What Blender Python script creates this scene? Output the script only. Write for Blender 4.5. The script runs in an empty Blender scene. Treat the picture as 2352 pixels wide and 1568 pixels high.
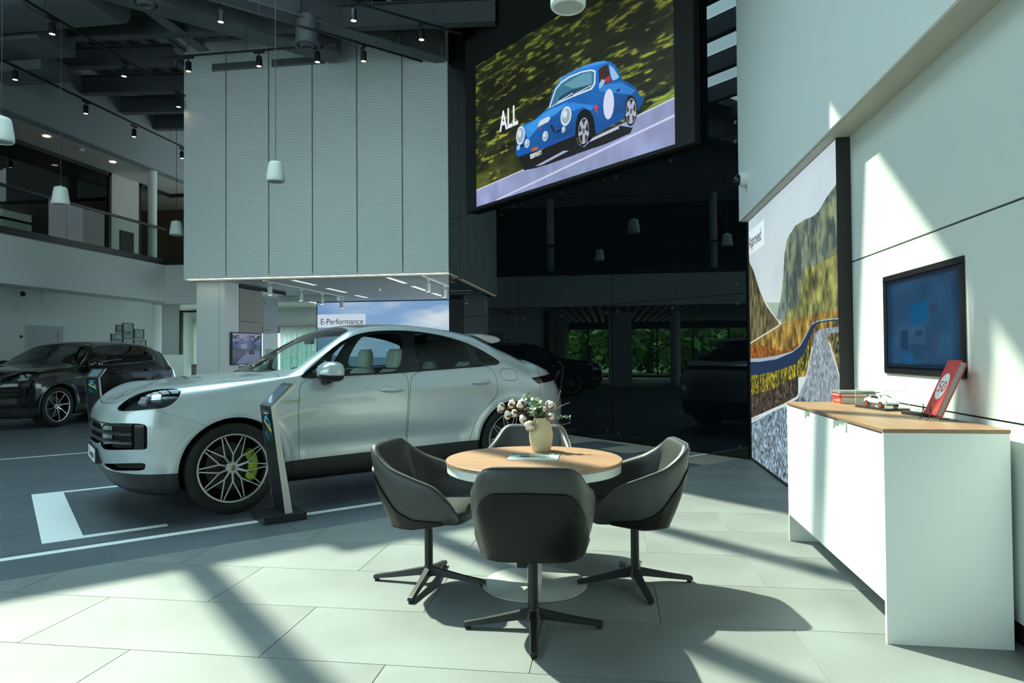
import bpy, bmesh, math, random
import numpy as np
from mathutils import Vector, Matrix, Euler
random.seed(7); RNG = np.random.default_rng(7)
SC = bpy.context.scene
COL = SC.collection
PI = math.pi
# ------------------------------------------------------------------ camera
HC, YAW, PITCH, ROLL, FPX, CYP = 1.33, -.1436, .0195, .0078, 1568.0, 780.0
def _basis():
    cy, sy = math.cos(YAW), math.sin(YAW)
    w = np.array([sy*math.cos(PITCH), cy*math.cos(PITCH), math.sin(PITCH)])
    r = np.array([cy, -sy, 0.0]); u = np.cross(r, w)
    r2 = r*math.cos(ROLL) - u*math.sin(ROLL)
    return r2, np.cross(r2, w), w
CR, CU, CW = _basis()
CAMP = np.array([0, 0, HC])
cam_data = bpy.data.cameras.new('camera')
cam = bpy.data.objects.new('camera', cam_data); COL.objects.link(cam)
cam_data.sensor_width = 36.0; cam_data.lens = 36.0*FPX/2352.0
cam_data.shift_y = (CYP-784.0)/2352.0
cam_data.clip_start = .05; cam_data.clip_end = 300
M = Matrix.Identity(4)
for i in range(3):
    M[i][0] = CR[i]; M[i][1] = CU[i]; M[i][2] = -CW[i]; M[i][3] = CAMP[i]
cam.matrix_world = M
SC.camera = cam
# the photograph's pixel -> point on a known plane of the room (used to read sizes off the photograph)
def ray(px, py): return CR*(px-1176)/FPX - CU*(py-CYP)/FPX + CW
def onx(px, py, x): d = ray(px, py); return CAMP + d*x/d[0]
def ony(px, py, y): d = ray(px, py); return CAMP + d*y/d[1]
def onz(px, py, z=0.0): d = ray(px, py); return CAMP + d*(z-HC)/d[2]
def onp(px, py, p, n):
    d = ray(px, py); p = np.array(p, float); n = np.array(n, float)
    return CAMP + d*np.dot(p-CAMP, n)/np.dot(d, n)
# ------------------------------------------------------------------ world, sun, exposure
SKY_STRENGTH, SKY_HAZE, SUN_STRENGTH = 3.1, 8.5, 11.8
w = bpy.data.worlds.new('world'); SC.world = w; w.use_nodes = True
nt = w.node_tree; nt.nodes.clear()
def N(t, kind, **kw):
    n = t.nodes.new(kind)
    for k, v in kw.items(): setattr(n, k, v)
    return n
wo = N(nt, 'ShaderNodeOutputWorld'); bg = N(nt, 'ShaderNodeBackground'); tc = N(nt, 'ShaderNodeTexCoord')
sx = N(nt, 'ShaderNodeSeparateXYZ'); cr = N(nt, 'ShaderNodeValToRGB')
nt.links.new(tc.outputs['Generated'], sx.inputs[0]); nt.links.new(sx.outputs['Z'], cr.inputs[0])
e = cr.color_ramp.elements
e[0].position = 0.0; e[0].color = (.74, .94, 1.0, 1)
e[1].position = 1.0; e[1].color = (.60, .88, 1.0, 1)
# hazy sky: brighter round the sun
SUN_AZ, SUN_EL = math.radians(-37.5), math.radians(51.0)      # direction in which shadows fall, elevation
dp = N(nt, 'ShaderNodeVectorMath', operation='DOT_PRODUCT'); dp.inputs[1].default_value = (-math.cos(SUN_AZ)*math.cos(SUN_EL), -math.sin(SUN_AZ)*math.cos(SUN_EL), math.sin(SUN_EL))
mxx = N(nt, 'ShaderNodeMath', operation='MAXIMUM'); mxx.inputs[1].default_value = 0.0; pw = N(nt, 'ShaderNodeMath', operation='POWER'); pw.inputs[1].default_value = 2.5
ma = N(nt, 'ShaderNodeMath', operation='MULTIPLY_ADD'); ma.inputs[1].default_value = SKY_HAZE; ma.inputs[2].default_value = SKY_STRENGTH
nt.links.new(tc.outputs['Generated'], dp.inputs[0]); nt.links.new(dp.outputs['Value'], mxx.inputs[0]); nt.links.new(mxx.outputs[0], pw.inputs[0]); nt.links.new(pw.outputs[0], ma.inputs[0]); nt.links.new(ma.outputs[0], bg.inputs['Strength'])
nt.links.new(cr.outputs[0], bg.inputs['Color'])
nt.links.new(bg.outputs[0], wo.inputs[0])
sd = Vector((math.cos(SUN_AZ)*math.cos(SUN_EL), math.sin(SUN_AZ)*math.cos(SUN_EL), -math.sin(SUN_EL)))
sun_data = bpy.data.lights.new('sun', 'SUN'); sun_data.energy = SUN_STRENGTH; sun_data.angle = math.radians(.8)
sun_data.color = (1.0, 1.0, .80)
sun = bpy.data.objects.new('sun', sun_data); COL.objects.link(sun)
sun.rotation_euler = sd.to_track_quat('-Z', 'Y').to_euler(); sun.location = (-8, 9, 14)
vs = SC.view_settings
vs.view_transform = 'Standard'; vs.look = 'None'; vs.exposure = 0.0; vs.gamma = 1.0; vs.use_curve_mapping = False
cy_ = SC.cycles
cy_.use_denoising = True
cy_.max_bounces = 7; cy_.diffuse_bounces = 4; cy_.glossy_bounces = 4; cy_.transmission_bounces = 6; cy_.transparent_max_bounces = 12
cy_.caustics_reflective = False; cy_.caustics_refractive = False
cy_.sample_clamp_indirect = 6.0
# ------------------------------------------------------------------ materials
MATS = {}
def mat(name, color=(.8, .8, .8), rough=.5, metal=0.0, spec=None, ior=None, coat=0.0, emit=None, estr=1.0, alpha=1.0,
        noise=None, bump=None, sheen=0.0, trans=0.0):
    """noise=(scale, amount[, stretch]) varies the colour, bump=(scale, strength[, stretch]) adds fine relief"""
    if name in MATS: return MATS[name]
    m = bpy.data.materials.new(name); m.use_nodes = True; t = m.node_tree; b = t.nodes['Principled BSDF']
    b.inputs['Base Color'].default_value = (*color, 1); b.inputs['Roughness'].default_value = rough
    b.inputs['Metallic'].default_value = metal
    if spec is not None: b.inputs['Specular IOR Level'].default_value = spec
    if ior: b.inputs['IOR'].default_value = ior
    if coat: b.inputs['Coat Weight'].default_value = coat; b.inputs['Coat Roughness'].default_value = .03
    if sheen: b.inputs['Sheen Weight'].default_value = sheen
    if trans: b.inputs['Transmission Weight'].default_value = trans
    if emit: b.inputs['Emission Color'].default_value = (*emit, 1); b.inputs['Emission Strength'].default_value = estr
    if alpha < 1: b.inputs['Alpha'].default_value = alpha
    def coords(stretch):
        c = N(t, 'ShaderNodeTexCoord'); mp = N(t, 'ShaderNodeMapping'); mp.inputs['Scale'].default_value = stretch or (1, 1, 1)
        t.links.new(c.outputs['Object'], mp.inputs[0]); return mp.outputs[0]
    if noise:
        nz = N(t, 'ShaderNodeTexNoise'); nz.inputs['Scale'].default_value = noise[0]; nz.inputs['Detail'].default_value = 5
        t.links.new(coords(noise[2] if len(noise) > 2 else None), nz.inputs['Vector'])
        rp = N(t, 'ShaderNodeValToRGB'); a = noise[1]
        rp.color_ramp.elements[0].position = .3; rp.color_ramp.elements[1].position = .7
        rp.color_ramp.elements[0].color = (*[max(0, c*(1-a)) for c in color], 1)
        rp.color_ramp.elements[1].color = (*[min(1, c*(1+a)) for c in color], 1)
        t.links.new(nz.outputs['Fac'], rp.inputs[0]); t.links.new(rp.outputs[0], b.inputs['Base Color'])
    if bump:
        nz = N(t, 'ShaderNodeTexNoise'); nz.inputs['Scale'].default_value = bump[0]; nz.inputs['Detail'].default_value = 4
        t.links.new(coords(bump[2] if len(bump) > 2 else None), nz.inputs['Vector'])
        bp = N(t, 'ShaderNodeBump'); bp.inputs['Strength'].default_value = bump[1]; bp.inputs['Distance'].default_value = .01
        t.links.new(nz.outputs['Fac'], bp.inputs['Height']); t.links.new(bp.outputs[0], b.inputs['Normal'])
    MATS[name] = m
    return m
def glass_mat(name, tint, refl=1.0, rough=0.0, ior=1.45):
    """thin clear pane: tinted see-through plus a fresnel reflection (keeps sunlight passing straight through)"""
    if name in MATS: return MATS[name]
    m = bpy.data.materials.new(name); m.use_nodes = True; t = m.node_tree; t.nodes.clear()
    o = N(t, 'ShaderNodeOutputMaterial'); mx = N(t, 'ShaderNodeMixShader'); tr = N(t, 'ShaderNodeBsdfTransparent')
    gl = N(t, 'ShaderNodeBsdfGlossy'); fr = N(t, 'ShaderNodeFresnel'); ml = N(t, 'ShaderNodeMath', operation='MULTIPLY')
    tr.inputs[0].default_value = (*tint, 1); gl.inputs['Roughness'].default_value = rough; fr.inputs['IOR'].default_value = ior
    ml.inputs[1].default_value = refl
    ge = N(t, 'ShaderNodeNewGeometry'); iv = N(t, 'ShaderNodeMath', operation='SUBTRACT'); iv.inputs[0].default_value = 1.0; m2 = N(t, 'ShaderNodeMath', operation='MULTIPLY')
    t.links.new(ge.outputs['Backfacing'], iv.inputs[1]); t.links.new(fr.outputs[0], ml.inputs[0]); t.links.new(ml.outputs[0], m2.inputs[0]); t.links.new(iv.outputs[0], m2.inputs[1]); t.links.new(m2.outputs[0], mx.inputs[0])
    t.links.new(tr.outputs[0], mx.inputs[1]); t.links.new(gl.outputs[0], mx.inputs[2]); t.links.new(mx.outputs[0], o.inputs[0])
    MATS[name] = m
    return m
# ------------------------------------------------------------------ mesh builder
class MB:
    def __init__(s): s.v = []; s.f = []; s.m = []; s.uv = {}
    def add(s, verts, faces, mi=0):
        o = len(s.v); s.v += [tuple(map(float, p)) for p in verts]
        s.f += [tuple(i+o for i in f) for f in faces]; s.m += [mi]*len(faces); return o
    def box(s, lo, hi, mi=0, T=None):
        x0, y0, z0 = lo; x1, y1, z1 = hi
        v = [(x0,y0,z0),(x1,y0,z0),(x1,y1,z0),(x0,y1,z0),(x0,y0,z1),(x1,y0,z1),(x1,y1,z1),(x0,y1,z1)]
        if T is not None: v = [tuple(T @ Vector(p)) for p in v]
        s.add(v, [(0,3,2,1),(4,5,6,7),(0,1,5,4),(1,2,6,5),(2,3,7,6),(3,0,4,7)], mi)
    def prism(s, poly, z0, z1, mi=0, T=None, cap=True):
        n = len(poly); v = [(p[0],p[1],z0) for p in poly]+[(p[0],p[1],z1) for p in poly]
        a = sum(poly[i][0]*poly[(i+1)%n][1]-poly[(i+1)%n][0]*poly[i][1] for i in range(n))
        f = [(i,(i+1)%n,n+(i+1)%n,n+i) for i in range(n)]
        if cap: f += [tuple(range(n-1,-1,-1)), tuple(range(n,2*n))]
        if a < 0: f = [tuple(reversed(q)) for q in f]
        if T is not None: v = [tuple(T @ Vector(p)) for p in v]
        s.add(v, f, mi)
    def frustum(s, p0, p1, r0, r1, seg=16, mi=0, caps=True):
        p0, p1 = Vector(p0), Vector(p1); ax = (p1-p0).normalized()
        a = ax.orthogonal().normalized(); b = ax.cross(a)
        v = []
        for p, r in ((p0,r0),(p1,r1)):
            for i in range(seg):
                t = 2*PI*i/seg; v.append(p+a*math.cos(t)*r+b*math.sin(t)*r)
        f = [(i,(i+1)%seg,seg+(i+1)%seg,seg+i) for i in range(seg)]
        if caps: f += [tuple(range(seg-1,-1,-1)), tuple(range(seg,2*seg))]
        s.add(v, f, mi)
    def cyl(s, p0, p1, r, seg=16, mi=0, caps=True): s.frustum(p0, p1, r, r, seg, mi, caps)
    def lathe(s, prof, seg=32, mi=0, T=None, closed=False):
        """prof: list of (r, z) turned about the z axis"""
        v = []; n = len(prof)
        for i in range(seg):
            t = 2*PI*i/seg
            for r, z in prof: v.append((r*math.cos(t), r*math.sin(t), z))
        if T is not None: v = [tuple(T @ Vector(p)) for p in v]
        f = []
        for i in range(seg):
            j = (i+1) % seg
            for k in range(n if closed else n-1):
                l = (k+1) % n
                f.append((i*n+k, j*n+k, j*n+l, i*n+l))
        s.add(v, f, mi)
    def tube(s, pts, r, seg=8, mi=0, caps=True):
        pts = [Vector(p) for p in pts]; n = len(pts); rs = r if isinstance(r, (list, tuple)) else [r]*n
        v = []; up = None
        for i, p in enumerate(pts):
            d = ((pts[min(i+1,n-1)]-pts[max(i-1,0)])).normalized()
            if up is None: up = d.orthogonal().normalized()
            a = (up-d*up.dot(d)); a = a.normalized() if a.length > 1e-6 else d.orthogonal().normalized(); up = a; b = d.cross(a)
            for k in range(seg):
                t = 2*PI*k/seg; v.append(p+(a*math.cos(t)+b*math.sin(t))*rs[i])
        f = []
        for i in range(n-1):
            for k in range(seg):
                l = (k+1) % seg; f.append((i*seg+k, i*seg+l, (i+1)*seg+l, (i+1)*seg+k))
        if caps: f += [tuple(range(seg-1,-1,-1)), tuple(range((n-1)*seg, n*seg))]
        s.add(v, f, mi)
    def grid(s, P, mi=0, flip=False, cu=False):
        """P: array [nu][nv] of points"""
        nu, nv = len(P), len(P[0]); v = [p for row in P for p in row]; f = []
        for i in range(nu if cu else nu-1):
            j = (i+1) % nu
            for k in range(nv-1):
                q = (i*nv+k, j*nv+k, j*nv+k+1, i*nv+k+1); f.append(q[::-1] if flip else q)
        s.add(v, f, mi)
    def sphere(s, c, r, su=12, sv=8, mi=0, sc=(1,1,1), T=None):
        prof = [(r*math.sin(PI*k/sv), -r*math.cos(PI*k/sv)) for k in range(sv+1)]
        Tm = Matrix.Translation(Vector(c)) @ (T if T is not None else Matrix.Identity(4)) @ Matrix.Diagonal((*sc, 1))
        s.lathe(prof, su, mi, Tm)
    def quad(s, a, b, c, d, mi=0, uv=None):
        o = s.add([a, b, c, d], [(0,1,2,3)], mi); s.uv[len(s.f)-1] = uv or [(0,0),(1,0),(1,1),(0,1)]
    def mesh(s, name, mats, smooth=None, bevel=0.0, bseg=2, weld=True):
        me = bpy.data.meshes.new(name)
        me.from_pydata(s.v, [], s.f)
        for m in (mats if isinstance(mats, (list, tuple)) else [mats]): me.materials.append(m)
        me.polygons.foreach_set('material_index', s.m)
        if s.uv:
            ul = me.uv_layers.new(name='UVMap')
            for fi, u in s.uv.items():
                for k, li in enumerate(me.polygons[fi].loop_indices): ul.data[li].uv = u[k]
        if weld or bevel:
            bm = bmesh.new(); bm.from_mesh(me)
            if weld and not s.uv: bmesh.ops.remove_doubles(bm, verts=bm.verts, dist=1e-5)
            if bevel:
                ed = [x for x in bm.edges if len(x.link_faces) == 2 and x.calc_face_angle(0) > .6]
                bmesh.ops.bevel(bm, geom=ed, offset=bevel, segments=bseg, affect='EDGES', profile=.5, clamp_overlap=True)
            bm.to_mesh(me); bm.free()
        if smooth is not None:
            me.polygons.foreach_set('use_smooth', [True]*len(me.polygons))
            if smooth < 179: me.set_sharp_from_angle(angle=math.radians(smooth))
        me.update()
        return me
def link(name, data, parent=None, loc=None, rot=None):
    o = bpy.data.objects.new(name, data); COL.objects.link(o)
    if parent is not None: o.parent = parent
    if loc is not None: o.location = loc
    if rot is not None: o.rotation_euler = rot
    return o
def obj(name, mb, mats, parent=None, smooth=None, bevel=0.0, bseg=2, loc=None, rot=None, weld=True):
    return link(name, mb.mesh(name, mats, smooth, bevel, bseg, weld), parent, loc, rot)
def box(name, lo, hi, m, parent=None, bevel=0.0, **k):
    b = MB(); b.box(lo, hi); return obj(name, b, m, parent, bevel=bevel, **k)
def tag(o, label=None, cat=None, group=None, kind=None):
    if label: o['label'] = label
    if cat: o['category'] = cat
    if group: o['group'] = group
    if kind: o['kind'] = kind
    return o
def thing(name, label, cat, loc=(0,0,0), rz=0.0, group=None):
    o = bpy.data.objects.new(name, None); COL.objects.link(o); o.empty_display_size = .1
    o.location = loc; o.rotation_euler = (0, 0, rz)
    return tag(o, label, cat, group)
def struct(name, parent=None):
    o = bpy.data.objects.new(name, None); COL.objects.link(o); o.empty_display_size = .1
    if parent is not None: o.parent = parent
    else: o['kind'] = 'structure'
    return o
KIDS = {}
def copy_tree(o, parent=None, label=None, swap=None):
    """copy a thing with its parts and sub-parts (mesh data shared)"""
    c = o.copy(); COL.objects.link(c)
    c.parent = parent
    if label: c['label'] = label
    for ch in list(o.children): copy_tree(ch, c)
    return c
def text(name, body, size, m, parent, T, extrude=.0006, align='LEFT', sx=1.0, bold=0.0):
    """lettering turned into a mesh; T places it (local x right, y up, z out)"""
    cu = bpy.data.curves.new(name, 'FONT'); cu.body = body; cu.size = size; cu.extrude = extrude; cu.align_x = align; cu.offset = bold
    o = bpy.data.objects.new(name, cu); COL.objects.link(o)
    dg = bpy.context.evaluated_depsgraph_get(); me = bpy.data.meshes.new_from_object(o.evaluated_get(dg))
    bpy.data.objects.remove(o)
    me.transform(T @ Matrix.Diagonal((sx, 1, 1, 1))); me.materials.clear(); me.materials.append(m); me.name = name
    return link(name, me, parent)
def frame(origin, ex, ey):
    """matrix with columns ex, ey, ex x ey at origin"""
    ex = Vector(ex).normalized(); ey = Vector(ey).normalized(); ez = ex.cross(ey)
    T = Matrix.Identity(4)
    for i in range(3): T[i][0] = ex[i]; T[i][1] = ey[i]; T[i][2] = ez[i]; T[i][3] = origin[i]
    return T
# ------------------------------------------------------------------ flat print: small pictures painted with numpy
def fbm(h, w, cells, oct=4, seed=0, ax=1.0):
    r = np.random.default_rng(seed); out = np.zeros((h, w)); amp = 1.0; tot = 0
    for o in range(oct):
        ny, nx = max(2, int(cells*2**o))+2, max(2, int(cells*ax*2**o))+2
        g = r.random((ny, nx)); yy = np.linspace(0, ny-1.001, h); xx = np.linspace(0, nx-1.001, w)
        y0 = yy.astype(int); x0 = xx.astype(int); fy = (yy-y0)[:,None]; fx = (xx-x0)[None]
        fy = fy*fy*(3-2*fy); fx = fx*fx*(3-2*fx)
        a = g[np.ix_(y0,x0)]; b = g[np.ix_(y0,x0+1)]; c = g[np.ix_(y0+1,x0)]; d = g[np.ix_(y0+1,x0+1)]
        out += amp*((a*(1-fx)+b*fx)*(1-fy)+(c*(1-fx)+d*fx)*fy); tot += amp; amp *= .55
    return out/tot
class Pic:
    """tiny raster painter; coordinates u,v in 0..1 with v upward"""
    def __init__(s, w, h, col=(0,0,0)):
        s.w, s.h = w, h; s.a = np.zeros((h, w, 3)); s.a[:] = np.array(col)/255.
        s.X, s.Y = np.meshgrid((np.arange(w)+.5)/w, (np.arange(h)+.5)/h)
    def mask(s, poly):
        m = np.zeros((s.h, s.w), bool); n = len(poly)
        for i in range(n):
            (x0,y0),(x1,y1) = poly[i], poly[(i+1)%n]
            if y0 == y1: continue
            c = (y0 > s.Y) != (y1 > s.Y)
            m ^= c & (s.X < (x1-x0)*(s.Y-y0)/(y1-y0)+x0)
        return m
    def fill(s, poly, col, a=1.0, tex=None):
        m = s.mask(poly); s.blend(m*a, col, tex); return m
    def blend(s, w, col, tex=None):
        c = np.array(col)/255.; c = np.broadcast_to(c, s.a.shape) if tex is None else c*tex[...,None]
        w = np.asarray(w, float)[...,None]; s.a = s.a*(1-w)+c*w
    def ell(s, cx, cy, rx, ry, col, a=1.0, ang=0.0):
        dx, dy = (s.X-cx)*s.w/s.h, s.Y-cy; rx = rx*s.w/s.h
        c, sn = math.cos(ang), math.sin(ang)
        m = ((dx*c+dy*sn)/rx)**2+((-dx*sn+dy*c)/ry)**2 < 1; s.blend(m*a, col); return m
    def line(s, p, q, wd, col, a=1.0):
        p = np.array(p); q = np.array(q); k = s.w/s.h
        d = np.array([(q[0]-p[0])*k, q[1]-p[1]]); L = max(np.hypot(*d), 1e-6)
        px, py = (s.X-p[0])*k, s.Y-p[1]; t = np.clip((px*d[0]+py*d[1])/L**2, 0, 1)
        s.blend((np.hypot(px-t*d[0], py-t*d[1]) < wd)*a, col)
    def image(s, name):
        im = bpy.data.images.new(name, s.w, s.h)
        px = np.ones((s.h, s.w, 4), np.float32); px[..., :3] = np.clip(s.a, 0, 1)
        im.pixels.foreach_set(px.ravel()); im.update(); im.pack(); return im
def pic_mat(name, im, emit=0.0, rough=.4, diffuse=1.0, coat=0.0):
    m = bpy.data.materials.new(name); m.use_nodes = True; t = m.node_tree; b = t.nodes['Principled BSDF']
    ti = N(t, 'ShaderNodeTexImage'); ti.image = im; ti.extension = 'EXTEND'
    b.inputs['Roughness'].default_value = rough
    if coat: b.inputs['Coat Weight'].default_value = coat
    if diffuse == 1: t.links.new(ti.outputs[0], b.inputs['Base Color'])
    else:
        mx = N(t, 'ShaderNodeVectorMath', operation='SCALE'); mx.inputs['Scale'].default_value = diffuse
        t.links.new(ti.outputs[0], mx.inputs[0]); t.links.new(mx.outputs[0], b.inputs['Base Color'])
    if emit: t.links.new(ti.outputs[0], b.inputs['Emission Color']); b.inputs['Emission Strength'].default_value = emit
    return m
# ================================================================== SETTING
S2 = math.sqrt(.5)
def cg(c, g): return ((c-g)*S2, (c+g)*S2)          # diagonal frame: c runs along the car, g along the dark glass
WHITE = mat('wall paint', (.74, .77, .76), .6)
WHITE2 = mat('right wall boards', (.66, .70, .67), .5, bump=(60, .15))
GREYC = mat('ceiling grey', (.085, .095, .105), .7)
DUCTG = mat('duct paint', (.13, .145, .155), .6)
BLACK = mat('black metal', (.012, .013, .015), .45)
BLACKM = mat('matt black', (.01, .01, .011), .75)
DARKREV = mat('dark reveal', (.018, .017, .016), .7)
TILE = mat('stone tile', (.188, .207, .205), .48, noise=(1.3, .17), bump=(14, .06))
TILE2 = mat('stone tile shaded', (.105, .127, .145), .38, noise=(1.1, .14, (1, 1, 1)), bump=(18, .05))  # same stone; shade of the unlit car zone put into the colour
GROUT = mat('tile grout', (.30, .29, .24), .9)
PAINTW = mat('white floor paint', (.82, .85, .84), .5)
# ---- floor: stone tiles laid in two directions
floor = struct('floor')
b = MB(); b.box((-27, -5.5, -.30), (3, 24, -.004)); obj('subfloor', b, GROUT, floor)
def clip(poly, a, bb, cc):
    """keep a*x+b*y<=c"""
    out = []
    for i in range(len(poly)):
        p, q = poly[i], poly[(i+1) % len(poly)]; fp, fq = a*p[0]+bb*p[1]-cc, a*q[0]+bb*q[1]-cc
        if fp <= 0: out.append(p)
        if (fp < 0 < fq) or (fq < 0 < fp):
            t = fp/(fp-fq); out.append((p[0]+(q[0]-p[0])*t, p[1]+(q[1]-p[1])*t))
    return out
GB = 5.10
J = .0022
ntile = 0
for r in range(-1, 13):
    y0 = 2.84+.6*r; off = -2.75 if r % 2 == 0 else -2.17
    for k in range(-4, 5):
        x0 = off+1.2*k
        p = [(x0+J, y0+J), (x0+1.2-J, y0+J), (x0+1.2-J, y0+.6-J), (x0+J, y0+.6-J)]
        p = clip(p, -S2, S2, GB-J); p = clip(p, 1, 0, 1.78); p = clip(p, S2, S2, 7.36)
        if len(p) < 3: continue
        cx = sum(q[0] for q in p)/len(p); cyy = sum(q[1] for q in p)/len(p)
        if abs(cx) > 4.6 or cx < -4.2: continue
        m = MB(); m.prism([(q[0]-cx, q[1]-cyy) for q in p], -.0045, 0)
        obj('tile', m, TILE, floor, loc=(cx, cyy, 0), weld=False); ntile += 1
proto = None
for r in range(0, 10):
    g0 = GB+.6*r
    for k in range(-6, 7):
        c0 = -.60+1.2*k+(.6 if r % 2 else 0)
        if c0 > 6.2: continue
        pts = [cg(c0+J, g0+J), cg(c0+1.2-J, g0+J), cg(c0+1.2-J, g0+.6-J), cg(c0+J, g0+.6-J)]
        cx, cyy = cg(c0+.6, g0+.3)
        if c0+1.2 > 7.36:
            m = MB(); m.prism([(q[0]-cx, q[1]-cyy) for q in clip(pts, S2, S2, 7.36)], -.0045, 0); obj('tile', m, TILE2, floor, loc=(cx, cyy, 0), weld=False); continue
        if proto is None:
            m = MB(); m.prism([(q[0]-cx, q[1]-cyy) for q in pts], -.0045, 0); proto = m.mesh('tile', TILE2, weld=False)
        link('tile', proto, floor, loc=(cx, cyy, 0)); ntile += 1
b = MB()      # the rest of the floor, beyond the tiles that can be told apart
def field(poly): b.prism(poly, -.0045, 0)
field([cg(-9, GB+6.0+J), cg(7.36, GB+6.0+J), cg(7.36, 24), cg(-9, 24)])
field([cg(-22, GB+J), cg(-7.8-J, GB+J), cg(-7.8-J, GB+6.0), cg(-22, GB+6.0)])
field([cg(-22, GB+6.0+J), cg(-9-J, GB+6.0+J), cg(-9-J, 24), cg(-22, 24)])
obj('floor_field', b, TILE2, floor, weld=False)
b = MB()
q = clip([(-20, -5), (1.78, -5), (1.78, 2.24-J), (-20, 2.24-J)], -S2, S2, GB-J); b.prism(q, -.0045, 0)
obj('floor_field', b, TILE, floor, weld=False)
# ---- painted bay markings on the floor
def marking(name, rects, label):
    m = MB()
    for c0, c1, g0, g1 in rects: m.prism([cg(c0, g0), cg(c1, g0), cg(c1, g1), cg(c0, g1)], .0004, .0022)
    return tag(obj(name, m, PAINTW, weld=False), label, 'floor marking')
marking('bay_line', [(-5.5, 7.33, 5.575, 5.655)], 'long white painted line on the floor passing under the black kiosk base')
marking('bay_line', [(-6.5, 1.2, 11.07, 11.13)], 'thin white floor line running behind the nose of the silver car')
marking('bay_bracket', [(.235, .49, 5.91, 8.08), (.49, 1.05, 5.91, 5.99), (.49, 1.38, 8.0, 8.08)], 'white painted U-shaped bracket on the floor before the silver car nose')
# ---- dark mirror-glass wall with point fixings
GLASSB = mat('black glass', (.003, .004, .0055), .0, ior=1.65)
GLASSB.node_tree.nodes['Principled BSDF'].inputs['Specular Tint'].default_value = (.85, .97, 1, 1)
STEELD = mat('dark steel', (.10, .11, .115), .3, metal=.9)
G0 = Vector((1.665, 8.745, 0)); DG = Vector((-S2, S2, 0)); NG = Vector((-S2, -S2, 0))
wg = struct('wall_back')
b = MB(); TG = frame(G0, DG, (0, 0, 1))      # local x along the glass, y up, z = DG x Z
# DG x Z = (S2, S2, 0) = away from the room
b.box((-.05, 0, .03), (7.05, 8.2, .20), T=TG); obj('backing', b, BLACKM, wg)
gx = [0, 2.32, 4.62, 6.95]; gz = [.015, 2.05, 4.08, 6.12, 8.15]
for i in range(3):
    for k in range(4):
        m = MB(); m.box((gx[i]+.004, gz[k]+.004, 0), (gx[i+1]-.004, gz[k+1]-.004, .012), T=TG)
        p = obj('glass_panel', m, GLASSB, wg)
        f = MB()
        for (u, v) in ((gx[i]+.12, gz[k]+.12), (gx[i+1]-.12, gz[k]+.12), (gx[i]+.12, gz[k+1]-.12), (gx[i+1]-.12, gz[k+1]-.12), ((gx[i]+gx[i+1])/2, gz[k]+.12), ((gx[i]+gx[i+1])/2, gz[k+1]-.12)):
            f = MB(); f.frustum(TG @ Vector((u, v, 0)), TG @ Vector((u, v, -.012)), .026, .022, 14)
            obj('glass_fixing', f, STEELD, p, smooth=40)
# ---- right wall: boards below, picture lightbox, white wall above
wr = struct('wall_right')
XP = 1.79
for (z0, z1) in ((.11, .992), (1.002, 1.985), (1.997, 2.93)):
    for (y0, y1) in ((1.2, 5.44), (-3.2, 1.195), ):
        box('wall_panel', (XP, y0, z0), (XP+.03, y1, z1), WHITE2, wr)
box('backing', (XP+.02, -5, 0), (XP+.12, 9.2, 2.94), BLACKM, wr)
b = MB(); b.box((1.60, -5, 2.945), (2.4, 8.80, 8.2)); obj('upper_wall', b, mat('upper wall paint', (.80, .83, .83), .55), wr)
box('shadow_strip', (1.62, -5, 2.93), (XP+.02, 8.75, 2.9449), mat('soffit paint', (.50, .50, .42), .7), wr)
# ---- side and rear of the hall (outside the picture, seen in reflections)
wrear = struct('wall_rear')
b = MB()
for x in np.arange(-23.4, -2, 2.35): b.box((x-.05, -5.1, 0), (x+.05, -4.9, 8.2))
for z in (.3, 2.9, 5.6, 7.5): b.box((-23.4, -5.08, z-.05), (-2.2, -4.92, z+.05))
obj('facade_frame', b, BLACK, wrear)
FGL = glass_mat('facade glass', (.80, .88, .86)); FGT = glass_mat('clear facade glass', (.96, .99, .98))
RWG = mat('rear wall grey', (.16, .17, .17), .7)
box('rear_low_wall', (-26, -5.3, 0), (2.3, -5.1, .3), RWG, wrear); box('rear_wall_top', (-26, -5.3, 7.5), (2.3, -5.1, 8.4), RWG, wrear); box('rear_wall_right', (-2.2, -5.3, .3), (2.3, -5.1, 7.5), RWG, wrear); box('rear_wall_left', (-26, -5.3, .3), (-23.5, -5.1, 7.5), RWG, wrear)
for i, x in enumerate(np.arange(-23.4, -3, 2.35)):
    for z0, z1 in ((.35, 2.85), (2.95, 5.55), (5.65, 7.45)):
        m = MB(); m.box((x+.05, -5.01, z0), (x+2.3, -4.99, z1)); obj('facade_pane', m, FGT, wrear, weld=False)
wl = struct('wall_left'); LWH = mat('left wall paint', (.72, .75, .73), .65)
XL, XW = -12.69, -13.55
# mezzanine fascia, soffit, black edge band
b = MB(); b.box((XL, 3.5, 2.89), (XL-.25, 18.0, 3.94)); b.box((-26, 3.5, 2.89), (XL-.25, 3.75, 3.94)); b.box((XL, 18.0, 2.82), (-7.5, 18.25, 3.94)); obj('mezzanine_fascia', b, LWH, wl)
b = MB(); b.box((XL+.02, 3.5, 3.94), (XL-.15, 18.0, 4.10)); b.box((XL+.02, 17.98, 3.94), (-7.5, 18.15, 4.10)); obj('edge_band', b, BLACK, wl)
box('mezzanine_floor', (-26, 3.6, 3.6), (XL-.16, 24, 3.99), mat('mezzanine floor', (.16, .15, .14), .5), wl)
box('mezzanine_soffit', (XW-.6, 12.6, 2.9), (XL-.2, 18.0, 3.1), LWH, wl)
b = MB()
for i in range(26): b.box((-26, 3.9+.34*i, 2.92), (XL-.26, 4.08+.34*i, 3.02))
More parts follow.
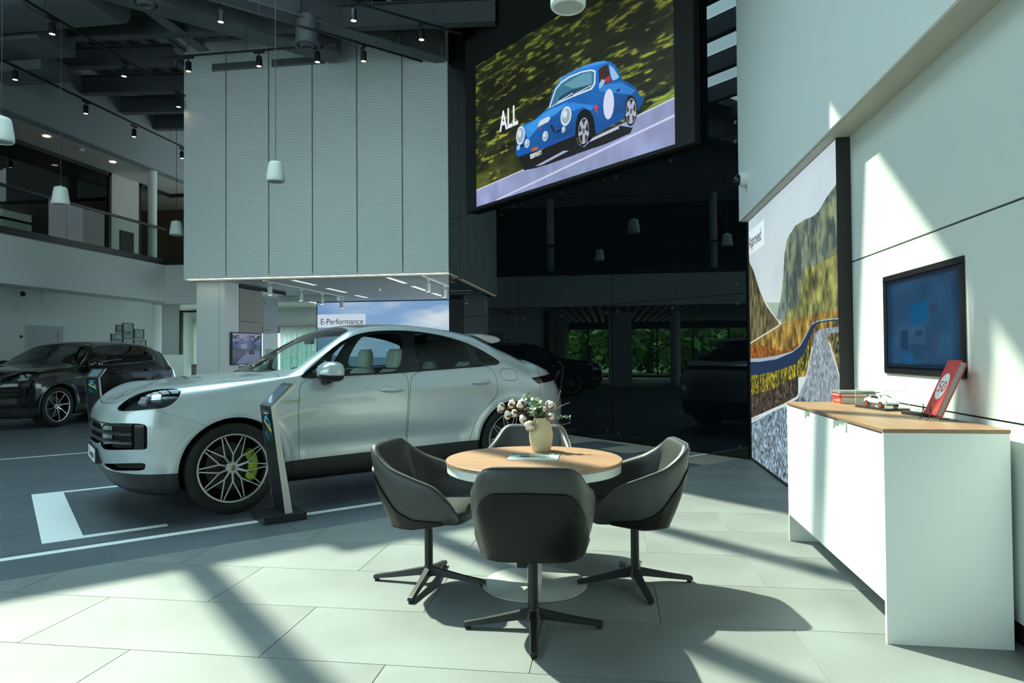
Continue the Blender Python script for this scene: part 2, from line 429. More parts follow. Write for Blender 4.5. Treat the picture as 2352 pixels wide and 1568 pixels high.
s = obj('soffit_slats', b, mat('slat paint', (.55, .58, .58), .5), wl, weld=False); s['kind'] = 'stuff'
box('soffit_void', (-26, 3.6, 3.3), (XL-.26, 12.6, 3.35), BLACKM, wl)
box('lower_wall', (XW-.15, 12.75, 0), (XW, 18.6, 2.9), LWH, wl)
box('lower_wall_end', (XW-.17, 12.55, 0), (XW+.06, 12.75, 2.78), BLACK, wl)
box('upper_wall', (XL-.3, 3.5, 6.6), (XL, 20.5, 8.9), mat('upper left wall shaded', (.27, .30, .30), .7), wl)  # light-painted wall; the shade up here is put into its grey
CT = mat('mezzanine ceiling', (.60, .57, .53), .7)
for k in range(15):
    for q in range(2): box('ceiling_tile', (XL-.3-1.9*(q+1)+.012, 3.55+1.35*k+.012, 6.6), (XL-.3-1.9*q, 3.55+1.35*(k+1), 6.66), CT, wl)
box('ceiling_void', (-17.2, 3.5, 6.66), (XL-.3, 24, 6.70), GREYC, wl); box('room_ceiling', (XL-.3, 20.72, 6.6), (-7.0, 22.8, 6.7), mat('warm room ceiling', (.30, .25, .20), .7), wl)
# left glazed front far away (seen in the dark glass)
b = MB()
for y in np.arange(-4.6, 13.5, 1.8): b.box((-26.05, y-.04, 0), (-25.95, y+.04, 3.3))
b.box((-26.05, -5, 2.55), (-25.9, 13.5, 3.3)); b.box((-26.05, -5, 0), (-25.9, 13.5, .12)); obj('shopfront_frame', b, BLACK, wl)
for y in np.arange(-4.6, 11.7, 1.8):
    m = MB(); m.box((-26.01, y+.04, .12), (-25.99, y+1.76, 2.55)); obj('shopfront_pane', m, FGL, wl, weld=False)
box('left_outer_wall', (-26.3, -5, 3.3), (-26, 24, 9), WHITE, wl)
box('left_outer_wall', (-26.3, 13.5, 0), (-26, 24, 3.3), WHITE, wl)
box('far_partition', (-26, 12.6, 0), (XW-.15, 12.75, 2.9), mat('taupe', (.30, .28, .25), .7), wl)
# mezzanine rooms: glass partition, wall pier, second glazed room
XG = -14.2
FR = BLACK
GGL = glass_mat('partition glass', (.22, .29, .26)); GGL2 = glass_mat('partition glass light', (.82, .84, .80))
m = MB(); m.box((XG-.01, 3.6, 4.02), (XG+.01, 17.62, 6.52)); tag(obj('partition_pane', m, GGL, wl, weld=False))
b = MB(); b.box((XG-.04, 3.5, 6.50), (XG+.04, 17.7, 6.60)); b.box((XG-.04, 17.60, 4.0), (XG+.04, 17.70, 6.6)); b.box((XG-.04, 3.5, 4.0), (XG+.04, 17.7, 4.06))
obj('partition_frame', b, FR, wl)
box('wall_pier', (XG-.1, 17.70, 4.0), (XG+.02, 18.88, 6.6), mat('pier paint', (.50, .48, .46), .7), wl)
m = MB(); m.box((XG-.01, 18.95, 4.02), (XG+.01, 20.4, 6.52)); m.box((XG, 20.40, 4.02), (-8.0, 20.42, 6.52)); obj('partition_pane', m, GGL2, wl, weld=False)
b = MB()
for lo, hi in (((XG-.04, 18.88, 6.50), (XG+.04, 20.45, 6.6)), ((XG-.04, 18.88, 4.0), (XG+.04, 18.96, 6.6)), ((XG-.04, 20.37, 6.50), (-8, 20.45, 6.6))): b.box(lo, hi)
obj('partition_frame', b, FR, wl)
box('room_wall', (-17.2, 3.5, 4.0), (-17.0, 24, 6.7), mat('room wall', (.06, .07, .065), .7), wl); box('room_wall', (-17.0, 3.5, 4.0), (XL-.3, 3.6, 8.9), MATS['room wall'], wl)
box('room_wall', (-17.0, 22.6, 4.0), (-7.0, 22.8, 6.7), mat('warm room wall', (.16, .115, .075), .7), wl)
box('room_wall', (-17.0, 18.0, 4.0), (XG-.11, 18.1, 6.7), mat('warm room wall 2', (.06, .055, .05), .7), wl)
box('notice_board', (XG+.02, 18.05, 4.05), (XG+.05, 18.62, 5.02), BLACK, wl)
# ---- balustrade
bal = thing('balustrade', 'black handrail and clear glass balustrade along the mezzanine edge', 'railing', (XL, 10.8, 4.1))
m = MB(); m.box((-.03, -7.2, .84), (.03, 7.2, .90)); obj('handrail', m, BLACK, bal)
BGL = glass_mat('balustrade glass', (.86, .93, .90), .8)
for k in range(8):
    m = MB(); m.box((-.006, -7.2+1.8*k+.004, 0), (.006, -7.2+1.8*(k+1)-.004, .85)); obj('glass_panel', m, BGL, bal, weld=False)
for y in (1.62, ):
    m = MB(); m.box((-.25, y-.03, .80), (0, y+.03, .84)); obj('bracket', m, BLACK, bal)
# ---- round columns at the mezzanine edge
def column(x, y, z0, z1, r, label):
    m = MB(); m.lathe([(0, z0), (r, z0), (r, z1), (0, z1)], 28)
    return tag(obj('round_column', m, WHITE, smooth=40, loc=(x, y, 0)), label, 'column', kind='structure')
column(XL-.22, 12.42, 4.1, 6.6, .125, 'white round column behind the balustrade at the left picture edge')
column(XL-.22, 17.75, 4.1, 6.6, .118, 'white round column behind the balustrade near the mesh box')
for y in (7.0, ): column(XL-.22, y, 4.1, 6.6, .125, 'white round mezzanine column mirrored in the dark glass, y %.0f' % y)
for y, x in ((7.9, -17.0), (3.2, -17.0)): column(x, y, 0, 3.0, .2, 'white round ground floor column mirrored in the dark glass, y %.0f' % y)
box('white_pier', (-17.6, 9.6, 0), (-16.4, 10.5, 2.9), WHITE, wl)
YM, XM0, XM1, ZM0, ZM1 = 13.68, -9.20, -3.27, 2.99, 7.98
# ---- ceiling: plates round a roof light, corrugated deck, purlins, girder
cl = struct('ceiling')
HOLE = [cg(-2.9, 6.49), cg(4.34, 6.49), cg(4.34, 11.25), cg(-2.9, 11.25)]
OUT = [(-6.0, -5.2), (2.4, -5.2), (2.4, 11.6), (-26, 11.6)]
b = MB(); ZC = 8.0
h0, h1, h2, h3 = HOLE                # (-6.6,2.5) (-1.5,7.7) (-4.9,11.0) (-10.0,5.9)
A, B_, C_, D_ = (-26, -5.2), (2.4, -5.2), (2.4, 11.7), (-26, 11.7)
for poly in ([A, B_, h0], [B_, h1, h0], [B_, C_, h1], [C_, h2, h1], [C_, D_, h2], [D_, h3, h2], [D_, A, h3], [A, h0, h3]): b.prism(poly, ZC, ZC+.25)
obj('ceiling_plate', b, GREYC, cl)
for c in (4.40, 3.14, 1.68, .16, -1.32, -2.9):
    m = MB(); m.prism([cg(c-.085, 6.4), cg(c+.085, 6.4), cg(c+.085, 11.35), cg(c-.085, 11.35)], ZC-.30, ZC+.1); obj('rooflight_beam', m, GREYC, cl)
cs = [-2.9, -1.32, .16, 1.68, 3.14, 4.34]
for i in range(5):
    m = MB(); m.prism([cg(cs[i]+.1, 6.5), cg(cs[i+1]-.1, 6.5), cg(cs[i+1]-.1, 11.25), cg(cs[i]+.1, 11.25)], ZC+.12, ZC+.14)
    obj('rooflight_pane', m, glass_mat('rooflight glass', (.93, .97, .95)), cl, weld=False)
zd = lambda x: 8.20+.04*(-x-7)           # the roof falls gently to the right
b = MB(); xs = np.arange(-13.2, 2.2, .115); prof = []
for i, x in enumerate(xs): prof.append((x, .0 if (i//2) % 2 == 0 else .075))
b.grid([[(x, 11.3, zd(x)+h), (x, 22, zd(x)+h)] for x, h in prof]); obj('roof_deck', b, mat('deck', (.075, .082, .09), .7), cl)
def on_roof(px, py, dz):
    y = 14.0
    for _ in range(40):
        p = ony(px, py, y); t = zd(p[0])+dz
        y *= (t-HC)/(p[2]-HC)
    return y
for py in (82, 150, 212, 259, 298):
    y = on_roof(403, py, -.72); m = MB()
    for (a0, a1, w) in ((-.72, -.70, .10), (-.70, -.30, .012), (-.30, -.28, .10)):
        xa, xb = XL, (-2.0 if y < 12.9 else XM0-.06)
        m.add([(xa, y-w, zd(xa)+a0), (xb, y-w, zd(xb)+a0), (xb, y+w, zd(xb)+a0), (xa, y+w, zd(xa)+a0), (xa, y-w, zd(xa)+a1), (xb, y-w, zd(xb)+a1), (xb, y+w, zd(xb)+a1), (xa, y+w, zd(xa)+a1)],
              [(0,3,2,1),(4,5,6,7),(0,1,5,4),(1,2,6,5),(2,3,7,6),(3,0,4,7)])
    obj('roof_beam', m, GREYC, cl)
p = onz(985, 132, 7.35); gg = (p[1]-p[0])*S2
m = MB()
for w, z0, z1 in ((.16, 7.35, 7.38), (.012, 7.38, 7.98), (.16, 7.98, 8.0)): m.prism([cg(-7, gg-w), cg(7.30, gg-w), cg(7.30, gg+w), cg(-7, gg+w)], z0, z1)
for c in np.arange(1.2, 7.3, 1.0): m.prism([cg(c-.008, gg-.14), cg(c+.008, gg-.14), cg(c+.008, gg+.14), cg(c-.008, gg+.14)], 7.38, 7.98)
obj('girder', m, DUCTG, cl)
m = MB(); p0 = onz(375, 20, 7.55); p1 = onz(468, 118, 7.55)        # dark beam running to the corner of the mesh box
m.box((p1[0]-.12, 9.5, 7.55), (p1[0]+.12, p1[1], 7.58)); m.box((p1[0]-.012, 9.5, 7.58), (p1[0]+.012, p1[1], 8.15)); obj('roof_beam', m, DUCTG, cl)
p1 = onz(1092, 48, 7.75); ga = (p1[1]-p1[0])*S2; ca = (p1[1]+p1[0])*S2
m = MB(); m.prism([cg(1, ga-.1), cg(ca, ga-.1), cg(ca, ga+.1), cg(1, ga+.1)], 7.75, 7.97); obj('roof_beam', m, DUCTG, cl)
# ---- mesh-clad box on the mezzanine, its column and the room under it
wm = struct('wall_mesh')
def mesh_mat():
    m = mat('expanded metal', (.62, .67, .655), .55, metal=.1); t = m.node_tree; bs = t.nodes['Principled BSDF']
    c = N(t, 'ShaderNodeTexCoord'); mp = N(t, 'ShaderNodeMapping'); mp.inputs['Scale'].default_value = (1, 1, 1)
    t.links.new(c.outputs['Object'], mp.inputs[0]); sp = N(t, 'ShaderNodeSeparateXYZ'); t.links.new(mp.outputs[0], sp.inputs[0])
    def M_(op, a, b_=None, v=None):
        n = N(t, 'ShaderNodeMath', operation=op); t.links.new(a, n.inputs[0])
        if b_ is not None: t.links.new(b_, n.inputs[1])
        if v is not None: n.inputs[1].default_value = v
        return n.outputs[0]
    x = M_('MULTIPLY', sp.outputs['X'], v=2*PI/.07); z = M_('MULTIPLY', sp.outputs['Z'], v=2*PI/.042)
    sx_ = M_('COSINE', x); ph = M_('MULTIPLY', sx_, v=1.1)
    z1 = M_('ADD', z, ph); wv = M_('SINE', z1)
    # alternate rows lean the other way
    dark = M_('LESS_THAN', wv, v=-.35)
    mx = N(t, 'ShaderNodeMix', data_type='RGBA'); mx.inputs['A'].default_value = (.84, .89, .875, 1); mx.inputs['B'].default_value = (.56, .63, .61, 1)
    t.links.new(dark, mx.inputs['Factor']); t.links.new(mx.outputs['Result'], bs.inputs['Base Color'])
    bp = N(t, 'ShaderNodeBump'); bp.inputs['Strength'].default_value = .25; bp.inputs['Distance'].default_value = .008
    t.links.new(wv, bp.inputs['Height']); t.links.new(bp.outputs[0], bs.inputs['Normal'])
    return m
MESHM = mesh_mat()
MESHE = mat('mesh seam', (.42, .49, .47), .6)
wpan = (XM1-XM0)/6
for i in range(6):
    m = MB(); m.box((XM0+wpan*i+.013, YM, ZM0), (XM0+wpan*(i+1)-.013, YM+.03, ZM1)); obj('mesh_panel', m, MESHM, wm)
box('mesh_backing', (XM0+.02, YM+.045, ZM0+.02), (XM1, YM+.1, 8.6), MESHE, wm)
b = MB(); b.box((XM0, YM+.001, ZM0), (XM0+.016, YM+4, ZM1)); obj('mesh_return', b, MESHM, wm)
box('mesh_cap', (XM0+.05, YM+.02, ZM1), (XM1+.1, YM+.12, 8.17), WHITE, wm)
LEDW = mat('warm led strip', (.9, .8, .6), .5, emit=(1, .83, .5), estr=5.0)
box('led_strip', (XM0+.08, YM+.004, ZM0-.012), (XM1-.02, YM+.028, ZM0-.001), LEDW, wm)
box('edge_profile', (XM0, YM-.005, ZM0-.03), (XM1, YM+.003, ZM0-.012), mat('pale metal', (.55, .60, .58), .4), wm)
for (xa, xb, mm) in ((onx(0,0,1)[0]*0-8.54, -7.14, STEELD), (-7.15+.0, -5.97, DARKREV)):
    pass
GRL = mat('grille slat', (.22, .25, .26), .5)
def grille(px0, py0, px1, py1, hh, label):
    a = ony(px0, py0, YM-.03); c = ony(px1, py1, YM-.03)
    g = thing('vent_grille', label, 'vent', (a[0], YM-.012, a[2]-hh)); L = c[0]-a[0]
    m = MB(); m.box((0, -.004, 0), (L, .010, hh)); obj('backing', m, BLACKM, g)
    m = MB()
    for (lo, hi) in (((0, -.03, 0), (L, -.004, .012)), ((0, -.03, hh-.012), (L, -.004, hh)), ((0, -.03, 0), (.012, -.004, hh)), ((L-.012, -.03, 0), (L, -.004, hh))): m.box(lo, hi)
    obj('frame', m, GRL, g)
    sl = MB(); sl.box((.012, -.026, 0), (L-.012, -.006, .009)); me = sl.mesh('slat', GRL)
    for k in range(6): link('slat', me, g, loc=(0, 0, .016+.0215*k), rot=None)
grille(487, 147, 601, 138, .155, 'long slatted vent high on the pale mesh box, farther from the dark glass')
grille(624, 137, 744, 128, .155, 'long slatted vent high on the pale mesh box, nearer the dark glass')
box('mezzanine_soffit', (XM0+.03, YM+.05, ZM0-.03), (-1.5, 20.3, ZM0-.005), mat('room ceiling', (.62, .63, .62), .6), wm)
col = struct('wall_column')
box('pier_face', (-9.05, 13.92, 0), (-8.52, 14.5, 2.96), WHITE, col); box('pier_edge', (-8.512, 13.92, 0), (-8.385, 14.5, 2.96), WHITE, col)
TAUPE = mat('taupe board', (.33, .315, .285), .7)
ye = float(onx(602, 740, -8.37)[1])
for z0, z1 in ((.0, 1.10), (1.11, 2.1), (2.11, 2.86)): box('taupe_panel', (-8.60, 14.51, z0), (-8.37, ye, z1), TAUPE, col)
box('top_strip', (-8.6, 14.51, 2.87), (-8.35, ye+1.2, 2.96), BLACK, col)
YB = 21.5
wb = struct('wall_far')
box('far_wall', (-14, YB, 2.3), (-1, YB+.15, 3.0), WHITE, wb)
box('dark_header', (-12, YB-.08, 2.05), (-4.5, YB, 2.3), TAUPE, wb)
XE0 = float(ony(728, 720, 20.0)[0])
box('screen_wall', (XE0+.05, 20.05, 0), (-.5, 20.3, 2.96), BLACKM, wb)
box('far_wall_low', (-14, YB+.02, 0), (-1, YB+.15, .12), WHITE, wb)
wx0 = -16.0
b = MB()
for x in (-13.6, -12.2, -10.6, -9.0, -7.4, -5.8): b.box((x-.03, YB+.03, .1), (x+.03, YB+.09, 2.3))
obj('window_frame', b, WHITE, wb)
for xa in (-13.6, -12.2, -10.6, -9.0, -7.4):
    m = MB(); m.box((xa+.03, YB+.055, .12), (xa+1.4, YB+.065, 2.3)); obj('window_pane', m, FGL, wb, weld=False)
box('room_side_wall', (-14.1, 18.6, 0), (-13.9, YB, 3.0), WHITE, wb)
box('office_ceiling', (-14.1, 18.25, 2.9), (XM0+.03, YB, 2.95), mat('room ceiling 2', (.7, .7, .68), .6), wb)
box('end_wall', (XL, 20.5, 6.62), (-8.0, 20.7, 9.0), WHITE, wl)
# ================================================================== RIGHT WALL OBJECTS
WOODC = (.31, .185, .11)
def wood_mat(name, col, axis):
    if name in MATS: return MATS[name]
    m = bpy.data.materials.new(name); m.use_nodes = True; t = m.node_tree; b = t.nodes['Principled BSDF']; b.inputs['Roughness'].default_value = .42
    c = N(t, 'ShaderNodeTexCoord'); mp = N(t, 'ShaderNodeMapping'); s = [60, 60, 60]; s[axis] = 1.6; mp.inputs['Scale'].default_value = s
    nz = N(t, 'ShaderNodeTexNoise'); nz.inputs['Scale'].default_value = 1.0; nz.inputs['Detail'].default_value = 6; nz.inputs['Distortion'].default_value = .6
    rp = N(t, 'ShaderNodeValToRGB'); rp.color_ramp.elements[0].position = .25; rp.color_ramp.elements[1].position = .75
    rp.color_ramp.elements[0].color = (*[x*.72 for x in col], 1); rp.color_ramp.elements[1].color = (*[x*1.18 for x in col], 1)
    t.links.new(c.outputs['Object'], mp.inputs[0]); t.links.new(mp.outputs[0], nz.inputs['Vector']); t.links.new(nz.outputs['Fac'], rp.inputs[0]); t.links.new(rp.outputs[0], b.inputs['Base Color'])
    MATS[name] = m; return m
LAM = mat("white laminate", (.74, .78, .76), .35)
INK = mat('dark lettering', (.02, .025, .03), .6)
WHT = mat('white lettering', (.85, .85, .85), .5)
# ---- lightbox picture of a mountain road
YP0, YP1, ZP1 = 8.72, 5.42, 2.925
def Z2(x, y): return (1680+x/2.177, 280+y/2.177)
def uvp(p): q = onx(p[0], p[1], 1.69); return ((YP0-q[1])/(YP0-YP1), q[2]/ZP1)
def PZ(l): return [uvp(Z2(*p)) for p in l]
pc = Pic(1140, 1020, (205, 220, 228))
g = np.clip((pc.Y-.45)/.55, 0, 1)[..., None]; pc.a = pc.a*g+np.array((226, 233, 230))/255.*(1-g)
cl_ = fbm(1020, 1140, 3, 4, 3); pc.blend(np.clip((cl_-.45)*1.6, 0, .5), (190, 207, 218))
n1 = fbm(1020, 1140, 22, 5, 5, 1.6); n2 = fbm(1020, 1140, 90, 3, 6, 1.2); n3 = fbm(1020, 1140, 7, 6, 9, 4.0)
n1 = np.clip((n1-.5)*1.7+.5, 0, 1); n2 = np.clip((n2-.5)*1.7+.5, 0, 1); n3 = np.clip((n3-.5)*1.6+.5, 0, 1)
pc.fill(PZ([(230, 1000), (170, 905), (240, 905), (260, 1000)]), (170, 190, 170))
cliff = PZ([(560, 250), (520, 310), (470, 380), (430, 450), (400, 475), (360, 490), (315, 520), (300, 545), (275, 585), (262, 660), (255, 780), (245, 870), (222, 985), (300, 1010), (700, 1000), (700, 200)])
pc.fill(cliff, (126, 142, 128), 1, .55+.9*n1*(.5+n3))
pc.blend(pc.mask(cliff)*np.clip((n3-.45)*3, 0, .75), (60, 72, 74)); pc.blend(pc.mask(cliff)*np.clip((n1-.5)*3, 0, .5), (150, 150, 92))
pc.blend(pc.mask(cliff)*np.clip(1-np.abs(pc.X-.30)*4, 0, .45), (150, 172, 178))
pc.fill(PZ([(240, 1000), (330, 915), (360, 740), (480, 690), (560, 640), (700, 600), (700, 1100), (300, 1100)]), (142, 138, 70), .75, .5+n1)
pc.fill(PZ([(60, 660), (82, 690), (105, 740), (140, 850), (170, 920), (235, 1010), (200, 1100), (60, 1130)]), (104, 96, 66), 1, .5+n1)
pc.fill(PZ([(60, 1120), (235, 1018), (330, 985), (430, 960), (560, 930), (700, 920), (700, 1250), (60, 1300)]), (150, 122, 58), 1, .5+n1)
pc.fill(PZ([(60, 1120), (160, 1120), (260, 1150), (330, 1110), (330, 1180), (60, 1200)]), (150, 84, 36), .8, .4+1.1*n2)
pc.line(uvp(Z2(85, 1112)), uvp(Z2(235, 1020)), .003, (225, 222, 205))
pc.fill(PZ([(60, 1240), (330, 1200), (380, 1090), (400, 1180), (320, 1300), (200, 1420), (60, 1480)]), (128, 118, 40), 1, .25+1.4*n2)
pc.fill(PZ([(60, 1380), (200, 1340), (330, 1270), (330, 1380), (60, 1500)]), (70, 60, 50), 1, .3+1.5*n2)
pc.fill(PZ([(520, 1000), (700, 980), (700, 1400), (540, 1300), (510, 1150), (480, 1080)]), (92, 84, 56), 1, .3+1.5*n2)
road = PZ([(408, 1060), (440, 1040), (490, 1030), (560, 1022), (700, 1010), (700, 1045), (560, 1050), (490, 1062), (475, 1085), (492, 1130), (530, 1250), (552, 1345), (560, 1600), (60, 1900), (60, 1510), (270, 1430), (325, 1382), (370, 1270), (402, 1130)])
pc.fill(road, (150, 160, 168), 1, .75+.5*n2)
low = PZ([(60, 1505), (270, 1425), (330, 1380), (560, 1420), (700, 1500), (700, 2100), (60, 2100)]); pc.fill(low, (128, 146, 158), 1, .45+1.1*n2)
for a, c in (((400, 1130), (372, 1270)), ((372, 1270), (325, 1380)), ((485, 1110), (528, 1250)), ((528, 1250), (550, 1350)), ((325, 1382), (85, 1510))): pc.line(uvp(Z2(*a)), uvp(Z2(*c)), .004, (222, 228, 228))
top = [(60, 1186), (140, 1184), (220, 1172), (300, 1150), (340, 1118), (368, 1070), (395, 1012), (430, 995), (480, 988), (560, 980), (700, 965)]
bot = [(700, 985), (560, 994), (480, 1000), (440, 1006), (412, 1024), (385, 1090), (355, 1165), (320, 1212), (230, 1245), (140, 1266), (60, 1272)]
pc.fill(PZ(top+bot), (34, 52, 84))
pc.fill(PZ(top+[(x, y+.22*(1266-1186)*(1 if x < 300 else .35)) for x, y in reversed(top)]), (170, 186, 200))
for x, a, c in ((137, 1262, 1400), (240, 1240, 1360), (320, 1205, 1320), (362, 1150, 1220), (388, 1080, 1140)): pc.line(uvp(Z2(x, a)), uvp(Z2(x, c)), .006, (30, 36, 48))
for x in np.arange(415, 700, 22): pc.line(uvp(Z2(x, 998)), uvp(Z2(x, 1032)), .003, (40, 44, 50))
lb = thing('picture_lightbox', 'tall lightbox picture of a mountain road and guardrail beside the dark glass', 'picture', (1.745, 7.07, 0))
m = MB(); m.box((-.045, -1.66, .005), (.06, 1.66, ZP1+.01)); obj('housing', m, DARKREV, lb)
m = MB(); m.quad((-.048, 1.65, .012), (-.048, -1.65, .012), (-.048, -1.65, ZP1), (-.048, 1.65, ZP1)); obj('picture_print', m, pic_mat('road picture', pc.image('road'), emit=.80, rough=.5, diffuse=.30), lb)
m = MB(); m.box((-.052, -1.665, 0), (-.046, 1.655, .03)); obj('bottom_rail', m, BLACK, lb)
m = MB(); m.box((-.052, -1.675, .005), (.06, -1.652, ZP1+.01)); obj('side_rail', m, DARKREV, lb)
q0 = onx(1718, 565, 1.695); q1 = onx(1754, 500, 1.695)
m = MB(); m.quad((-.0495, 1.645, q0[2]-.12), (-.0495, q1[1]-7.07, q0[2]-.12), (-.0495, q1[1]-7.07, q0[2]+.16), (-.0495, 1.645, q0[2]+.16)); obj('label_field', m, mat('label field', (.7, .72, .74), .5, emit=(.75, .79, .82), estr=.75), lb)
text('lettering', 'Approved', .21, INK, lb, frame((-.0505, 1.63, q0[2]-.045), (0, -1, 0), (0, 0, 1)), sx=.80)
# ---- television set into the boards
tv = thing('wall_monitor', 'black framed monitor with a dim blue picture set in the right wall', 'monitor', (1.79, 4.28, 1.18))
m = MB()
for lo, hi in (((-.012, -.515, 0), (.02, .515, .035)), ((-.012, -.515, .595), (.02, .515, .63)), ((-.012, -.515, .035), (.02, -.475, .595)), ((-.012, .475, .035), (.02, .515, .595))): m.box(lo, hi)
obj('bezel', m, mat('monitor bezel', (.006, .006, .007), .35), tv, bevel=.003)
tp = Pic(400, 240, (40, 76, 108)); nn = fbm(240, 400, 3, 3, 21); tp.a *= (.8+.45*nn)[..., None]
tp.blend(np.clip((np.abs(tp.X-.5)-.38)*5, 0, .8), (14, 30, 52)); tp.blend(np.clip((tp.Y-.93)*20, 0, 1), (16, 28, 44)); tp.blend(np.clip((.07-tp.Y)*20, 0, 1), (10, 20, 34))
tp.fill([(.36, .70), (.60, .70), (.60, .53), (.53, .47), (.36, .48)], (8, 88, 140), .75); tp.fill([(.22, .42), (.33, .42), (.32, .20), (.21, .22)], (26, 52, 84), .7)
tp.fill([(.62, .66), (.72, .66), (.72, .58), (.63, .56)], (46, 62, 88), .6); tp.fill([(.33, .45), (.58, .45), (.56, .25), (.32, .28)], (58, 90, 122), .5); tp.fill([(.22, .18), (.40, .16), (.39, .05), (.28, .05)], (16, 94, 150), .6)
tp.ell(.48, .38, .06, .03, (30, 50, 76), .6); tp.fill([(.60, .36), (.75, .36), (.73, .12), (.60, .14)], (44, 66, 96), .5)
m = MB(); m.quad((-.003, .475, .035), (-.003, -.475, .035), (-.003, -.475, .595), (-.003, .475, .595)); obj('display', m, pic_mat('monitor picture', tp.image('monitor'), emit=.75, rough=.12, diffuse=.05), tv)
for z in (.048, .582): m = MB(); m.box((-.004, -.478, z), (-.0035, .478, z+.004)); obj('inner_edge', m, STEELD, tv)
# ---- dome camera on the white wall edge
cam_t = thing('security_camera', 'small white dome security camera at the dark glass corner', 'camera', (1.57, 8.30, 3.35))
m = MB(); T = Matrix.Translation((0, 0, 0)) @ Matrix.Rotation(-PI/2, 4, 'Y'); m.lathe([(0, -.03), (.085, -.03), (.085, .03), (.07, .05), (0, .05)], 24, T=T); obj('mount', m, WHITE, cam_t, smooth=40)
m = MB(); m.sphere((-.06, 0, -.005), .062, 18, 12); obj('dome', m, mat('dark dome', (.015, .015, .018), .08), cam_t, smooth=180)
# ---- sideboard
sb = thing('sideboard', 'white sideboard with wood top standing along the right wall', 'cabinet', (1.49, 4.19, 0))
X0, X1, Y0, Y1 = 1.225-1.49, 1.752-1.49, 3.326-4.19, 5.05-4.19
for y in (Y0, Y1-.02):
    m = MB(); m.box((X0, y, 0), (X1, y+.02, .954)); obj('side_panel', m, LAM, sb, bevel=.001)
m = MB(); m.box((X0+.02, Y0+.02, .19), (X1, Y1-.02, .21)); m.box((X1-.02, Y0+.02, .21), (X1-.002, Y1-.02, .954)); m.box((X0+.02, Y0+.02, .93), (X1-.02, Y1-.02, .948)); m.box((X0+.020, Y0+.02, .88), (X0+.034, Y1-.02, .9299)); obj('carcass', m, LAM, sb)
m = MB(); m.box((X0+.20, Y0+.02, 0), (X0+.218, Y1-.02, .19)); obj('plinth', m, LAM, sb)
ys = [3.348-4.19, 3.928-4.19, 4.491-4.19, 5.028-4.19]
for k, (nt_) in enumerate(('hi', 'lo', 'lo')):
    a, c = ys[k]+.0015, ys[k+1]-.0015; zt, zn, wn = .945, .912, .10
    poly = [(a, .188), (c, .188), (c, zn), (c-wn, zn), (c-wn, zt), (a, zt)] if nt_ == 'hi' else [(a, .188), (c, .188), (c, zt), (a+wn, zt), (a+wn, zn), (a, zn)]
    m = MB(); T = Matrix(((0, 0, 1, X0), (1, 0, 0, 0), (0, 1, 0, 0), (0, 0, 0, 1))); m.prism(poly, 0, .018, T=T); d = obj('door', m, LAM, sb, weld=False)
    h = MB(); yy = c-wn if nt_ == 'hi' else a+wn; h.box((X0-.006, yy-.012, zn-.006), (X0+.02, yy+.012, zt)); obj('door_pull', h, mat('pull green', (.55, .62, .55), .4), d)
m = MB(); m.box((X0-.003, Y0-.003, .955), (X1+.003, Y1+.003, .972)); obj('top', m, wood_mat('oak top', WOODC, 1), sb, bevel=.0025)
ZT = .972
# ---- books on the sideboard
def book(name, lo, hi, cover, label, spine_x=True, lettering=None, group='books stacked on the sideboard', rz=0.0):
    c = [(lo[i]+hi[i])/2 for i in range(3)]; d = [(hi[i]-lo[i])/2 for i in range(3)]
    t = thing(name, label, 'book', (c[0], c[1], lo[2]), rz, group); h = d[2]*2
    m = MB(); m.box((-d[0], -d[1], 0), (d[0], d[1], .003)); m.box((-d[0], -d[1], h-.003), (d[0], d[1], h)); m.box((-d[0], -d[1], .003), (-d[0]+.004, d[1], h-.003)); obj('cover', m, cover, t)
    m = MB(); m.box((-d[0]+.004, -d[1]+.004, .003), (d[0]-.004, d[1]-.004, h-.003)); obj('pages', m, mat('book pages', (.62, .58, .52), .8, noise=(300, .2, (.05, .05, 1))), t)
    if lettering:
        for s, off, sz in lettering: text('spine_lettering', s, sz, WHT, t, frame((-d[0]-.0004, d[1]-off, h*.32), (0, -1, 0), (0, 0, 1)), .0003)
    return t
RED1 = mat('orange red cloth', (.70, .055, .02), .5); RED2 = mat('deep red cloth', (.42, .03, .03), .5); GRYB = mat('grey cover', (.22, .25, .24), .4)
book('book', (1.525, 4.86, ZT), (1.745, 5.03, ZT+.045), RED1, 'thick orange red book at the bottom of the stack on the sideboard', lettering=[('Panda TT', .075, .022), ('press', .03, .012)])
book('book', (1.522, 4.85, ZT+.0455), (1.745, 5.035, ZT+.070), RED2, 'deep red book in the middle of the stack on the sideboard', lettering=[('MONTEVIDEO CARRERA', .012, .013)], rz=-.02)
book('book', (1.52, 4.855, ZT+.0705), (1.74, 5.03, ZT+.085), GRYB, 'thin grey green book on top of the stack on the sideboard', rz=.02)
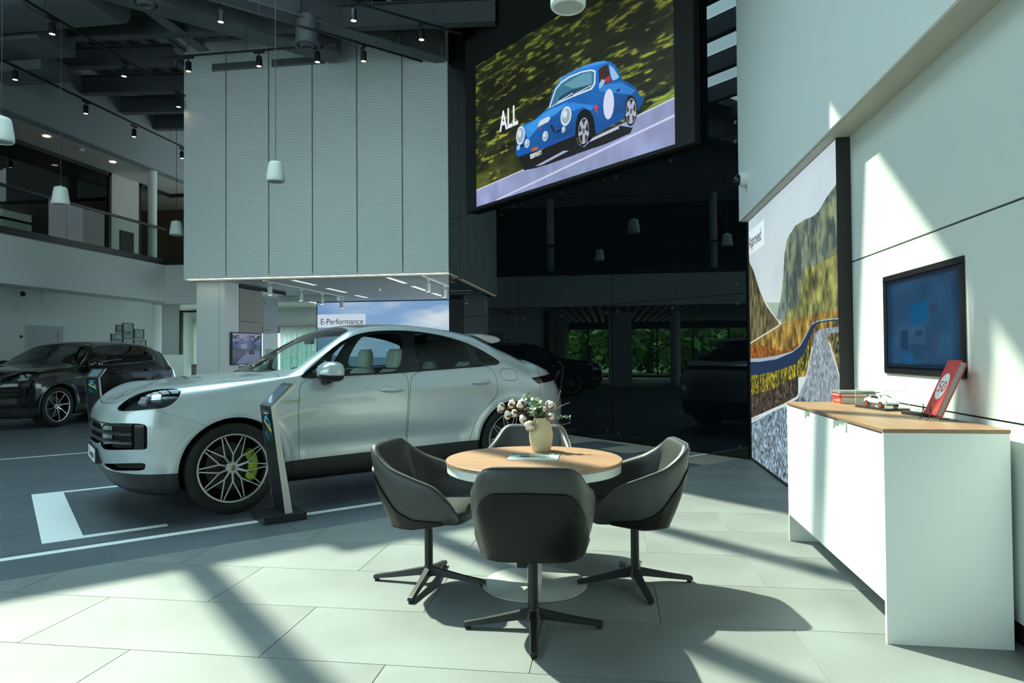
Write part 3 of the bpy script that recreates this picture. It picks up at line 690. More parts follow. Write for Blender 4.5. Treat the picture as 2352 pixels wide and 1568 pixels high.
# ---- display case with a model car
F_, L_, R_ = Vector((1.59, 4.28, ZT)), Vector((1.527, 4.60, ZT)), Vector((1.737, 4.31, ZT))
ctr = (L_+R_)/2; ax = (F_-L_); rzc = math.atan2(ax.y, ax.x); LN, WD = ax.length, (R_-F_).length
case = thing('display_case', 'clear acrylic case with black base beside the books', 'display case', ctr, rzc)
m = MB(); m.box((-LN/2, -WD/2, 0), (LN/2, WD/2, .014)); obj('base', m, mat('gloss black', (.01, .01, .011), .15), case, bevel=.002)
ACR = glass_mat('acrylic', (.97, .99, .98)); ACRE = mat('acrylic edge', (.75, .83, .80), .2, alpha=.55)
a_, b_, h_ = LN/2-.004, WD/2-.004, .115
for lo, hi in (((-a_, -b_, .014), (a_, -b_+.0025, h_)), ((-a_, b_-.0025, .014), (a_, b_, h_)), ((-a_, -b_+.003, .014), (-a_+.0025, b_-.003, h_)), ((a_-.0025, -b_+.003, .014), (a_, b_-.003, h_)), ((-a_, -b_, h_), (a_, b_, h_+.0025))):
    m = MB(); m.box(lo, hi); obj('acrylic_panel', m, ACR, case, weld=False)
m = MB()
for x in (-a_, a_):
    for y in (-b_, b_): m.box((x-.0012, y-.0012, .014), (x+.0012, y+.0012, h_+.002))
for y in (-b_, b_): m.box((-a_, y-.0012, h_+.001), (a_, y+.0012, h_+.0035))
for x in (-a_, a_): m.box((x-.0012, -b_, h_+.001), (x+.0012, b_, h_+.0035))
obj('acrylic_edges', m, ACRE, case, weld=False)
# model car: white coupe with rear wing and red wheels, nose along +x of the case
mc = thing('model_car', 'small white model sports car with rear wing and red wheels in the case', 'model car', (ctr.x, ctr.y, ZT+.0145), rzc)
def loft(secs, n=12):
    """secs: list of (x, [(y,z)...half section from bottom centre to top centre])"""
    P = []
    for x, h in secs:
        full = [(x, -y, z) for y, z in h]+[(x, y, z) for y, z in reversed(h)]
        P.append(full)
    return P
def half(w0, z0, w1, z1, w2, z2, zt): return [(0, z0), (w0, z0), (w1, z1*.6+z0*.4), (w1, z1), (w2, z2), (w2*.5, zt), (0, zt+.001)]
k = .115
secs = [(-k, half(.030, .018, .044, .034, .036, .046, .047)), (-k*.93, half(.038, .012, .052, .036, .042, .050, .052)), (-k*.6, half(.044, .010, .054, .040, .042, .057, .060)), (-k*.25, half(.044, .010, .049, .042, .036, .066, .072)),
        (0, half(.044, .010, .048, .042, .035, .069, .075)), (k*.22, half(.044, .010, .048, .041, .037, .062, .069)), (k*.45, half(.044, .010, .050, .040, .041, .048, .050)), (k*.7, half(.044, .010, .052, .038, .042, .044, .044)), (k*.93, half(.040, .012, .048, .030, .036, .036, .035)), (k, half(.030, .014, .040, .024, .030, .028, .028))]
m = MB(); m.grid(loft(secs)); m.add([p for p in loft(secs)[0]], [tuple(range(14))]); m.add([p for p in loft(secs)[-1]], [tuple(range(13, -1, -1))])
mo = obj('body', m, mat('model white', (.82, .83, .82), .25, coat=.6), mc, smooth=40); md = mo.modifiers.new('s', 'SUBSURF'); md.levels = 2; md.render_levels = 2
DKG = mat('model glass', (.02, .03, .035), .1)
m = MB()
m.add([(k*.42, -.033, .0525), (k*.42, .033, .0525), (k*.16, .028, .0715), (k*.16, -.028, .0715)], [(0, 1, 2, 3)])
for s in (-1, 1): m.add([(k*.36, s*.0425, .053), (k*.12, s*.0375, .0675), (-k*.28, s*.0375, .066), (-k*.45, s*.044, .053)], [(0, 1, 2, 3) if s > 0 else (3, 2, 1, 0)])
obj('windows', m, DKG, mc, weld=False)
m = MB(); m.add([(-k*1.02, -.05, .079), (-k*.82, -.05, .081), (-k*.82, .05, .081), (-k*1.02, .05, .079)], [(0, 1, 2, 3)]); m.box((-k*1.03, -.052, .0765), (-k*.82, .052, .079)); m.box((-k*.95, -.025, .05), (-k*.9, -.022, .077)); m.box((-k*.95, .022, .05), (-k*.9, .025, .077)); obj('rear_wing', m, BLACK, mc)
MR = mat('model red', (.55, .02, .025), .35)
for sx_ in (-.62, .62):
    for sy in (-1, 1):
        m = MB(); m.cyl((sx_*k, sy*.034, .0175), (sx_*k, sy*.0535, .0175), .0175, 18); wobj = obj('tyre', m, BLACKM, mc, smooth=40)
        m = MB(); m.cyl((sx_*k, sy*.0536, .0175), (sx_*k, sy*.0545, .0175), .0125, 16); obj('rim', m, MR, wobj)
for s in (-1, 1): m = MB(); m.sphere((k*.86, s*.034, .0355), .0085, 12, 8, sc=(1, 1, .8)); obj('headlamp', m, mat('model lamp', (.55, .6, .62), .1), mc, smooth=180)
for lo, hi in (((k*.55, -.022, .0445), (k*.68, -.008, .0458)), ((k*.55, .008, .0445), (k*.68, .022, .0458)), ((k*.97, -.03, .013), (k*1.02, .03, .021))): m = MB(); m.box(lo, hi); obj('vent', m, BLACK, mc)
# ---- remote control
rc = thing('remote_control', 'long black remote control beside the display case', 'remote', (1.655, 4.02, ZT), .28)
m = MB(); m.box((-.024, -.10, 0), (.024, .10, .018)); obj('body', m, mat('remote plastic', (.015, .015, .016), .4), rc, bevel=.006, smooth=40)
bt = MB()
for i in range(9):
    for j in range(3): bt.cyl((-.013+.013*j, -.075+.017*i, .018), (-.013+.013*j, -.075+.017*i, .020), .0042, 8)
bo = obj('buttons', bt, mat('remote buttons', (.12, .12, .12), .5), rc); bo['kind'] = 'stuff'
m = MB(); m.cyl((-.013, .08, .018), (-.013, .08, .0202), .004, 10); obj('power_button', m, MR, rc)
# ---- red book on a wire stand
bl = Vector(onx(2121, 944, 1.60)); br = Vector(onx(2149, 958, 1.60)); zb = (bl.z+br.z)/2; bl.z = br.z = max(ZT+.022, zb)
tl = Vector(onx(2166, 814, 1.71)); up = Vector((.118, 0, .262)); wv = (br-bl); W_ = wv.length
H_ = .30; up = up.normalized()*H_; nx = wv.normalized().cross(up.normalized())   # outwards: towards -x
rb = thing('red_book', 'red hardback book with a white 50 roundel leaning on a wire stand', 'book', (bl+br)/2)
TB = frame((0, 0, 0), wv, up)
if TB.to_3x3() @ Vector((0, 0, 1)) != None: pass
REDC = mat('bright red cloth', (.62, .075, .075), .45)
m = MB(); m.box((-W_/2, 0, -.004), (W_/2, H_, 0), T=TB); m.box((-W_/2, 0, -.034), (W_/2, H_, -.030), T=TB); m.box((-W_/2, 0, -.034), (-W_/2+.004, H_, 0), T=TB); obj('cover', m, REDC, rb)
m = MB(); m.box((-W_/2+.004, .005, -.030), (W_/2-.004, H_-.005, -.004), T=TB); obj('pages', m, mat('dark pages', (.35, .32, .31), .8), rb)
m = MB(); pts = [(math.cos(t)*W_*.36, .155+math.sin(t)*.072) for t in np.linspace(0, 2*PI, 40, endpoint=False)]; m.prism(pts, .0002, .0008, T=TB); obj('roundel', m, WHT, rb, weld=False)
text('numerals', '50', .085, REDC, rb, TB @ Matrix.Translation((0, .125, .001)), .0003, 'CENTER', .95)
for yy, s in ((.052, 'years of'), (.038, 'a classic'), (.026, 'racing')): text('small_lettering', s, .011, mat('gold print', (.75, .45, .12), .4), rb, TB @ Matrix.Translation((0, yy, .0005)), .0002, 'CENTER')
st = thing('book_stand', 'thin black wire easel holding the red book on the sideboard', 'stand', ((bl.x+br.x)/2, (bl.y+br.y)/2, ZT))
m = MB(); o_ = Vector(st.location)
for s in (-.3, .3):
    base = (bl+br)/2+wv*s; f0 = base-o_+Vector((-.035, -.01, 0)); f0.z = .003
    pts = [f0, f0+Vector((.012, 0, .018)), base-o_+nx*.012+Vector((0, 0, .035)), base-o_+nx*.014+Vector((0, 0, .045))]
    m.tube(pts, .0022, 8)
    pts = [base-o_+nx*.012+Vector((0, 0, .034)), base-o_-Vector((0, 0, .006))+nx*.006, base-o_-nx*.036-Vector((0, 0, .008)), base-o_-nx*.10+Vector((0, 0, -.014)), base-o_-nx*.125+Vector((0, 0, -.016))]
    for p in pts: p.z = max(p.z, .0035)
    m.tube(pts, .0022, 8)
a_ = (bl+br)/2-o_; m.tube([a_-wv*.3-Vector((0, 0, .006)), a_+wv*.3-Vector((0, 0, .006))], .002, 8)
obj('wire', m, BLACK, st, smooth=60)
# ================================================================== TABLE AND CHAIRS
TX, TY, TZ = -.446, 3.925, .725
tb = thing('round_table', 'round wood-topped meeting table with white rim and metal disc foot', 'table', (TX, TY, 0))
m = MB(); m.lathe([(0, .704), (.500, .704), (.505, .707), (.505, .722), (.502, .725), (0, .725)], 72); obj('table_top', m, wood_mat('table oak', (.37, .215, .13), 0), tb, smooth=35)
m = MB(); m.lathe([(0, .655), (.490, .655), (.498, .660), (.498, .7035), (0, .7035)], 72); obj('rim', m, LAM, tb, smooth=35)
ALU = mat('satin aluminium', (.62, .65, .62), .35, metal=.55)
m = MB(); m.cyl((0, 0, .014), (0, 0, .655), .042, 28); m.cyl((0, 0, .62), (0, 0, .655), .12, 28); obj('column', m, ALU, tb, smooth=40)
m = MB(); m.lathe([(0, 0), (.296, 0), (.30, .004), (.30, .010), (.294, .014), (0, .014)], 64); obj('foot_disc', m, ALU, tb, smooth=35)
m = MB(); m.box((-.10, -.03, .10), (-.042, .03, .20)); obj('cable_box', m, BLACK, tb, bevel=.004)
for (x0, y0, x1, y1) in ((-.17, -.02, -.155, .06), (.155, -.02, .17, .06)): m = MB(); m.add([(x0, y0, .7252), (x0+.004, y0, .7252), (x1+.004, y1, .7252), (x1, y1, .7252)], [(0, 1, 2, 3)]); obj('flap_joint', m, BLACK, tb)
LEA = mat('grey leather', (.046, .050, .049), .42, bump=(420, .12)); PLA = mat('dark plastic shell', (.007, .0065, .006), .33, spec=.3); SEAM = mat('seam thread', (.16, .165, .155), .6)
def spl(pts, n):
    """smooth curve through points"""
    P = np.array(pts, float); k = len(P); t = np.linspace(0, k-1, n); out = []
    for u in t:
        i = min(int(u), k-2); f = u-i; p0, p1, p2, p3 = P[max(i-1, 0)], P[i], P[i+1], P[min(i+2, k-1)]
        out.append(.5*((2*p1)+(-p0+p2)*f+(2*p0-5*p1+4*p2-p3)*f*f+(-p0+3*p1-3*p2+p3)*f**3))
    return np.array(out)
def make_chair():
    t = thing('swivel_armchair', 'x', 'chair', group='swivel armchairs round the table')
    # half rim from the back centre to the arm front: x, y, z
    rim = [(0, -.287, .800), (.10, -.286, .800), (.190, -.274, .795), (.238, -.235, .763), (.264, -.175, .716), (.286, -.11, .680), (.305, .02, .638), (.304, .14, .597), (.290, .218, .530), (.270, .272, .450)]
    h = spl(rim, 33); full = np.vstack([h[::-1]*np.array([-1, 1, 1]), h[1:]]); n = len(full)
    tan = np.gradient(full[:, :2], axis=0); tan /= np.linalg.norm(tan, axis=1)[:, None]; nor = np.stack([tan[:, 1], -tan[:, 0]], 1)   # outward
    u_ = np.abs(np.linspace(-1, 1, n)); P = []; zb = .372
    def low(R): return np.array([R[0]*.82, R[1]*(.57 if R[1] < 0 else .93), zb+.045*min(max(R[1]/.27, 0), 1)])
    for i in range(n):
        R = full[i]; B = low(R); th = .050-.018*u_[i]**3; row = []
        for s in np.linspace(0, 1, 9):
            p = B*(1-s)+R*s; bul = .022*math.sin(PI*s)*(1-.5*u_[i]); q = p+np.array([*(nor[i]*bul), 0]); row.append(q)
        c = R-np.array([*(nor[i]*th/2), 0])
        for a in np.linspace(.25, .75, 4)*PI+0:
            pass
        for a in (.3*PI, .5*PI, .7*PI): row.append(c+np.array([*(nor[i]*math.cos(a)*th/2), math.sin(a)*th*.42]))
        zi = min(.445, R[2]-.02)
        for s in np.linspace(1, 0, 7):
            p = B*(1-s)+R*s; p = p-np.array([*(nor[i]*(th-.02*math.sin(PI*s))), 0]); p[2] = zi+(R[2]-zi)*s; row.append(p)
        P.append([tuple(q) for q in row])
    m = MB(); m.grid(P); k = len(P[0])
    for idx, fl in ((0, True), (n-1, False)): f = tuple(range(k)); m.add(P[idx], [f if fl else f[::-1]])
    sh = obj('seat_shell', m, LEA, t, smooth=50)
    # piping along the rim and two upright seams inside
    sm = MB(); sm.tube([np.array(P[i][9])+np.array([0, 0, .0015]) for i in range(n)], .0028, 6)
    for i in (n//2-13, n//2+13): sm.tube([np.array(q)+np.array([*(-nor[i]*.0006), 0]) for q in P[i][12:]], .0016, 5)
    obj('piping', sm, SEAM, sh, smooth=60)
    # plastic outer shell, low at the arms and high at the back
    Q = []
    for i in range(5, n-5):
        R = full[i]; B = low(R); a = u_[i]
        top = float(np.interp(a, [0, .2, .28, .333, .444, .556, .667, .778, .86], [.77, .76, .71, .62, .47, .30, .19, .11, .06])); row = []
        for s in np.linspace(0, top, 9):
            p = B*(1-s)+R*s; bul = .022*math.sin(PI*s)*(1-.5*a)+.009; row.append(tuple(p+np.array([*(nor[i]*bul), 0])))
        p = B*(1-top)+R*top; row.append(tuple(p+np.array([*(nor[i]*(.022*math.sin(PI*top)*(1-.5*a)+.001)), .004])))
        lo = np.array(row[0]); row = [tuple(lo*np.array([.93, .95, 1])-np.array([0, 0, .010])), tuple(lo-np.array([0, 0, .004]))]+row
        Q.append(row)
    m = MB(); m.grid(Q); ring = [r[0] for r in Q]; m.add(ring+[(0, .05, zb-.014)], [(j+1, j, len(ring)) for j in range(len(ring)-1)]+[(0, len(ring)-1, len(ring))])
    obj('outer_shell', m, PLA, t, smooth=40)
    # seat cushion
    d = spl([(0, -.135), (.10, -.13), (.155, -.09), (.19, 0), (.205, .13), (.207, .22), (.17, .272), (0, .285)], 25); ring = np.vstack([d, (d*np.array([-1, 1]))[::-1][1:-1]])
    m = MB(); L = []
    for s, z in ((.80, .385), (.93, .388), (.985, .40), (1.0, .425), (.985, .450), (.93, .463), (.6, .468), (.25, .466)): L.append([(x*s, (y-.02)*s+.02, z) for x, y in ring])
    LT = [[L[j][i] for j in range(len(L))] for i in range(len(ring))]; m.grid(LT, cu=True, flip=False); m.add(L[-1], [tuple(range(len(ring)))[::-1]]); m.add(L[0], [tuple(range(len(ring)))])
    obj('seat_cushion', m, LEA, t, smooth=60)
    m = MB(); m.cyl((0, 0, .35), (0, 0, .362), .09, 20); m.cyl((0, 0, .075), (0, 0, .355), .024, 20); m.frustum((0, 0, .05), (0, 0, .10), .046, .027, 20); obj('pole', m, BLACK, t, smooth=40)
    m = MB(); m.frustum((.06, .0, .352), (.16, .05, .352), .007, .006, 8); obj('height_lever', m, BLACK, t)
    for q in range(4):
        a = q*PI/2+.06; c, s = math.cos(a), math.sin(a); T = Matrix.Rotation(a, 4, 'Z')
        m = MB(); v = []
        for x, w_, z0, z1 in ((.0, .022, .050, .098), (.06, .022, .048, .086), (.20, .017, .028, .056), (.325, .019, .014, .034), (.335, .017, .014, .030)):
            v.append([(x, -w_, z0), (x, w_, z0), (x, w_*.7, z1), (x, -w_*.7, z1)])
        for j in range(4):
            A_, C_2 = v[j], v[j+1]; m.add([tuple(T @ Vector(p)) for p in A_+C_2], [(0, 1, 5, 4), (1, 2, 6, 5), (2, 3, 7, 6), (3, 0, 4, 7)])
        m.add([tuple(T @ Vector(p)) for p in v[-1]], [(0, 1, 2, 3)])
        lg = obj('leg', m, BLACK, t, smooth=30)
        g = MB(); g.cyl((c*.318, s*.318, 0), (c*.318, s*.318, .015), .014, 10); obj('glide', g, BLACKM, lg)
    return t
ch = make_chair()
def put(c, x, y, rz, label): c.location = (x, y, 0); c.rotation_euler = (0, 0, rz); c['label'] = label
put(ch, float(onz(1225, 1442)[0]), float(onz(1225, 1442)[1]), .06, 'grey armchair standing nearest with its back to the viewer')
put(copy_tree(ch), -1.06, 3.881, -PI/2-.10, 'grey armchair at the table with its back towards the silver car')
put(copy_tree(ch), .125, 4.009, PI/2+.16, 'grey armchair at the table on the side of the sideboard')
put(copy_tree(ch), -.56, 4.60, PI-.03, 'grey armchair beyond the table, mostly hidden behind the vase')
# ================================================================== VASE, COTTON, MAGAZINE
vp = onz(1243, 1037, TZ); VX, VY = float(vp[0]), float(vp[1])-.06
VY = float(onz(1243, 1034.5, TZ)[1]); VX = float(onz(1243, 1034.5, TZ)[0])
va = thing('vase', 'cream ceramic vase on the round table', 'vase', (VX, VY, TZ))
m = MB(); pr = spl([(.0, .0), (.048, .0), (.058, .006), (.067, .04), (.0735, .09), (.070, .130), (.055, .175), (.045, .197), (.044, .203), (.040, .202), (.042, .19), (.05, .17)], 48)
pr[0] = (0, 0); m.lathe([tuple(p) for p in pr], 40); obj('vessel', m, mat('cream glaze', (.70, .60, .36), .5, bump=(8, .12, (1, 1, .15))), va, smooth=60)
def at(px, py, dy=0.0):
    return Vector(ony(px, py, VY+dy))
COT = mat('cotton', (.86, .80, .70), .95, sheen=.4, bump=(90, .5)); HUSK = mat('husk brown', (.17, .075, .035), .7); STEM = mat('stem brown', (.10, .055, .03), .8)
EUC = mat('eucalyptus', (.13, .22, .10), .55); EUC2 = mat('eucalyptus pale', (.36, .46, .32), .5); TWG = mat('twig', (.30, .17, .12), .8)
root_in = Vector((VX, VY, TZ+.13))
def stem_path(p, sag=.02):
    a = root_in; rimp = Vector((VX+(p.x-VX)*.18, VY+(p.y-VY)*.18, TZ+.205)); mid = (rimp+p)/2+Vector((0, 0, sag)); return [Vector(q) for q in spl([a, rimp, mid, p], 10)]
def cotton(px, py, dy, r, label, ang):
    p = at(px, py, dy); t = thing('cotton_stem', label, 'flower', root_in, group='cotton stems in the vase'); o = root_in
    m = MB(); m.tube([q-o for q in stem_path(p)], [.0022]*10, 6); obj('stem', m, STEM, t, smooth=60)
    d = (p-Vector((VX, VY, TZ+.2))).normalized(); R = d.to_track_quat('Z', 'Y').to_matrix().to_4x4() @ Matrix.Rotation(ang, 4, 'Z')
    m = MB()
    for k in range(4):
        a = k*PI/2; c = p-o+(R @ Vector((math.cos(a)*r*.5, math.sin(a)*r*.5, r*.25))); m.sphere(c, r*.66, 14, 10, sc=(1, 1, 1.12), T=R)
    m.sphere(p-o+(R @ Vector((0, 0, r*.55))), r*.55, 12, 8)
    obj('boll', m, COT, t, smooth=180, weld=False)
    m = MB()
    for k in range(4):
        a = k*PI/2+PI/4; pts = []
        for s in np.linspace(0, 1, 6):
            rr = r*(.12+1.05*math.sin(s*PI*.55)); z = -r*.75+r*1.35*s; wd = r*.34*math.sin(PI*(.12+.86*s))+.0006
            ca, sa = math.cos(a), math.sin(a); c = Vector((ca*rr, sa*rr, z)); tvec = Vector((-sa, ca, 0))
            pts.append([tuple(p-o+(R @ (c-tvec*wd))), tuple(p-o+(R @ (c+Vector((ca, sa, 0))*.002))), tuple(p-o+(R @ (c+tvec*wd)))])
        m.grid(pts)
    h = obj('husk', m, HUSK, t, smooth=60); sd_ = h.modifiers.new('s', 'SOLIDIFY'); sd_.thickness = .0012
    return t
bl_ = [(1153, 937, -.02, .023, 'cotton boll reaching farthest out towards the silver car'), (1178, 928, .03, .022, 'cotton boll with a broad brown husk, high over the spread side of the bouquet'),
       (1199, 930, 0, .024, 'plump cotton boll high in the bouquet with its husk hidden'), (1168, 953, -.05, .021, 'cotton boll with curled husk, low on the outer side'), (1183, 950, -.02, .020, 'cotton boll half wrapped in husk in the midst of the bouquet'),
       (1203, 962, -.05, .021, 'cotton boll just above the vase rim seen from below'), (1217, 976, -.085, .024, 'cotton boll drooping lowest over the vase shoulder'), (1232, 942, .03, .021, 'cotton boll nestled among green leaves over the vase mouth'),
       (1247, 944, .02, .022, 'cotton boll beside the leaves right above the vase mouth'), (1263, 932, .0, .024, 'large upright cotton boll near the bare twigs'), (1265, 956, -.02, .018, 'small cotton boll low at the vase rim near the twigs')]
for i, (px, py, dy, r, lab) in enumerate(bl_): cotton(px, py, dy, r*1.22, lab, i*.7)
def leaf(m, c, d, up, L, W, mi=0):
    d = d.normalized(); s = d.cross(up).normalized(); n_ = s.cross(d)
    rows = []
    for u in np.linspace(0, 1, 5):
        w_ = W*math.sin(PI*(.06+.9*u))**.8; q = c+d*L*u+n_*(.12*L*u*u)
        rows.append([tuple(q-s*w_), tuple(q+n_*.1*W), tuple(q+s*w_)])
    m.grid(rows, mi)
def sprig(pts, label, nleaf, L, W, seed, mats):
    r = random.Random(seed); P = [at(*p) for p in pts]; t = thing('eucalyptus_sprig', label, 'foliage', root_in, group='eucalyptus sprigs in the vase'); o = root_in
    path = [Vector(q) for q in spl([root_in, Vector((VX, VY, TZ+.2)), *P], 24)]
    m = MB(); m.tube([q-o for q in path], .0014, 6); obj('stem', m, EUC, t, smooth=60)
    for i in range(nleaf):
        j = 8+int((len(path)-9)*i/max(1, nleaf-1)); c = path[min(j, 23)]-o; dd = (path[min(j+1, 23)]-path[j-1]).normalized()
        for s in (-1, 1):
            v = (dd*.5+dd.orthogonal()*s*math.cos(i*1.9)+dd.cross(dd.orthogonal())*s*math.sin(i*1.9)).normalized()
            lm = MB(); leaf(lm, c, v, Vector((r.uniform(-.4, .4), r.uniform(-1, -.3), r.uniform(.2, 1))).normalized(), L*r.uniform(.8, 1.2), W*r.uniform(.8, 1.15)); obj('leaf', lm, mats[(i+(s > 0)) % len(mats)], t, smooth=60)
sprig([(1222, 925, .02), (1210, 908, .04)], 'tallest eucalyptus sprig rising from the middle of the bouquet', 9, .028, .013, 1, [EUC, EUC2])
sprig([(1236, 935, 0), (1234, 921, -.01)], 'eucalyptus sprig with broad dark leaves in the centre', 8, .034, .017, 2, [EUC])
sprig([(1225, 950, -.04), (1222, 938, -.06)], 'dense pale eucalyptus sprig low over the vase mouth', 11, .026, .013, 3, [EUC2, EUC])
sprig([(1214, 945, -.02), (1196, 920, .0)], 'thin eucalyptus sprig behind the cotton', 9, .022, .009, 4, [EUC2])
sprig([(1272, 959, -.02), (1292, 956, -.03), (1308, 958, -.03)], 'eucalyptus sprig reaching out sideways over the table', 13, .016, .0065, 5, [EUC2, EUC])
def twig(pts, label, seed):
    P = [at(*p) for p in pts]; t = thing('bare_twig', label, 'twig', root_in, group='bare twigs in the vase'); o = root_in; r = random.Random(seed)
    path = [Vector(q) for q in spl([root_in, Vector((VX+.02, VY, TZ+.2)), *P], 16)]
    m = MB(); m.tube([q-o for q in path], [.0026-.0011*i/15 for i in range(16)], 6); obj('stem', m, TWG, t, smooth=60)
    for j in (8, 11, 13, 15):
        b_ = MB(); q = path[j]-o; d = Vector((r.uniform(-1, 1), r.uniform(-1, 1), r.uniform(.2, 1))).normalized(); b_.frustum(q, q+d*.012, .0026, .0007, 7); obj('bud', b_, TWG, t, smooth=60)
twig([(1262, 952, -.01), (1274, 930, -.02), (1281, 915, -.02), (1288, 898, -.02)], 'bare twig pointing steeply upwards', 1)
twig([(1266, 948, -.01), (1283, 936, -.03), (1296, 929, -.03), (1306, 926, -.04)], 'bare twig with a tuft of buds slanting upwards', 2)
twig([(1262, 966, -.03), (1276, 971, -.05), (1290, 975, -.06), (1309, 971, -.06)], 'bare reddish twig bending down past the vase rim', 3)
mg = Pic(260, 190, (214, 224, 220)); mg.blend(np.clip((mg.Y-.55)*2, 0, 1), (130, 160, 160)); mg.fill([(.0, .60), (.3, .66), (.55, .58), (.8, .70), (1, .62), (1, 1), (0, 1)], (120, 150, 146)); mg.blend(np.clip((mg.X-.75)*3, 0, .6)*(mg.Y > .5), (200, 212, 205))
mg.fill([(.18, .48), (.25, .60), (.38, .64), (.55, .56), (.80, .50), (.84, .40), (.70, .33), (.45, .40), (.2, .42)], (24, 34, 44)); mg.fill([(.5, .5), (.8, .46), (.80, .36), (.55, .38)], (150, 158, 160)); mg.ell(.32, .43, .03, .05, (10, 12, 14)); mg.ell(.70, .37, .03, .05, (10, 12, 14)); mg.fill([(.28, .62), (.40, .62), (.45, .58), (.28, .56)], (150, 170, 170))
mz = [onz(1164, 1057, TZ), onz(1281, 1058, TZ), onz(1286, 1044, TZ), onz(1176, 1042, TZ)]
mc_ = sum(mz)/4; mgz = thing('magazine', 'magazine with a dark car on its cover lying on the table', 'magazine', mc_)
cs_ = [(p-mc_)[:2] for p in mz]
m = MB(); m.prism(cs_, .0004, .0055); obj('pages', m, mat('magazine paper', (.70, .72, .70), .4), mgz, weld=False)
m = MB(); m.quad(*[(c[0], c[1], .0058) for c in cs_]); obj('cover', m, pic_mat('magazine cover', mg.image('magazine'), rough=.25), mgz)
# ================================================================== LED WALL ON THE DARK GLASS
T0, T1, ZS0, ZS1 = .965, 5.765, 4.115, 6.815
TS = frame(G0+NG*.13, -DG, (0, 0, 1))           # local x = -t (to the viewer's right), y up, z out of the glass
P0g = G0+NG*.13
def uvs(p):
    q = onp(p[0], p[1], P0g, (S2, S2, 0)); t = (Vector(q)-P0g).dot(DG); return ((T1-t)/(T1-T0), (q[2]-ZS0)/(ZS1-ZS0))
def PS(l): return [uvs((1020+x/3.136, y/3.136)) for x, y in l]
lc = Pic(960, 540, (40, 44, 22))
n1 = fbm(540, 960, 14, 4, 31, .6); n2 = fbm(540, 960, 44, 3, 32, .45); n3 = fbm(540, 960, 5, 3, 33, 1.0)
lc.a = np.array((30, 34, 18))/255.*(.35+1.2*n1)[..., None]
lc.blend(np.clip((n2-.50)*5, 0, 1)*np.clip((n1-.30)*2.5, 0, 1)*(.35+.65*n3), (120, 140, 44)); lc.blend(np.clip((n2-.62)*6, 0, 1)*np.clip(1.2-lc.Y, 0, 1), (176, 180, 70))
lc.blend(np.clip(1-lc.Y*2.3, 0, 1)*(1-lc.X)*np.clip(n1*1.6-.3, 0, 1), (140, 150, 52)); lc.blend(np.clip(lc.Y*1.3-.6, 0, .8)*np.clip(1-n2*1.2, 0, 1), (26, 30, 20))
lc.fill(PS([(180, 1400), (520, 1255), (1370, 850), (1700, 600), (1700, 720), (1370, 850), (600, 1260), (180, 1420)]), (124, 150, 52), .9, .6+.7*n2)
rd = PS([(180, 1395), (560, 1235), (1370, 848), (1720, 672), (1720, 1100), (180, 1560)]); lc.fill(rd, (150, 160, 202), 1, .82+.3*fbm(540, 960, 5, 3, 8, 3))
lc.line(uvs((1020+180/3.136, 1393/3.136)), uvs((1020+575/3.136, 1222/3.136)), .004, (215, 215, 235)); lc.line(uvs((1020+1360/3.136, 850/3.136)), uvs((1020+1710/3.136, 680/3.136)), .004, (205, 208, 228))
lc.line(uvs((1020+380/3.136, 1440/3.136)), uvs((1020+1700/3.136, 812/3.136)), .006, (205, 208, 235))
lc.fill(PS([(575, 1225), (545, 1130), (700, 1080), (945, 975), (960, 1035), (1010, 1060), (1050, 1020), (1270, 905), (1360, 920), (1400, 830), (1340, 960), (1180, 1030), (980, 1100), (760, 1180), (650, 1212)]), (24, 24, 28))
lc.fill(PS([(655, 1196), (860, 1085), (900, 1085), (700, 1190)]), (165, 170, 200)); lc.fill(PS([(1050, 1005), (1255, 908), (1262, 925), (1050, 1022)]), (190, 195, 215))
BL = (34, 118, 214)
body = PS([(515, 1108), (520, 1040), (530, 950), (550, 908), (600, 885), (660, 855), (720, 800), (750, 780), (770, 700), (800, 620), (840, 570), (920, 520), (1000, 480), (1090, 450), (1150, 435), (1205, 447), (1240, 480), (1265, 530), (1290, 578), (1340, 600), (1390, 640), (1410, 690), (1442, 697), (1440, 720), (1425, 760), (1395, 795), (1380, 770), (1350, 690), (1330, 690), (1312, 740), (1305, 850), (1095, 965), (1080, 900), (1050, 800), (1010, 785), (980, 800), (955, 860), (945, 970), (700, 1070), (530, 1128)])
fl = fbm(540, 960, 5, 3, 77, 1.0); sh = np.clip(.62+.85*(lc.Y-.2)+.35*(fl-.5), .5, 1.2); lc.fill(body, BL, 1, sh)
lc.fill(PS([(950, 880), (962, 830), (985, 797), (1012, 783), (1052, 798), (1078, 850), (1092, 968), (1045, 1020), (945, 985)]), (10, 14, 26)); lc.fill(PS([(1302, 850), (1310, 740), (1330, 688), (1352, 690), (1384, 775), (1385, 850), (1340, 900)]), (10, 14, 26)); lc.fill(PS([(556, 905), (610, 885), (665, 858), (720, 806), (760, 786), (900, 742), (960, 730), (870, 770), (800, 830), (700, 880), (640, 950), (590, 930)]), (60, 150, 235), .55); lc.fill(PS([(830, 560), (920, 512), (1000, 474), (1090, 446), (1150, 440), (1180, 450), (1090, 470), (980, 500), (880, 555), (830, 600)]), (90, 170, 240), .6)
lc.fill(PS([(560, 930), (660, 860), (760, 790), (900, 730), (830, 800), (740, 860), (640, 960), (610, 1000)]), (70, 160, 238), .7); lc.fill(PS([(860, 770), (940, 740), (1080, 760), (1060, 800), (1000, 770), (930, 800)]), (60, 150, 235), .7)
lc.fill(PS([(1110, 620), (1270, 590), (1380, 650), (1350, 680), (1120, 660)]), (66, 150, 235), .6); lc.fill(PS([(1090, 900), (1300, 800), (1300, 850), (1095, 962)]), (22, 80, 170), .7)
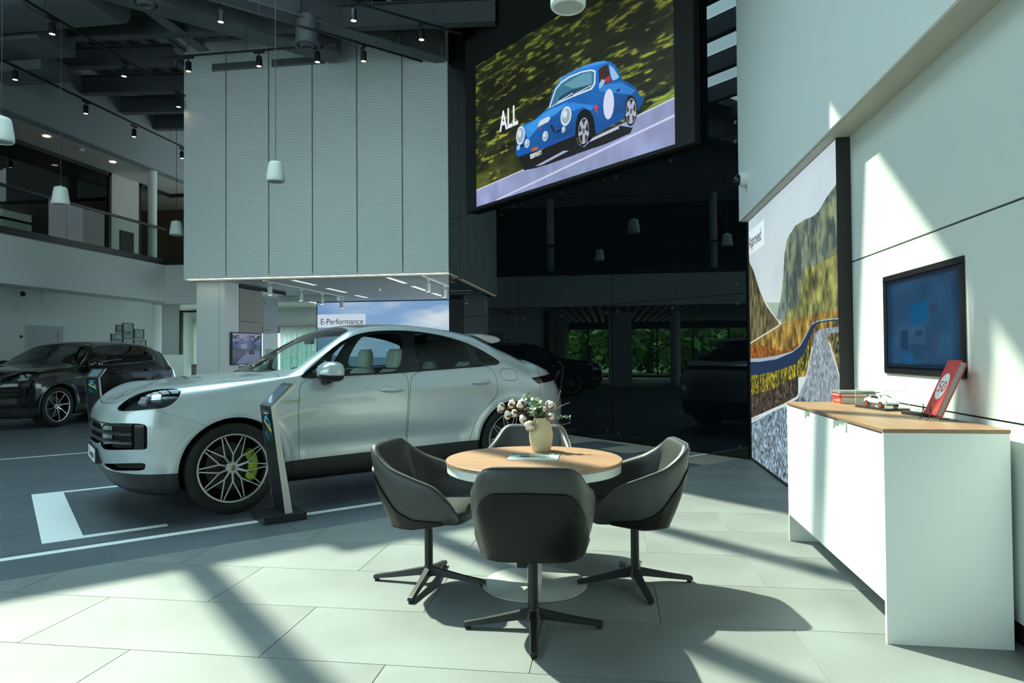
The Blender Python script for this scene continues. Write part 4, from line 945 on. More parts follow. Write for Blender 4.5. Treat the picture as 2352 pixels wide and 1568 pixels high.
lc.fill(PS([(520, 1100), (940, 960), (945, 975), (700, 1075), (530, 1130)]), (20, 84, 180), .8)
lc.fill(PS([(752, 780), (800, 640), (840, 590), (900, 548), (990, 512), (1060, 498), (1092, 508), (1090, 605), (1064, 645), (930, 698), (820, 748)]), (205, 225, 235)); lc.fill(PS([(764, 772), (806, 648), (845, 600), (905, 560), (990, 524), (1058, 511), (1082, 520), (1078, 600), (1056, 634), (928, 686), (822, 736)]), (62, 116, 142))
lc.fill(PS([(860, 610), (1000, 530), (1060, 520), (1066, 600), (960, 650)]), (120, 176, 190), .6); lc.fill(PS([(830, 700), (930, 640), (1050, 610), (1052, 634), (928, 686), (822, 736)]), (30, 56, 84), .8); lc.line(uvs((1020+820/3.136, 735/3.136)), uvs((1020+925/3.136, 672/3.136)), .004, (190, 205, 215)); lc.line(uvs((1020+930/3.136, 685/3.136)), uvs((1020+1055/3.136, 618/3.136)), .004, (190, 205, 215))
lc.fill(PS([(1112, 505), (1140, 478), (1178, 464), (1198, 560), (1212, 582), (1150, 608), (1116, 590)]), (58, 40, 42)); lc.fill(PS([(1150, 570), (1190, 545), (1205, 580), (1155, 600)]), (170, 50, 60)); lc.fill(PS([(1188, 464), (1222, 492), (1262, 556), (1240, 572), (1214, 580), (1200, 545)]), (150, 190, 225))
def ES(x, y, rx, ry, c, a=1.0):
    u, v = uvs((1020+x/3.136, y/3.136)); u1, _ = uvs((1020+(x+rx)/3.136, y/3.136)); _, v1 = uvs((1020+x/3.136, (y-ry)/3.136)); lc.ell(u, v, abs(u1-u), abs(v1-v), c, a)
for x, y, rx, ry in ((1005, 942, 44, 108), (1346, 800, 42, 106)):
    ES(x, y, rx, ry, (14, 14, 16)); ES(x, y, rx*.86, ry*.86, (205, 210, 220)); ES(x, y, rx*.80, ry*.80, (44, 46, 54))
    for k in range(5): a = k*2*PI/5+.3; lc.line(uvs((1020+x/3.136, y/3.136)), uvs((1020+(x+rx*.7*math.cos(a))/3.136, (y+ry*.7*math.sin(a))/3.136)), .011, (170, 176, 190))
    ES(x, y, rx*.2, ry*.2, (90, 96, 110))
for x, y, rx, ry in ((550, 975, 31, 66), (878, 836, 39, 68), (728, 980, 20, 36), (597, 1032, 18, 32), (860, 932, 14, 22), (536, 1062, 12, 18)):
    ES(x, y, rx, ry, (225, 232, 240)); ES(x, y, rx*.8, ry*.82, (150, 172, 190)); ES(x-rx*.2, y-ry*.2, rx*.4, ry*.4, (215, 225, 232))
lc.fill(PS([(808, 960), (845, 938), (848, 925), (810, 945)]), (14, 18, 26)); lc.fill(PS([(548, 1062), (575, 1050), (575, 1038), (550, 1048)]), (14, 18, 26))
lc.fill(PS([(765, 905), (778, 900), (800, 945), (788, 955)]), (30, 32, 40)); lc.fill(PS([(672, 915), (690, 870), (750, 838), (768, 850), (748, 880)]), (205, 215, 228)); lc.fill(PS([(690, 915), (700, 908), (698, 930), (690, 935)]), (190, 60, 60))
lc.fill(PS([(1080, 770), (1092, 750), (1112, 770), (1100, 790), (1110, 820), (1090, 800)]), (215, 60, 80)); lc.line(uvs((1020+1130/3.136, 915/3.136)), uvs((1020+1300/3.136, 830/3.136)), .002, (16, 60, 130))
ES(1185, 750, 39, 109, (208, 214, 240)); lc.fill(PS([(1116, 610), (1135, 568), (1160, 580), (1150, 608), (1120, 640)]), (150, 190, 225)); ES(1255, 650, 14, 9, (20, 50, 90))
lc.fill(PS([(618, 1112), (700, 1080), (702, 1112), (622, 1146)]), (215, 218, 225)); lc.fill(PS([(630, 1068), (677, 1052), (677, 1074), (632, 1090)]), (235, 120, 30))
lw = thing('led_wall', 'large LED wall showing a blue vintage coupe, mounted high on the dark glass', 'screen', P0g)
Tl = TS.copy(); Tl.translation = (0, 0, 0)
def LX(t): return -t
m = MB()
for lo, hi in (((LX(6.11), ZS0-.055, -.12), (LX(T1), ZS1+.6, .012)), ((LX(T0), ZS0-.055, -.12), (LX(.64), ZS1+1.2, .012)), ((LX(T1), ZS0-.055, -.12), (LX(T0), ZS0, .012)), ((LX(T1), ZS1, -.12), (LX(T0), ZS1+1.2, .012))): m.box(lo, hi, T=Tl)
obj('surround', m, BLACKM, lw)
m = MB(); m.box((LX(T1), ZS0, -.12), (LX(T0), ZS1, -.002), T=Tl); obj('cabinet_back', m, BLACKM, lw)
A4 = [(LX(T1), ZS0), (LX(T0), ZS0), (LX(T0), ZS1), (LX(T1), ZS1)]
m = MB(); m.quad(*[tuple(Tl @ Vector((x, y, 0))) for x, y in A4]); obj('picture', m, pic_mat('led picture', lc.image('led'), emit=1.0, rough=.6, diffuse=.0), lw)
SCRW = mat('screen white', (.0, .0, .0), .6, emit=(.85, .87, .95), estr=.95); SCRK = mat('screen dark', (.01, .01, .02), .6)
def pt(t, x, y, s, mm, sx=1.0, bo=0.0, al='LEFT'):
    u, v = uvs((1020+x/3.136, y/3.136)); return text('lettering', t, s, mm, lw, Tl @ Matrix.Translation((LX(T1)+u*(T1-T0), ZS0+v*(ZS1-ZS0), .0015)), .0004, al, sx, bo)
pt('ALL', 402, 948, .50, SCRW, .66, .012); pt('TI 52356', 622, 1142, .13, SCRK, .62); pt('RACING', 634, 1086, .07, SCRK, .7)
# ================================================================== KIOSKS BESIDE THE CARS
kp = Pic(120, 300, (10, 40, 46)); nn = fbm(300, 120, 4, 3, 4); kp.a *= (.6+.9*nn)[..., None]; kp.fill([(.1, .62), (.9, .30), (.9, .42), (.1, .70)], (190, 170, 70), .9); kp.fill([(.15, .75), (.5, .86), (.9, .55), (.8, .48), (.3, .62)], (70, 150, 170), .9); kp.fill([(.3, .70), (.6, .68), (.8, .52), (.5, .58)], (14, 18, 22)); kp.blend((np.abs(kp.Y-.9) < .015)*(np.abs(kp.X-.5) < .3), (190, 200, 200)); kp.fill([(0, .25), (.5, .05), (.6, .05), (.1, .3)], (40, 110, 116), .8)
KIM = pic_mat('kiosk picture', kp.image('kiosk'), emit=.7, rough=.2, diffuse=.3); KSI = mat('kiosk silver', (.66, .66, .58), .4, metal=.35); KSC = mat('kiosk display', (.01, .02, .03), .1, emit=(.10, .19, .26), estr=.75)
KTX = mat('kiosk text', (.3, .3, .3), .5, emit=(.5, .6, .65), estr=.5)
def make_kiosk():
    """local x = along the profile (towards the car's rear), y = width away from the viewer side"""
    t = thing('info_kiosk', 'x', 'kiosk', group='info kiosks beside the cars')
    m = MB(); m.box((-.17, -.17, 0), (.17, .17, .058)); obj('base', m, BLACK, t, bevel=.003)
    fr = [(.010, .058), (-.102, .915), (.083, 1.095), (.113, 1.08), (-.066, .922), (.070, .058)]
    Tm = Matrix(((1, 0, 0, 0), (0, 0, 1, 0), (0, 1, 0, 0), (0, 0, 0, 1)))
    m = MB(); m.prism(fr, -.118, .17, T=Tm); obj('body', m, BLACK, t)
    m = MB(); m.prism(fr, -.122, -.1185, T=Tm); m.prism([(a, b_) for a, b_ in fr], .1705, .174, T=Tm); obj('edge_trim', m, KSI, t)
    a, b_ = Vector((-.102, 0, .915)), Vector((.083, 0, 1.095)); d = (b_-a).normalized(); n_ = Vector((-d.z, 0, d.x)); o = .002
    def on(u, y): return tuple(a+(b_-a)*u+Vector((0, y, 0))+n_*o)
    m = MB(); m.add([on(.03, -.115), on(.03, .165), on(.98, .165), on(.98, -.115)], [(0, 3, 2, 1)]); obj('bezel', m, mat('kiosk bezel', (.16, .17, .17), .35, metal=.5), t)
    o = .004; m = MB(); m.add([on(.14, -.075), on(.14, .125), on(.88, .125), on(.88, -.075)], [(0, 3, 2, 1)]); obj('display', m, KSC, t)
    c0, c1 = Vector((.010, 0, .058)), Vector((-.102, 0, .915)); n2 = Vector((-(c1-c0).normalized().z, 0, (c1-c0).normalized().x)); 
    def of(u, y): return tuple(c0+(c1-c0)*u+Vector((0, y, 0))+n2*.002)
    m = MB(); m.quad(of(.66, .125), of(.66, -.075), of(.965, -.075), of(.965, .125)); obj('picture', m, KIM, t)
    return t
kk = make_kiosk(); cx, cyy = cg(1.816, 5.62); kk.location = (cx, cyy, 0); kk.rotation_euler = (0, 0, PI/4); kk['label'] = 'black and silver info kiosk standing in front of the silver car'
k2 = copy_tree(kk); k2.location = (-10.93, 13.30, 0); _k = onx(222, 940, -9.80); k2.location = (_k[0], _k[1], 0); k2.rotation_euler = (0, 0, PI/2); k2['label'] = 'black and silver info kiosk standing in front of the black car'
# ================================================================== CEILING FITTINGS
DUCT = DUCTG
def duct(name, label, pts, w_, h_, straps=0, rnd=.12):
    t = thing(name, label, 'duct', pts[0]); o = Vector(pts[0]); a, b_ = Vector(pts[0]), Vector(pts[1]); d = (b_-a); L = d.length; d.normalize(); s = Vector((-d.y, d.x, 0))
    prof = []
    for cx_, cz_, a0 in ((w_/2-rnd, -h_/2+rnd, -PI/2), (w_/2-rnd, h_/2-rnd, 0), (-w_/2+rnd, h_/2-rnd, PI/2), (-w_/2+rnd, -h_/2+rnd, PI)):
        for k in range(5): aa = a0+k*PI/8; prof.append((cx_+rnd*math.cos(aa), cz_+rnd*math.sin(aa)))
    def ring(u): return [tuple(a-o+d*u+s*p[0]+Vector((0, 0, p[1]))) for p in prof]
    m = MB(); n = len(prof); m.add(ring(0)+ring(L), [(i, (i+1) % n, n+(i+1) % n, n+i) for i in range(n)]+[tuple(range(n-1, -1, -1)), tuple(range(n, 2*n))]); obj('sheet_body', m, DUCT, t, smooth=40)
    for k in range(straps):
        u = L*(k+.7)/(straps+.4); m = MB(); P = [[tuple(Vector(q)*1+Vector((0, 0, 0))) for q in []]]
        big = [(p[0]*1.03, p[1]*1.05) for p in prof]; r1 = [tuple(a-o+d*(u-.02)+s*p[0]+Vector((0, 0, p[1]))) for p in big]; r2 = [tuple(a-o+d*(u+.02)+s*p[0]+Vector((0, 0, p[1]))) for p in big]
        m.add(r1+r2, [(i, (i+1) % n, n+(i+1) % n, n+i) for i in range(n)]); obj('flange', m, DUCT, t, smooth=40)
    return t
pA = onz(265, 38, 7.35); duct('air_duct', 'large round-edged grey air duct ending near the picture corner', [(pA[0], pA[1]-.25, 7.62), (XL+.06, pA[1]-.25, 7.62)], 1.3, .62, 2, .28)
pB = onz(122, 105, 7.3); duct('air_duct', 'boxy grey air duct below the large one, ending over the track lights', [(pB[0], pB[1]+.1, 7.52), (XL+.06, pB[1]+.1, 7.52)], .9, .42, 1, .02)
pC = onz(108, 168, 7.08); duct('air_duct', 'lowest dark air duct box with a grille at the upper left wall', [(pC[0], pC[1]+.2, 7.28), (XL+.06, pC[1]+.2, 7.28)], .7, .34, 0, .02)
pD0, pD1 = Vector(onz(430, 20, 7.62)), Vector(onz(770, 118, 7.62)); dd = (pD1-pD0).normalized(); duct('air_duct', 'flat strapped grey air duct carrying the round nozzle before the mesh box', [pD0-dd*4, pD1], .55, .34, 6, .06)
def nozzle(px, py, label):
    p = onz(px, py, 6.92); t = thing('air_nozzle', label, 'air vent', (p[0], p[1], 6.92))
    m = MB(); m.lathe([(.20, .02), (.20, .52), (0, .52)], 32); m.lathe([(.17, .06), (.17, .02), (.20, .02)], 32); obj('drum', m, DUCT, t, smooth=40)
    m = MB(); m.lathe([(.165, .045), (.175, .0), (.235, .0), (.245, .02), (.235, .035), (.20, .04)], 36); obj('flange', m, DUCT, t, smooth=50)
    m = MB(); m.lathe([(.165, .05), (.15, .02), (.115, -.025), (.09, -.03), (.085, -.01), (.085, .08)], 32); obj('eyeball', m, DUCT, t, smooth=60)
    m = MB(); m.lathe([(0, .085), (.09, .085)], 24); obj('throat', m, BLACKM, t)
nozzle(335, 10, 'round grey air nozzle at the top edge near the large duct'); nozzle(705, 106, 'round grey air nozzle hanging before the pale mesh box')
SPOTE = mat('spot lamp', (1, .9, .75), .5, emit=(1.0, .80, .55), estr=14.0)
def make_spot(body, nm='track_spot'):
    t = thing(nm, 'x', 'spotlight'); m = MB(); m.box((-.02, -.10, -.04), (.02, .10, 0)); obj('adapter', m, body, t)
    m = MB(); m.cyl((0, 0, -.10), (0, 0, -.04), .012, 10); obj('stem', m, body, t)
    m = MB(); m.lathe([(0, -.10), (.048, -.10), (.052, -.106), (.052, -.285), (.045, -.285), (.045, -.272)], 24); obj('lamp_body', m, body, t, smooth=40)
    m = MB(); m.lathe([(0, -.276), (.0455, -.276)], 20); obj('lamp_face', m, SPOTE, t)
    return t
def track(label, a, b_, body, wires=2, zr=7.7, kind='light_track'):
    a, b_ = Vector(a), Vector(b_); t = thing(kind, label, 'track', a); d = (b_-a); L = d.length; d.normalize(); s = Vector((-d.y, d.x, 0))*.017
    m = MB(); v = [(-s), s, s+d*L, -s+d*L]; m.add([tuple(x+Vector((0, 0, 0))) for x in v]+[tuple(x+Vector((0, 0, .034))) for x in v], [(0,3,2,1),(4,5,6,7),(0,1,5,4),(1,2,6,5),(2,3,7,6),(3,0,4,7)]); obj('rail', m, body, t)
    for k in range(wires):
        q = d*L*(k+.5)/wires; m = MB(); m.cyl(q+Vector((0, 0, .03)), q+Vector((0, 0, zr-a.z)), .004, 6); obj('suspension_wire', m, STEELD, t)
spotp = make_spot(BLACK); used = [0]
def spots(pl, rz, group, labels, proto, z):
    for (px, py), lab in zip(pl, labels):
        p = onz(px, py, z); o = proto if not used[0] else copy_tree(proto)
        used[0] = 1; o.location = (p[0], p[1], z); o.rotation_euler = (0, 0, rz); o['label'] = lab; o['group'] = group
ZT_ = 7.0
x1 = float(onz(120, 40, ZT_)[0]); y1 = float(onz(425, 222, ZT_)[1])
track('long black light track running from the top edge to the mesh box corner', (x1, 7.5, ZT_), (x1, y1+2, ZT_), BLACK, 5)
spots([(120, 40), (285, 142), (410, 216)], 0, 'black spotlights on the ceiling tracks', ['black spotlight under the boxy duct on the long track', 'black spotlight in the middle of the long track to the mesh box', 'black spotlight next to the mesh box edge on the long track'], spotp, ZT_)
x2 = float(onz(197, 232, ZT_)[0])
track('black light track running along the upper white wall over the balcony', (x2, 9.5, ZT_), (x2, 19.5, ZT_), BLACK, 5)
spots([(35, 150), (197, 232), (308, 288), (418, 340)], 0, 'black spotlights on the ceiling tracks', ['black spotlight at the lowest duct on the balcony track', 'black spotlight over the first balcony downlight on the balcony track', 'black spotlight above the second balcony downlight on the balcony track', 'black spotlight on the balcony track hidden partly by the mesh box'], spotp, ZT_)
a3, b3 = onz(368, 135, ZT_), onz(778, 112, ZT_); track('short black light track crossing before the pale mesh box', (a3[0], a3[1], ZT_), (b3[0], a3[1], ZT_), BLACK, 3)
y3 = float(a3[1])
for (px, lab) in ((433, 'black spotlight at the outer upper corner of the mesh box'), (595, 'black spotlight at the end of the first vent grille'), (729, 'black spotlight beside the round nozzle, before the second vent grille')):
    q = ony(px, 136, y3); o = copy_tree(spotp); o.location = (q[0], y3, ZT_); o.rotation_euler = (0, 0, PI/2); o['label'] = lab; o['group'] = 'black spotlights on the ceiling tracks'
a4, b4 = onz(507, 10, ZT_), onz(970, 143, ZT_); e4 = (Vector(b4)-Vector(a4)).normalized()
track('black diagonal light track ending before the mesh box near the dark glass', Vector(a4)-e4*2.5, Vector(b4), BLACK, 5)
spots([(507, 11), (835, 106)], PI/4, 'black spotlights on the ceiling tracks', ['black spotlight under the strapped duct at the top edge', 'black spotlight on the diagonal track between nozzle and girder'], spotp, ZT_)
a5, b5 = onz(812, 8, ZT_), onz(1060, 80, ZT_); e5 = (Vector(b5)-Vector(a5)).normalized(); track('black diagonal light track below the girder towards the LED wall', Vector(a5)-e5*2.5, Vector(b5), BLACK, 4)
spots([(812, 8), (968, 54)], PI/4, 'black spotlights on the ceiling tracks', ['lit black spotlight on the girder track at the top edge', 'lit black spotlight on the girder track nearest the LED wall'], spotp, ZT_)
sdp = onz(895, 5, 7.9); t = thing('smoke_detector', 'small white smoke detector on the ceiling at the top edge', 'detector', (sdp[0], sdp[1], 7.86)); m = MB(); m.lathe([(0, -.02), (.05, -.015), (.06, .02), (.06, .05), (0, .05)], 20); obj('housing', m, WHITE, t, smooth=50); m = MB(); m.cyl((0, 0, .05), (0, 0, .35), .01, 8); obj('stem', m, WHITE, t)
# ---- white pendants
PEN = mat('pendant white', (.80, .82, .78), .45); CABLE = mat('cable', (.10, .12, .12), .6)
def make_pendant():
    t = thing('pendant', 'x', 'pendant lamp', group='white pendants over the showroom')
    m = MB(); pr = spl([(.0, .318), (.05, .317), (.092, .305), (.108, .27), (.124, .17), (.138, .07), (.139, .02), (.128, .002), (.118, .0), (.112, .012)], 40); pr[0] = (0, .318); m.lathe([tuple(p) for p in pr], 36); obj('shade', m, PEN, t, smooth=50)
    m = MB(); m.lathe([(0, .008), (.113, .008)], 30); obj('grille', m, mat('pendant grille', (.55, .57, .54), .7), t)
    m = MB(); m.cyl((0, 0, .315), (0, 0, .345), .014, 12); obj('cap', m, mat('cap metal', (.4, .42, .42), .4, metal=.6), t)
    return t
pp = make_pendant(); pend = [((633, 418), 4.0, 'white pendant hanging before the middle of the mesh box'), ((139, 470), 4.0, 'white pendant with a kinked cable before the mezzanine glass'), ((405, 540), 4.0, 'white pendant hanging beside the mesh box edge over the balustrade'), ((1305, 19), 4.05, 'white pendant at the top edge in front of the LED wall'), ((3, 327), 4.0, 'white pendant cut by the picture edge before the white column')]
for i, ((px, py), z, lab) in enumerate(pend):
    p = onz(px, py, z); o = pp if i == 0 else copy_tree(pp); o.location = (p[0], p[1], z); o['label'] = lab
    m = MB(); L = 7.9-z
    pts = [(0, 0, .34), (0, 0, L)]
    if i == 1: pts = [tuple(q) for q in spl([(0, 0, .34), (0, 0, 1.2), (.0, 0, 1.50), (.06, 0, 1.72), (-.01, 0, 1.92), (0, 0, 2.2), (0, 0, L)], 40)]
    m.tube(pts, .0055, 6); obj('cable', m, CABLE, o, smooth=60)
# ================================================================== UNDER THE MESH BOX
skp = Pic(300, 240, (120, 160, 205)); c1 = fbm(240, 300, 4, 4, 51, .7); g = skp.Y[..., None]
skp.a = np.array((165, 190, 215))/255.*(1-g)+np.array((125, 165, 210))/255.*g; skp.blend(np.clip((c1-.42)*3.2, 0, .9)*np.clip(.35+skp.X, 0, 1), (226, 232, 238)); skp.blend(np.clip(.10-skp.X, 0, .1)*4, (80, 130, 200)); skp.fill([(0, 0), (1, 0), (1, .30), (0, .40)], (70, 110, 140), .8)
xe0, xe1, ze0, ze1 = float(ony(729, 700, 20)[0]), -3.2, .25, 2.93
es = thing('sky_screen', 'wide backlit sky picture behind the silver car roof', 'picture', ((xe0+xe1)/2, 20.0, ze0))
m = MB(); m.box((xe0, 20.005, ze0), (xe1, 20.05, ze1)); m2 = MB(); hx = (xe1-xe0)/2
m2.box((-hx-.03, .004, -.03), (hx+.03, .05, ze1-ze0+.03)); obj('housing', m2, BLACK, es)
m2 = MB(); m2.quad((-hx, 0, 0), (hx, 0, 0), (hx, 0, ze1-ze0), (-hx, 0, ze1-ze0)); obj('picture_print', m2, pic_mat('sky picture', skp.image('sky_print'), emit=.82, rough=.5, diffuse=.2), es)
zl0, zl1 = float(ony(740, 752, 20)[2]), float(ony(740, 722, 20)[2])
m2 = MB(); m2.quad((-hx, -.003, zl0-ze0), (-hx+1.55, -.003, zl0-ze0), (-hx+1.55, -.003, zl1-ze0), (-hx, -.003, zl1-ze0)); obj('label_field', m2, mat('sky label', (.5, .55, .6), .5, emit=(.62, .70, .80), estr=.72), es)
text('lettering', 'E-Performance', .25, INK, es, frame((-hx+.10, -.006, float(ony(740, 745, 20)[2])-ze0), (1, 0, 0), (0, 0, 1)), .0008, 'LEFT', .92)
tv2p = Pic(240, 180, (70, 84, 118)); tv2p.a *= np.clip(.55+.8*tv2p.Y, 0, 1.3)[..., None]; tv2p.blend(np.clip((tv2p.Y-.68)*4, 0, .8), (150, 140, 160)); nn = fbm(180, 240, 9, 4, 61); tv2p.blend((nn > .52)*(tv2p.Y > .45)*(tv2p.Y < .95)*np.clip(np.abs(tv2p.X-.42)*3, 0, 1), (38, 48, 66)); tv2p.fill([(0, .40), (.42, .52), (.42, .25), (0, .18)], (62, 62, 82)); tv2p.fill([(.25, .62), (.5, .7), (.5, .5), (.3, .5)], (120, 128, 150)); tv2p.fill([(.35, .25), (.62, .45), (.95, .4), (1, 0), (.1, 0)], (96, 108, 140)); tv2p.fill([(.56, .40), (.60, .47), (.72, .47), (.78, .38), (.76, .30), (.56, .31)], (24, 30, 44))
t2 = thing('lounge_monitor', 'monitor on the taupe wall showing a house at dusk', 'monitor', (-8.366, 14.76, 1.48))
m = MB(); m.box((-.0, -.64, -.37), (.035, .64, .37)); obj('housing', m, BLACK, t2, bevel=.003)
m = MB(); m.quad((.0365, -.615, -.345), (.0365, .615, -.345), (.0365, .615, .345), (.0365, -.615, .345)); obj('display', m, pic_mat('dusk picture', tv2p.image('dusk'), emit=.8, rough=.15, diffuse=.05), t2)
gp = thing('glass_info_panel', 'frosted glass panel with faint lines of text beside the taupe wall', 'sign', (-8.36, (ye+16.3)/2, 0)); hy = (16.3-ye)/2-.02
m = MB(); m.box((-.008, -hy, .02), (.008, hy, 2.75)); obj('pane', m, mat('frosted panel', (.36, .40, .40), .25, alpha=.8), gp)
for k, (z, l) in enumerate(((1.93, .34), (1.84, .18), (1.45, .40), (1.41, .40), (1.37, .36))): m = MB(); m.box((.0085, -hy+.08, z), (.0095, -hy+.08+l, z+.02)); obj('text_line', m, mat('faint text', (.16, .17, .17), .6), gp)
for y in (-hy+.06, hy-.06):
    m = MB(); m.cyl((.0, y, 2.6), (.02, y, 2.6), .018, 10); obj('fixing', m, STEELD, gp)
lgh = thing('lounge_chair', 'dark round-backed lounge chair by the glass info panel', 'chair', (-7.9, 17.0, 0), -.4)
m = MB(); m.lathe([(.0, .28), (.30, .28), (.34, .34), (.34, .42), (0, .45)], 24); obj('seat', m, mat('lounge fabric', (.10, .08, .075), .7), lgh, smooth=50)
m = MB(); G_ = []
for a in np.linspace(-1.5, 1.5, 17):
    h = .92-.14*abs(a)/1.5; r0, r1 = .36, .30; c, s = math.sin(a), -math.cos(a); G_.append([(c*r0, s*r0, .30), (c*r0*1.08, s*r0*1.08, h-.05), (c*(r0+r1)/2*1.08, s*(r0+r1)/2*1.08, h), (c*r1*1.05, s*r1*1.05, h-.05), (c*r1, s*r1, .42)])
m.grid(G_); m.add(G_[0], [(0, 1, 2, 3, 4)]); m.add(G_[-1], [(4, 3, 2, 1, 0)]); obj('backrest', m, MATS['lounge fabric'], lgh, smooth=60)
for a in range(4): m = MB(); c, s = math.cos(a*PI/2+.8)*.24, math.sin(a*PI/2+.8)*.24; m.cyl((c, s, .29), (c*1.2, s*1.2, 0), .014, 8); obj('leg', m, BLACK, lgh)
WSP = mat('spot white', (.72, .76, .74), .5); wsp = make_spot(WSP, 'ceiling_spot')
wl_ = [((620, 648), 'white spotlight first in the row from the white pier'), ((691, 664), 'white spotlight second in the row from the white pier'), ((739, 674), 'white spotlight third in the row, just before the sky picture'), ((785, 685), 'white spotlight last in the row, over the sky picture label'), ((983, 640), 'white spotlight near the mesh box end'), ((1020, 655), 'white spotlight farther back by the dark glass')]
for i, ((px, py), lab) in enumerate(wl_):
    p = onz(px, py, 2.945); o = wsp if i == 0 else copy_tree(wsp); o.location = (p[0], p[1], 2.945); o['label'] = lab; o['group'] = 'white spotlights under the mesh box'
pa, pb = onz(606, 645, 2.925), onz(790, 683, 2.925); m = MB(); xx = float((pa[0]+pb[0])/2); t = thing('light_track', 'white light track under the mesh box beside the white pier', 'track', (xx, pa[1], 2.92)); m.box((-.02, 0, 0), (.02, pb[1]-pa[1], .03)); obj('rail', m, WSP, t)
pa, pb = onz(975, 637, 2.925), onz(1030, 664, 2.925); t = thing('light_track', 'white light track under the mesh box beside the dark glass', 'track', (pa[0], pa[1], 2.92)); m = MB(); m.box((-.02, -.3, 0), (.02, pb[1]-pa[1]+.6, .03)); obj('rail', m, WSP, t)
LIN = mat('linear light', (.9, .9, .9), .5, emit=(.95, 1, .98), estr=.9)
for i, (a, b_) in enumerate((((668, 642), (728, 654)), ((748, 661), (797, 671)), ((813, 677), (846, 683)), ((889, 636), (932, 650)), ((946, 656), (980, 667)), ((992, 672), (1015, 679)))):
    pa, pb = onz(*a, 2.955), onz(*b_, 2.955); L = float(pb[1]-pa[1]); t = thing('linear_light', ['first linear ceiling light of the row by the white pier', 'second linear ceiling light of the row by the white pier', 'third linear ceiling light of the row by the white pier', 'first linear ceiling light of the row by the dark glass', 'second linear ceiling light of the row by the dark glass', 'third linear ceiling light of the row by the dark glass'][i], 'ceiling light', ((pa[0]+pb[0])/2, (pa[1]+pb[1])/2, 2.95), 0, 'linear lights under the mesh box')
    m = MB(); m.box((-.06, -L/2, -.004), (.06, L/2, .008)); obj('frame', m, WSP, t); m = MB(); m.box((-.045, -L/2+.02, -.006), (.045, L/2-.02, -.0042)); obj('diffuser', m, LIN, t)
p = onz(870, 664, 2.95); t = thing('ceiling_detector', 'small round white detector under the mesh box', 'detector', (p[0], p[1], 2.93)); m = MB(); m.lathe([(0, -.03), (.05, -.025), (.06, .0), (.06, .03), (0, .03)], 20); obj('housing', m, WHITE, t, smooth=50)
# curtains
CUR = bpy.data.materials.new('curtain'); CUR.use_nodes = True; t_ = CUR.node_tree; t_.nodes.clear(); o_ = N(t_, 'ShaderNodeOutputMaterial'); d_ = N(t_, 'ShaderNodeBsdfDiffuse'); tr_ = N(t_, 'ShaderNodeBsdfTranslucent'); mx_ = N(t_, 'ShaderNodeMixShader'); d_.inputs[0].default_value = (.75, .80, .76, 1); tr_.inputs[0].default_value = (.66, .74, .70, 1); mx_.inputs[0].default_value = .45
t_.links.new(d_.outputs[0], mx_.inputs[1]); t_.links.new(tr_.outputs[0], mx_.inputs[2]); t_.links.new(mx_.outputs[0], o_.inputs[0])
def curtain(x0, x1, y, z0, z1, label):
    t = thing('curtain', label, 'curtain', ((x0+x1)/2, y, z0)); m = MB(); n = int((x1-x0)/.022); P = []
    for i in range(n+1):
        x = x0+(x1-x0)*i/n-(x0+x1)/2; a = x*2*PI/.17; P.append([(x, .055*math.sin(a+.6*math.sin(x*5))+.02*math.sin(x*23), z) for z in (0, (z1-z0)*.5, z1-z0)])
    m.grid(P); obj('cloth', m, CUR, t, smooth=180); m = MB(); m.box(((x0-x1)/2, -.03, z1-z0), ((x1-x0)/2, .03, z1-z0+.04)); obj('rail', m, WHITE, t)
xa, xb = float(ony(645, 730, YB-.3)[0]), float(ony(735, 730, YB-.3)[0]); curtain(xa, xb+.5, YB-.3, .05, 2.2, 'pale pleated curtain before the window beside the sky picture')
xa, xb = float(ony(405, 730, YB-.3)[0]), float(ony(462, 730, YB-.3)[0]); curtain(xa, xb, YB-.3, .95, 2.55, 'pale pleated curtain in the office window behind the white pier')
plp = thing('potted_plant', 'dark green plant on the floor under the curtained window', 'plant', (float(ony(690, 800, 19.2)[0]), 19.2, 0)); m = MB(); m.lathe([(0, 0), (.14, 0), (.18, .40), (.16, .40), (0, .38)], 20); obj('pot', m, mat('pot grey', (.3, .3, .3), .6), plp, smooth=50)
lm_ = MB(); leaf(lm_, Vector((0, 0, 0)), Vector((.25, 0, 1)), Vector((1, 0, 0)), .62, .05); LFM = lm_.mesh('leaf', mat('plant leaf', (.03, .08, .03), .5), 60)
for i in range(26): link('leaf', LFM, plp, loc=(.05*math.cos(i*2.4), .05*math.sin(i*2.4), .38), rot=(random.uniform(-.5, .5), random.uniform(-.3, .3), i*2.4))
